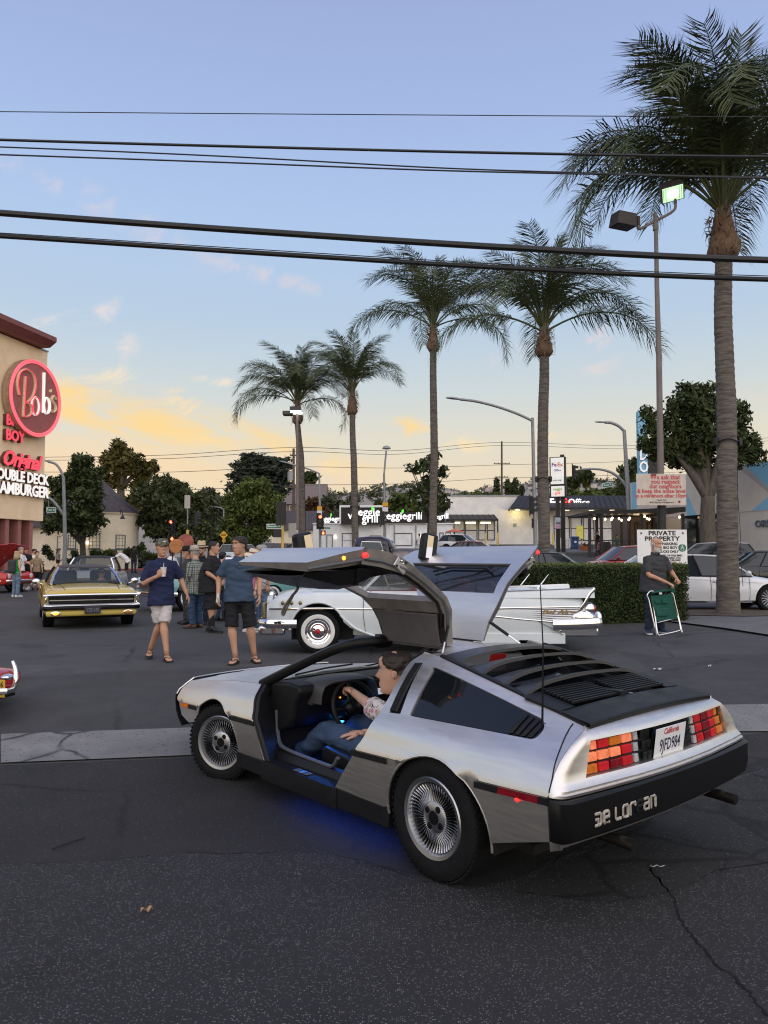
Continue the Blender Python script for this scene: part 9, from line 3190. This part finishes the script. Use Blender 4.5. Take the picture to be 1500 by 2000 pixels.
person('man in green plaid shirt and beige brimmed hat facing away',feet_at(381,1227),R(-118),1.74,SK_L,{'m':HAIR_GR,'style':'short'},{'m':plaid('green plaid',(.040,.058,.045),(.16,.18,.16),(.50,.52,.46)),'hem':.74,'sleeve':'long','fit':1.1,'collar':True},{'m':JEANS,'fit':1.08},('shoe',BRSHOE,mat('dark sole',(.04,.03,.025),.8,var=0)),{'L':((.24,.03,1.14),(.22,-.10,.90)),'R':((-.24,.0,1.14),(-.20,-.16,.92))},None,(R(-8),R(8)),1.15,.4,.04,extra=brim_hat(TANHAT,mat('grey band',(.22,.18,.15),.9,var=0),.145,.012,.105))
person('man in dark grey shirt and black cap half hidden behind the plaid shirt',feet_at(365,1219),R(-60),1.76,SK_M,{'m':HAIR_BK,'style':'short'},{'m':DKG_C,'hem':.74,'sleeve':'long','fit':1.1},{'m':DKG_C},('shoe',BKSHOE),None,None,(R(-10),R(5)),1.1,.3,extra=brim_hat(BLK_C,None,.13,.02,.09))
person('big man in black tee with shaved head and moustache facing right',feet_at(414,1235),R(78),1.85,SK_M,{'m':HAIR_BK,'style':'buzz','moustache':HAIR_BK},{'m':BLK_C,'hem':.76,'fit':1.1,'slen':.9},{'m':BLK_C,'len':'short','to':1.12,'fit':1.12},('shoe',BKSHOE),{'R':((-.26,-.02,1.14),(-.20,-.22,.98)),'L':((.26,-.02,1.14),(.20,-.22,.98))},{'R':((-.10,0,.90),(-.11,-.02,.49),(-.11,-.06,.075),-.1),'L':((.10,0,.90),(.11,.0,.49),(.12,.10,.075),.2)},(R(8),0),1.3,.8,extra=lambda root,Mh,P,A,k:[MB().tube([P((s*.108,-.03 if s<0 else .04,.44)),P((s*.112,-.06 if s<0 else .09,.10))],[.058,.048],12).build('black_sock',BLK_C,root)for s in(-1,1)])
person('man in black shirt with straw cowboy hat and dark sunglasses',tuple(gu(394,17.2)),R(8),1.84,SK_T,{'m':HAIR_DK,'style':'short','beard':HAIR_DK,'full':False},{'m':BLK_C,'hem':.78,'collar':True},{'m':JEANS_D},('shoe',BKSHOE),None,None,(0,0),1.05,.2,extra=many(brim_hat(STRAW,mat('black band',(.02,.02,.02),.8,var=0),.175,.012,.125),shades(SHADE)))
person('person in light blue shirt mostly hidden behind the big man in black',tuple(gu(434,18.2)),R(150),1.66,SK_L,{'m':HAIR_BK,'style':'short'},{'m':LBLUE_C,'hem':.80},{'m':JEANS},('shoe',BKSHOE),None,None,(R(20),0),1.1,.2,detail=.7)
person('woman in pink tank top with rosy hair and wide pale sun hat',tuple(gu(496,15.6)),R(-62),1.66,SK_L,{'m':HAIR_PK,'style':'long','len':.16},{'m':PINK_C,'hem':.84,'sleeve':'none'},{'m':JEANS},('shoe',WSHOE),None,None,(R(-10),R(-5)),.92,0,sex='f',extra=brim_hat(STRAW_L,mat('thin dark band',(.1,.06,.04),.8,var=0),.20,.075,.105,False,R(-10)))
person('grey haired man in pale floral shirt behind the sun hat woman',tuple(gu(512,16.4)),R(-40),1.80,SK_T,{'m':HAIR_GR,'style':'bushy'},{'m':floral('pale floral cloth',(.46,.47,.50),[(.16,.20,.34),(.40,.30,.12),(.20,.26,.20),(.5,.5,.52)],20),'hem':.80,'collar':True},{'m':JEANS_L},('shoe',BKSHOE),None,None,(R(-38),R(4)),1.0,.1)
person('person in white shirt with dark hair farther behind the paper cup man',tuple(gu(336,24.5)),R(65),1.78,SK_D,{'m':HAIR_BK,'style':'short'},{'m':WHITE_C,'hem':.80,'sleeve':'long'},{'m':WHITE_C},('shoe',WSHOE),{'R':((-.22,-.06,1.14),(-.10,-.26,1.05)),'L':((.22,-.06,1.14),(.10,-.26,1.05))},None,(0,R(12)),1,0,detail=.7)
def backpack(root,Mh,P,A,k):
 MB().box(P((0,.20,1.16)),(.30,.18,.46)).build('backpack',DKG_C,root,bevel=.06)
 for s in(-1,1):
  MB().tube(smooth_line([P((s*.11,.12,1.38)),P((s*.12,-.02,1.48)),P((s*.13,-.13,1.32)),P((s*.14,-.02,1.05)),P((s*.12,.12,1.0))],4),[(.018,.006)]*17,6).build('backpack_strap',DKG_C,root)
person('woman in green top and light jeans with a dark backpack',feet_at(31,1166),R(150),1.66,SK_L,{'m':HAIR_BL,'style':'long','len':.14},{'m':GREEN_C,'hem':.98,'sleeve':'none'},{'m':JEANS_L,'fit':1.2},('shoe',WSHOE),None,None,(R(10),0),.95,0,sex='f',detail=.7,extra=backpack)
person('grey haired man in white tee talking beside the red car',tuple(gu(41,30.5)),R(70),1.80,SK_L,{'m':HAIR_GR,'style':'short'},{'m':WHITE_C,'hem':.80},{'m':DKG_C},('shoe',BKSHOE),{'L':((.24,-.05,1.16),(.12,-.34,1.10)),'R':((-.24,-.02,1.14),(-.2,-.12,.9))},None,(R(10),0),1.05,.2,detail=.7)
person('man in black tee with dark red cap behind the white tee men',tuple(gu(53,32)),R(-10),1.80,SK_M,{'m':HAIR_BK,'style':'short'},{'m':BLK_C,'hem':.78},{'m':BLK_C,'len':'short'},('shoe',WSHOE),{'L':((.24,-.02,1.16),(.12,-.24,1.06)),'R':((-.24,-.02,1.16),(-.1,-.22,1.06))},None,(R(15),0),1.05,.1,detail=.7,extra=ball_cap(mat('cap red',(.16,.03,.03),.9,var=.1),MATS['cap red']if 'cap red' in MATS else BLK_C))
person('youth in white tee and blue shorts walking right of the group',feet_at(65,1144),R(62),1.70,SK_L,{'m':HAIR_BK,'style':'bushy'},{'m':WHITE_C,'hem':.80},{'m':cloth('steel blue',(.07,.10,.16)),'len':'short','to':.85},('shoe',WSHOE),None,{'R':((-.09,0,.90),(-.10,-.14,.50),(-.10,-.02,.09),0),'L':((.09,0,.90),(.10,-.02,.49),(.10,.16,.09),0)},(0,R(10)),.95,0,detail=.7)
person('child or youth in tan shirt hidden behind the walking youth',tuple(gu(73,31.5)),R(40),1.62,SK_L,{'m':HAIR_BK,'style':'bushy'},{'m':cloth('tan',(.30,.22,.14)),'hem':.80},{'m':BLK_C,'len':'short'},('shoe',BKSHOE),None,None,(0,0),.95,0,detail=.7)
person('man in white tee and black shorts bending over the car behind',feet_at(247,1131),R(-72),1.80,SK_D,{'m':HAIR_BK,'style':'buzz'},{'m':WHITE_C,'hem':.84},{'m':BLK_C,'len':'short','to':1.05},('shoe',BKSHOE),{'L':((.24,-.62,1.10),(.16,-.74,.90)),'R':((-.24,-.62,1.10),(-.16,-.74,.92))},None,(0,R(20)),1.1,.2,spine=[(0,.02,.90),(0,-.06,1.04),(0,-.20,1.17),(0,-.34,1.25),(0,-.44,1.30)],headpos=(0,-.58,1.38),detail=.7,extra=lambda root,Mh,P,A,k:[MB().tube([P((s*.108,.0,.34)),P((s*.112,.02,.10))],[.058,.050],12).build('black_sock',BLK_C,root)for s in(-1,1)])
person('man in black tee and dark jeans standing behind the bending man',feet_at(261,1120),R(170),1.80,SK_D,{'m':HAIR_BK,'style':'bushy'},{'m':BLK_C,'hem':.82},{'m':JEANS_D},('shoe',BKSHOE),{'L':((.25,-.02,1.14),(.12,-.20,1.0)),'R':((-.25,-.02,1.14),(-.12,-.20,1.0))},None,(R(30),R(12)),1.0,0,detail=.7)
person('far woman in black skirt walking by the cream wall',tuple(gu(114,56.5)),R(60),1.68,SK_L,{'m':HAIR_DK,'style':'long','len':.2},{'m':cloth('grey top',(.30,.29,.30)),'hem':.95},{'m':BLK_C,'len':'short','to':.6,'fit':1.2},('shoe',BKSHOE),None,{'R':((-.08,0,.90),(-.08,-.16,.50),(-.08,-.12,.09),0),'L':((.08,0,.90),(.08,.05,.50),(.08,.24,.12),0)},(0,R(10)),.85,0,sex='f',detail=.6)
person('bearded man in black tee looking down at his phone',tuple(gu(863,22.3)),R(-20),1.84,SK_T,{'m':HAIR_BR,'style':'buzz','beard':HAIR_BR},{'m':BLK_C,'hem':.80},{'m':JEANS_D},('shoe',BKSHOE),{'R':((-.25,-.05,1.12),(-.06,-.27,1.12)),'L':((.25,-.05,1.12),(.06,-.27,1.12))},None,(0,R(24)),1.15,.3,detail=.8,extra=lambda root,Mh,P,A,k:MB().box(P((0,-.36,1.17)),(.075,.012,.15),(R(-40),0,0)).build('phone',BLKS,root,bevel=.006))
person('far pedestrian in white clothes in front of the restaurant',tuple(gu(819,62)),R(20),1.76,SK_D,{'m':HAIR_BK,'style':'buzz'},{'m':WHITE_C,'hem':.8},{'m':WHITE_C},('shoe',WSHOE),None,None,(0,0),1,0,detail=.6)
person('man in black vest standing under the patio shelter',tuple(gu(1167,54.5)),R(10),1.78,SK_T,{'m':HAIR_BK,'style':'bushy'},{'m':BLK_C,'hem':.8,'sleeve':'none'},{'m':BLK_C},('shoe',BKSHOE),None,None,(R(20),0),1,0,detail=.6)
person('person in pink top seated low behind the patio rail',tuple(gu(1173,53.5)-V((0,0,.35))),R(-20),1.66,SK_L,{'m':HAIR_BR,'style':'long'},{'m':PINK_C,'hem':.8},{'m':BLK_C},('shoe',BKSHOE),None,None,(0,0),.95,0,sex='f',detail=.6)
person('person in teal shirt by the patio rail farther right',tuple(gu(1205,54.5)-V((0,0,.2))),R(30),1.70,SK_M,{'m':HAIR_DK,'style':'short'},{'m':cloth('teal',(.06,.15,.17)),'hem':.8},{'m':BLK_C},('shoe',BKSHOE),None,None,(0,0),1,0,detail=.6)
locO=feet_at(1280,1238)
person('elderly bald man with white beard leaning over a folded green chair',locO,R(16),1.80,SK_T,{'m':HAIR_WH,'style':'bald','beard':HAIR_WH,'brow':HAIR_GR},{'m':CHAR_C,'hem':.76,'slen':.85,'fit':1.08,'collar':True},{'m':JEANS_D,'fit':1.05},('shoe',NVSHOE,WSHOE),{'R':((-.20,-.12,1.08),(.04,-.36,.93)),'L':((.30,-.10,1.12),(.25,-.32,1.00))},{'R':((-.10,0,.90),(-.12,-.01,.49),(-.14,.0,.075),-.5),'L':((.10,0,.90),(.12,-.02,.49),(.16,.06,.075),.1)},(R(16),R(6)),1.26,.85,.10,hands={'R':{'curl':.85,'d':V((.6,-.5,-.45)),'n':V((.1,.3,-1)),'thumb':.7},'L':{'curl':.8,'n':V((-.3,.2,-1)),'thumb':.7}})
def folding_chair():
 y=12.95
 o=gp(1306,1240)
 o=V((o.x,o.y,o.z))
 y=o.y
 T=lambda u,v,dy=0.0:at(u,v,y+dy)-o
 rt=thing('folding_chair','folded green lawn chair with silver tube frame held by the elderly man','chair',tuple(o))
 AL=mat('aluminium tube',(.68,.69,.70),.25,1.0,var=.05)
 GC=mat('bottle green canvas',(.010,.085,.062),.85,var=.2,vs=8,bump=.2,bs=120)
 f1=smooth_line([T(1284,1245,-.06),T(1277,1218,-.04),T(1268,1176),T(1264,1163),T(1270,1155),T(1276,1155)],5)
 MB().tube(f1,.014,8).build('frame_tube',AL,rt)
 f2=smooth_line([T(1311,1158),T(1315,1162),T(1318,1176),T(1325,1205),T(1332,1235,-.04)],5)
 MB().tube(f2,.014,8).build('frame_tube',AL,rt)
 f3=smooth_line([T(1272,1168,.04),T(1278,1195,.02),T(1283,1232,-.08),T(1286,1240,-.09),T(1292,1240,-.09),T(1326,1232,-.07),T(1329,1226,-.06),T(1322,1196,.02),T(1313,1162,.06)],6)
 MB().tube(f3,.014,8).build('leg_loop',AL,rt)
 MB().tube([T(1284,1216,.02),T(1322,1207,.02)],.010,8).build('cross_bar',AL,rt)
 rows=[]
 for t in(0,.1,.5,.9,1):
  a,b=T(1270,1164).lerp(T(1284,1214),t),T(1312,1160).lerp(T(1322,1207),t)
  rows.append([a.lerp(b,q)+V((0,.02*math.sin(math.pi*q),0))for q in(0,.25,.5,.75,1)])
 MB().loft(rows).build('seat_canvas',GC,rt,solid=.012)
 for u0,u1,v0,v1 in((1279,1291,1172,1180),(1292,1303,1171,1179),(1281,1304,1189,1204)):
  m=MB()
  a=[T(u0,v0,-.03),T(u1,v0-1,-.03),T(u1+2,v1-1,-.03),T(u0+2,v1,-.03)]
  m.add(a+[p+V((0,.025,0))for p in a],[(0,1,2,3),(0,4,5,1),(1,5,6,2),(2,6,7,3),(3,7,4,0)])
  m.build('pocket',GC,rt,bevel=.012)
 MB().tube([T(1273,1158,-.02),T(1296,1154,-.02),T(1312,1152,.0)],[.020,.024,.022],8).build('rolled_arm',GC,rt)
 MB().tube([T(1313,1158,.12),T(1315,1140,.14)],.040,10).build('cup_holder',GC,rt)
 MB().box(T(1290,1159,-.06),(.05,.01,.035)).build('care_label',WHITE_C,rt)
folding_chair()
FLOR=floral('white floral cloth',(.66,.63,.62),[(.42,.10,.16),(.05,.05,.04),(.55,.22,.30),(.20,.22,.10),(.62,.60,.58)],36)
cyaw=DL_YAW+math.pi/2
Tcar=Matrix.Translation((DL_T[0],DL_T[1],0))@Matrix.Rotation(DL_YAW,4,'Z')
o=Tcar@V((.80,.38,0))
kk=1.80/1.75
CL=lambda x,y,z:((y-.38)/kk,-(x-.80)/kk,z/kk)
person('driver in white floral shirt and blue jeans at the wheel of the gullwing car',tuple(o),cyaw,1.80,SK_L,{'m':HAIR_DK,'style':'receding','off':.014},{'m':FLOR,'hem':.86,'slen':.95,'collar':True},{'m':JEANS,'fit':1.20},('shoe',BKSHOE),{'L':(CL(1.05,.45,.715),CL(1.345,.39,.775)),'R':(CL(.96,.27,.53),CL(1.09,.50,.54))},{'L':(CL(.83,.47,.375),CL(1.43,.53,.49),CL(1.80,.50,.285),0.0),'R':(CL(.83,.29,.375),CL(1.42,.24,.50),CL(1.80,.20,.285),0.0)},(R(40),R(2)),1.0,.25,0,spine=[CL(.80,.38,.37),CL(.78,.38,.47),CL(.775,.38,.60),CL(.785,.38,.715),CL(.815,.38,.80)],headpos=CL(.905,.37,.955),hscale=1.13,hands={'L':{'d':V((-.25,-.9,.10)),'n':V((0,-.35,-1)),'curl':1.05,'thumb':.9},'R':{'d':V((.55,-.82,-.10)),'n':V((0,-.1,-1)),'curl':.16,'thumb':.1}})
T2=charger_root.matrix_basis.copy()
T2=Matrix.Translation(charger_root.location)@Matrix.Rotation(charger_root.rotation_euler[2],4,'Z')
o=T2@V((-.05,.40,0))
C2=lambda x,y,z:(y-.40,-(x+.05),z)
person('driver in dark clothes and sunglasses inside the yellow car',tuple(o),charger_root.rotation_euler[2]+math.pi/2,1.75,SK_M,{'m':HAIR_BK,'style':'short'},{'m':BLK_C,'hem':.88},{'m':JEANS_D},('shoe',BKSHOE),{'L':(C2(.12,.62,.86),C2(.30,.46,.95)),'R':(C2(.12,.18,.86),C2(.30,.30,.95))},{'L':(C2(0,.48,.52),C2(.5,.48,.62),C2(.85,.48,.35),0),'R':(C2(0,.32,.52),C2(.5,.32,.62),C2(.85,.32,.35),0)},(0,0),1.0,.1,0,spine=[C2(-.06,.4,.50),C2(-.10,.4,.60),C2(-.12,.4,.72),C2(-.12,.4,.86),C2(-.10,.4,.96)],headpos=C2(-.04,.4,1.12),detail=.6,extra=shades(SHADE))
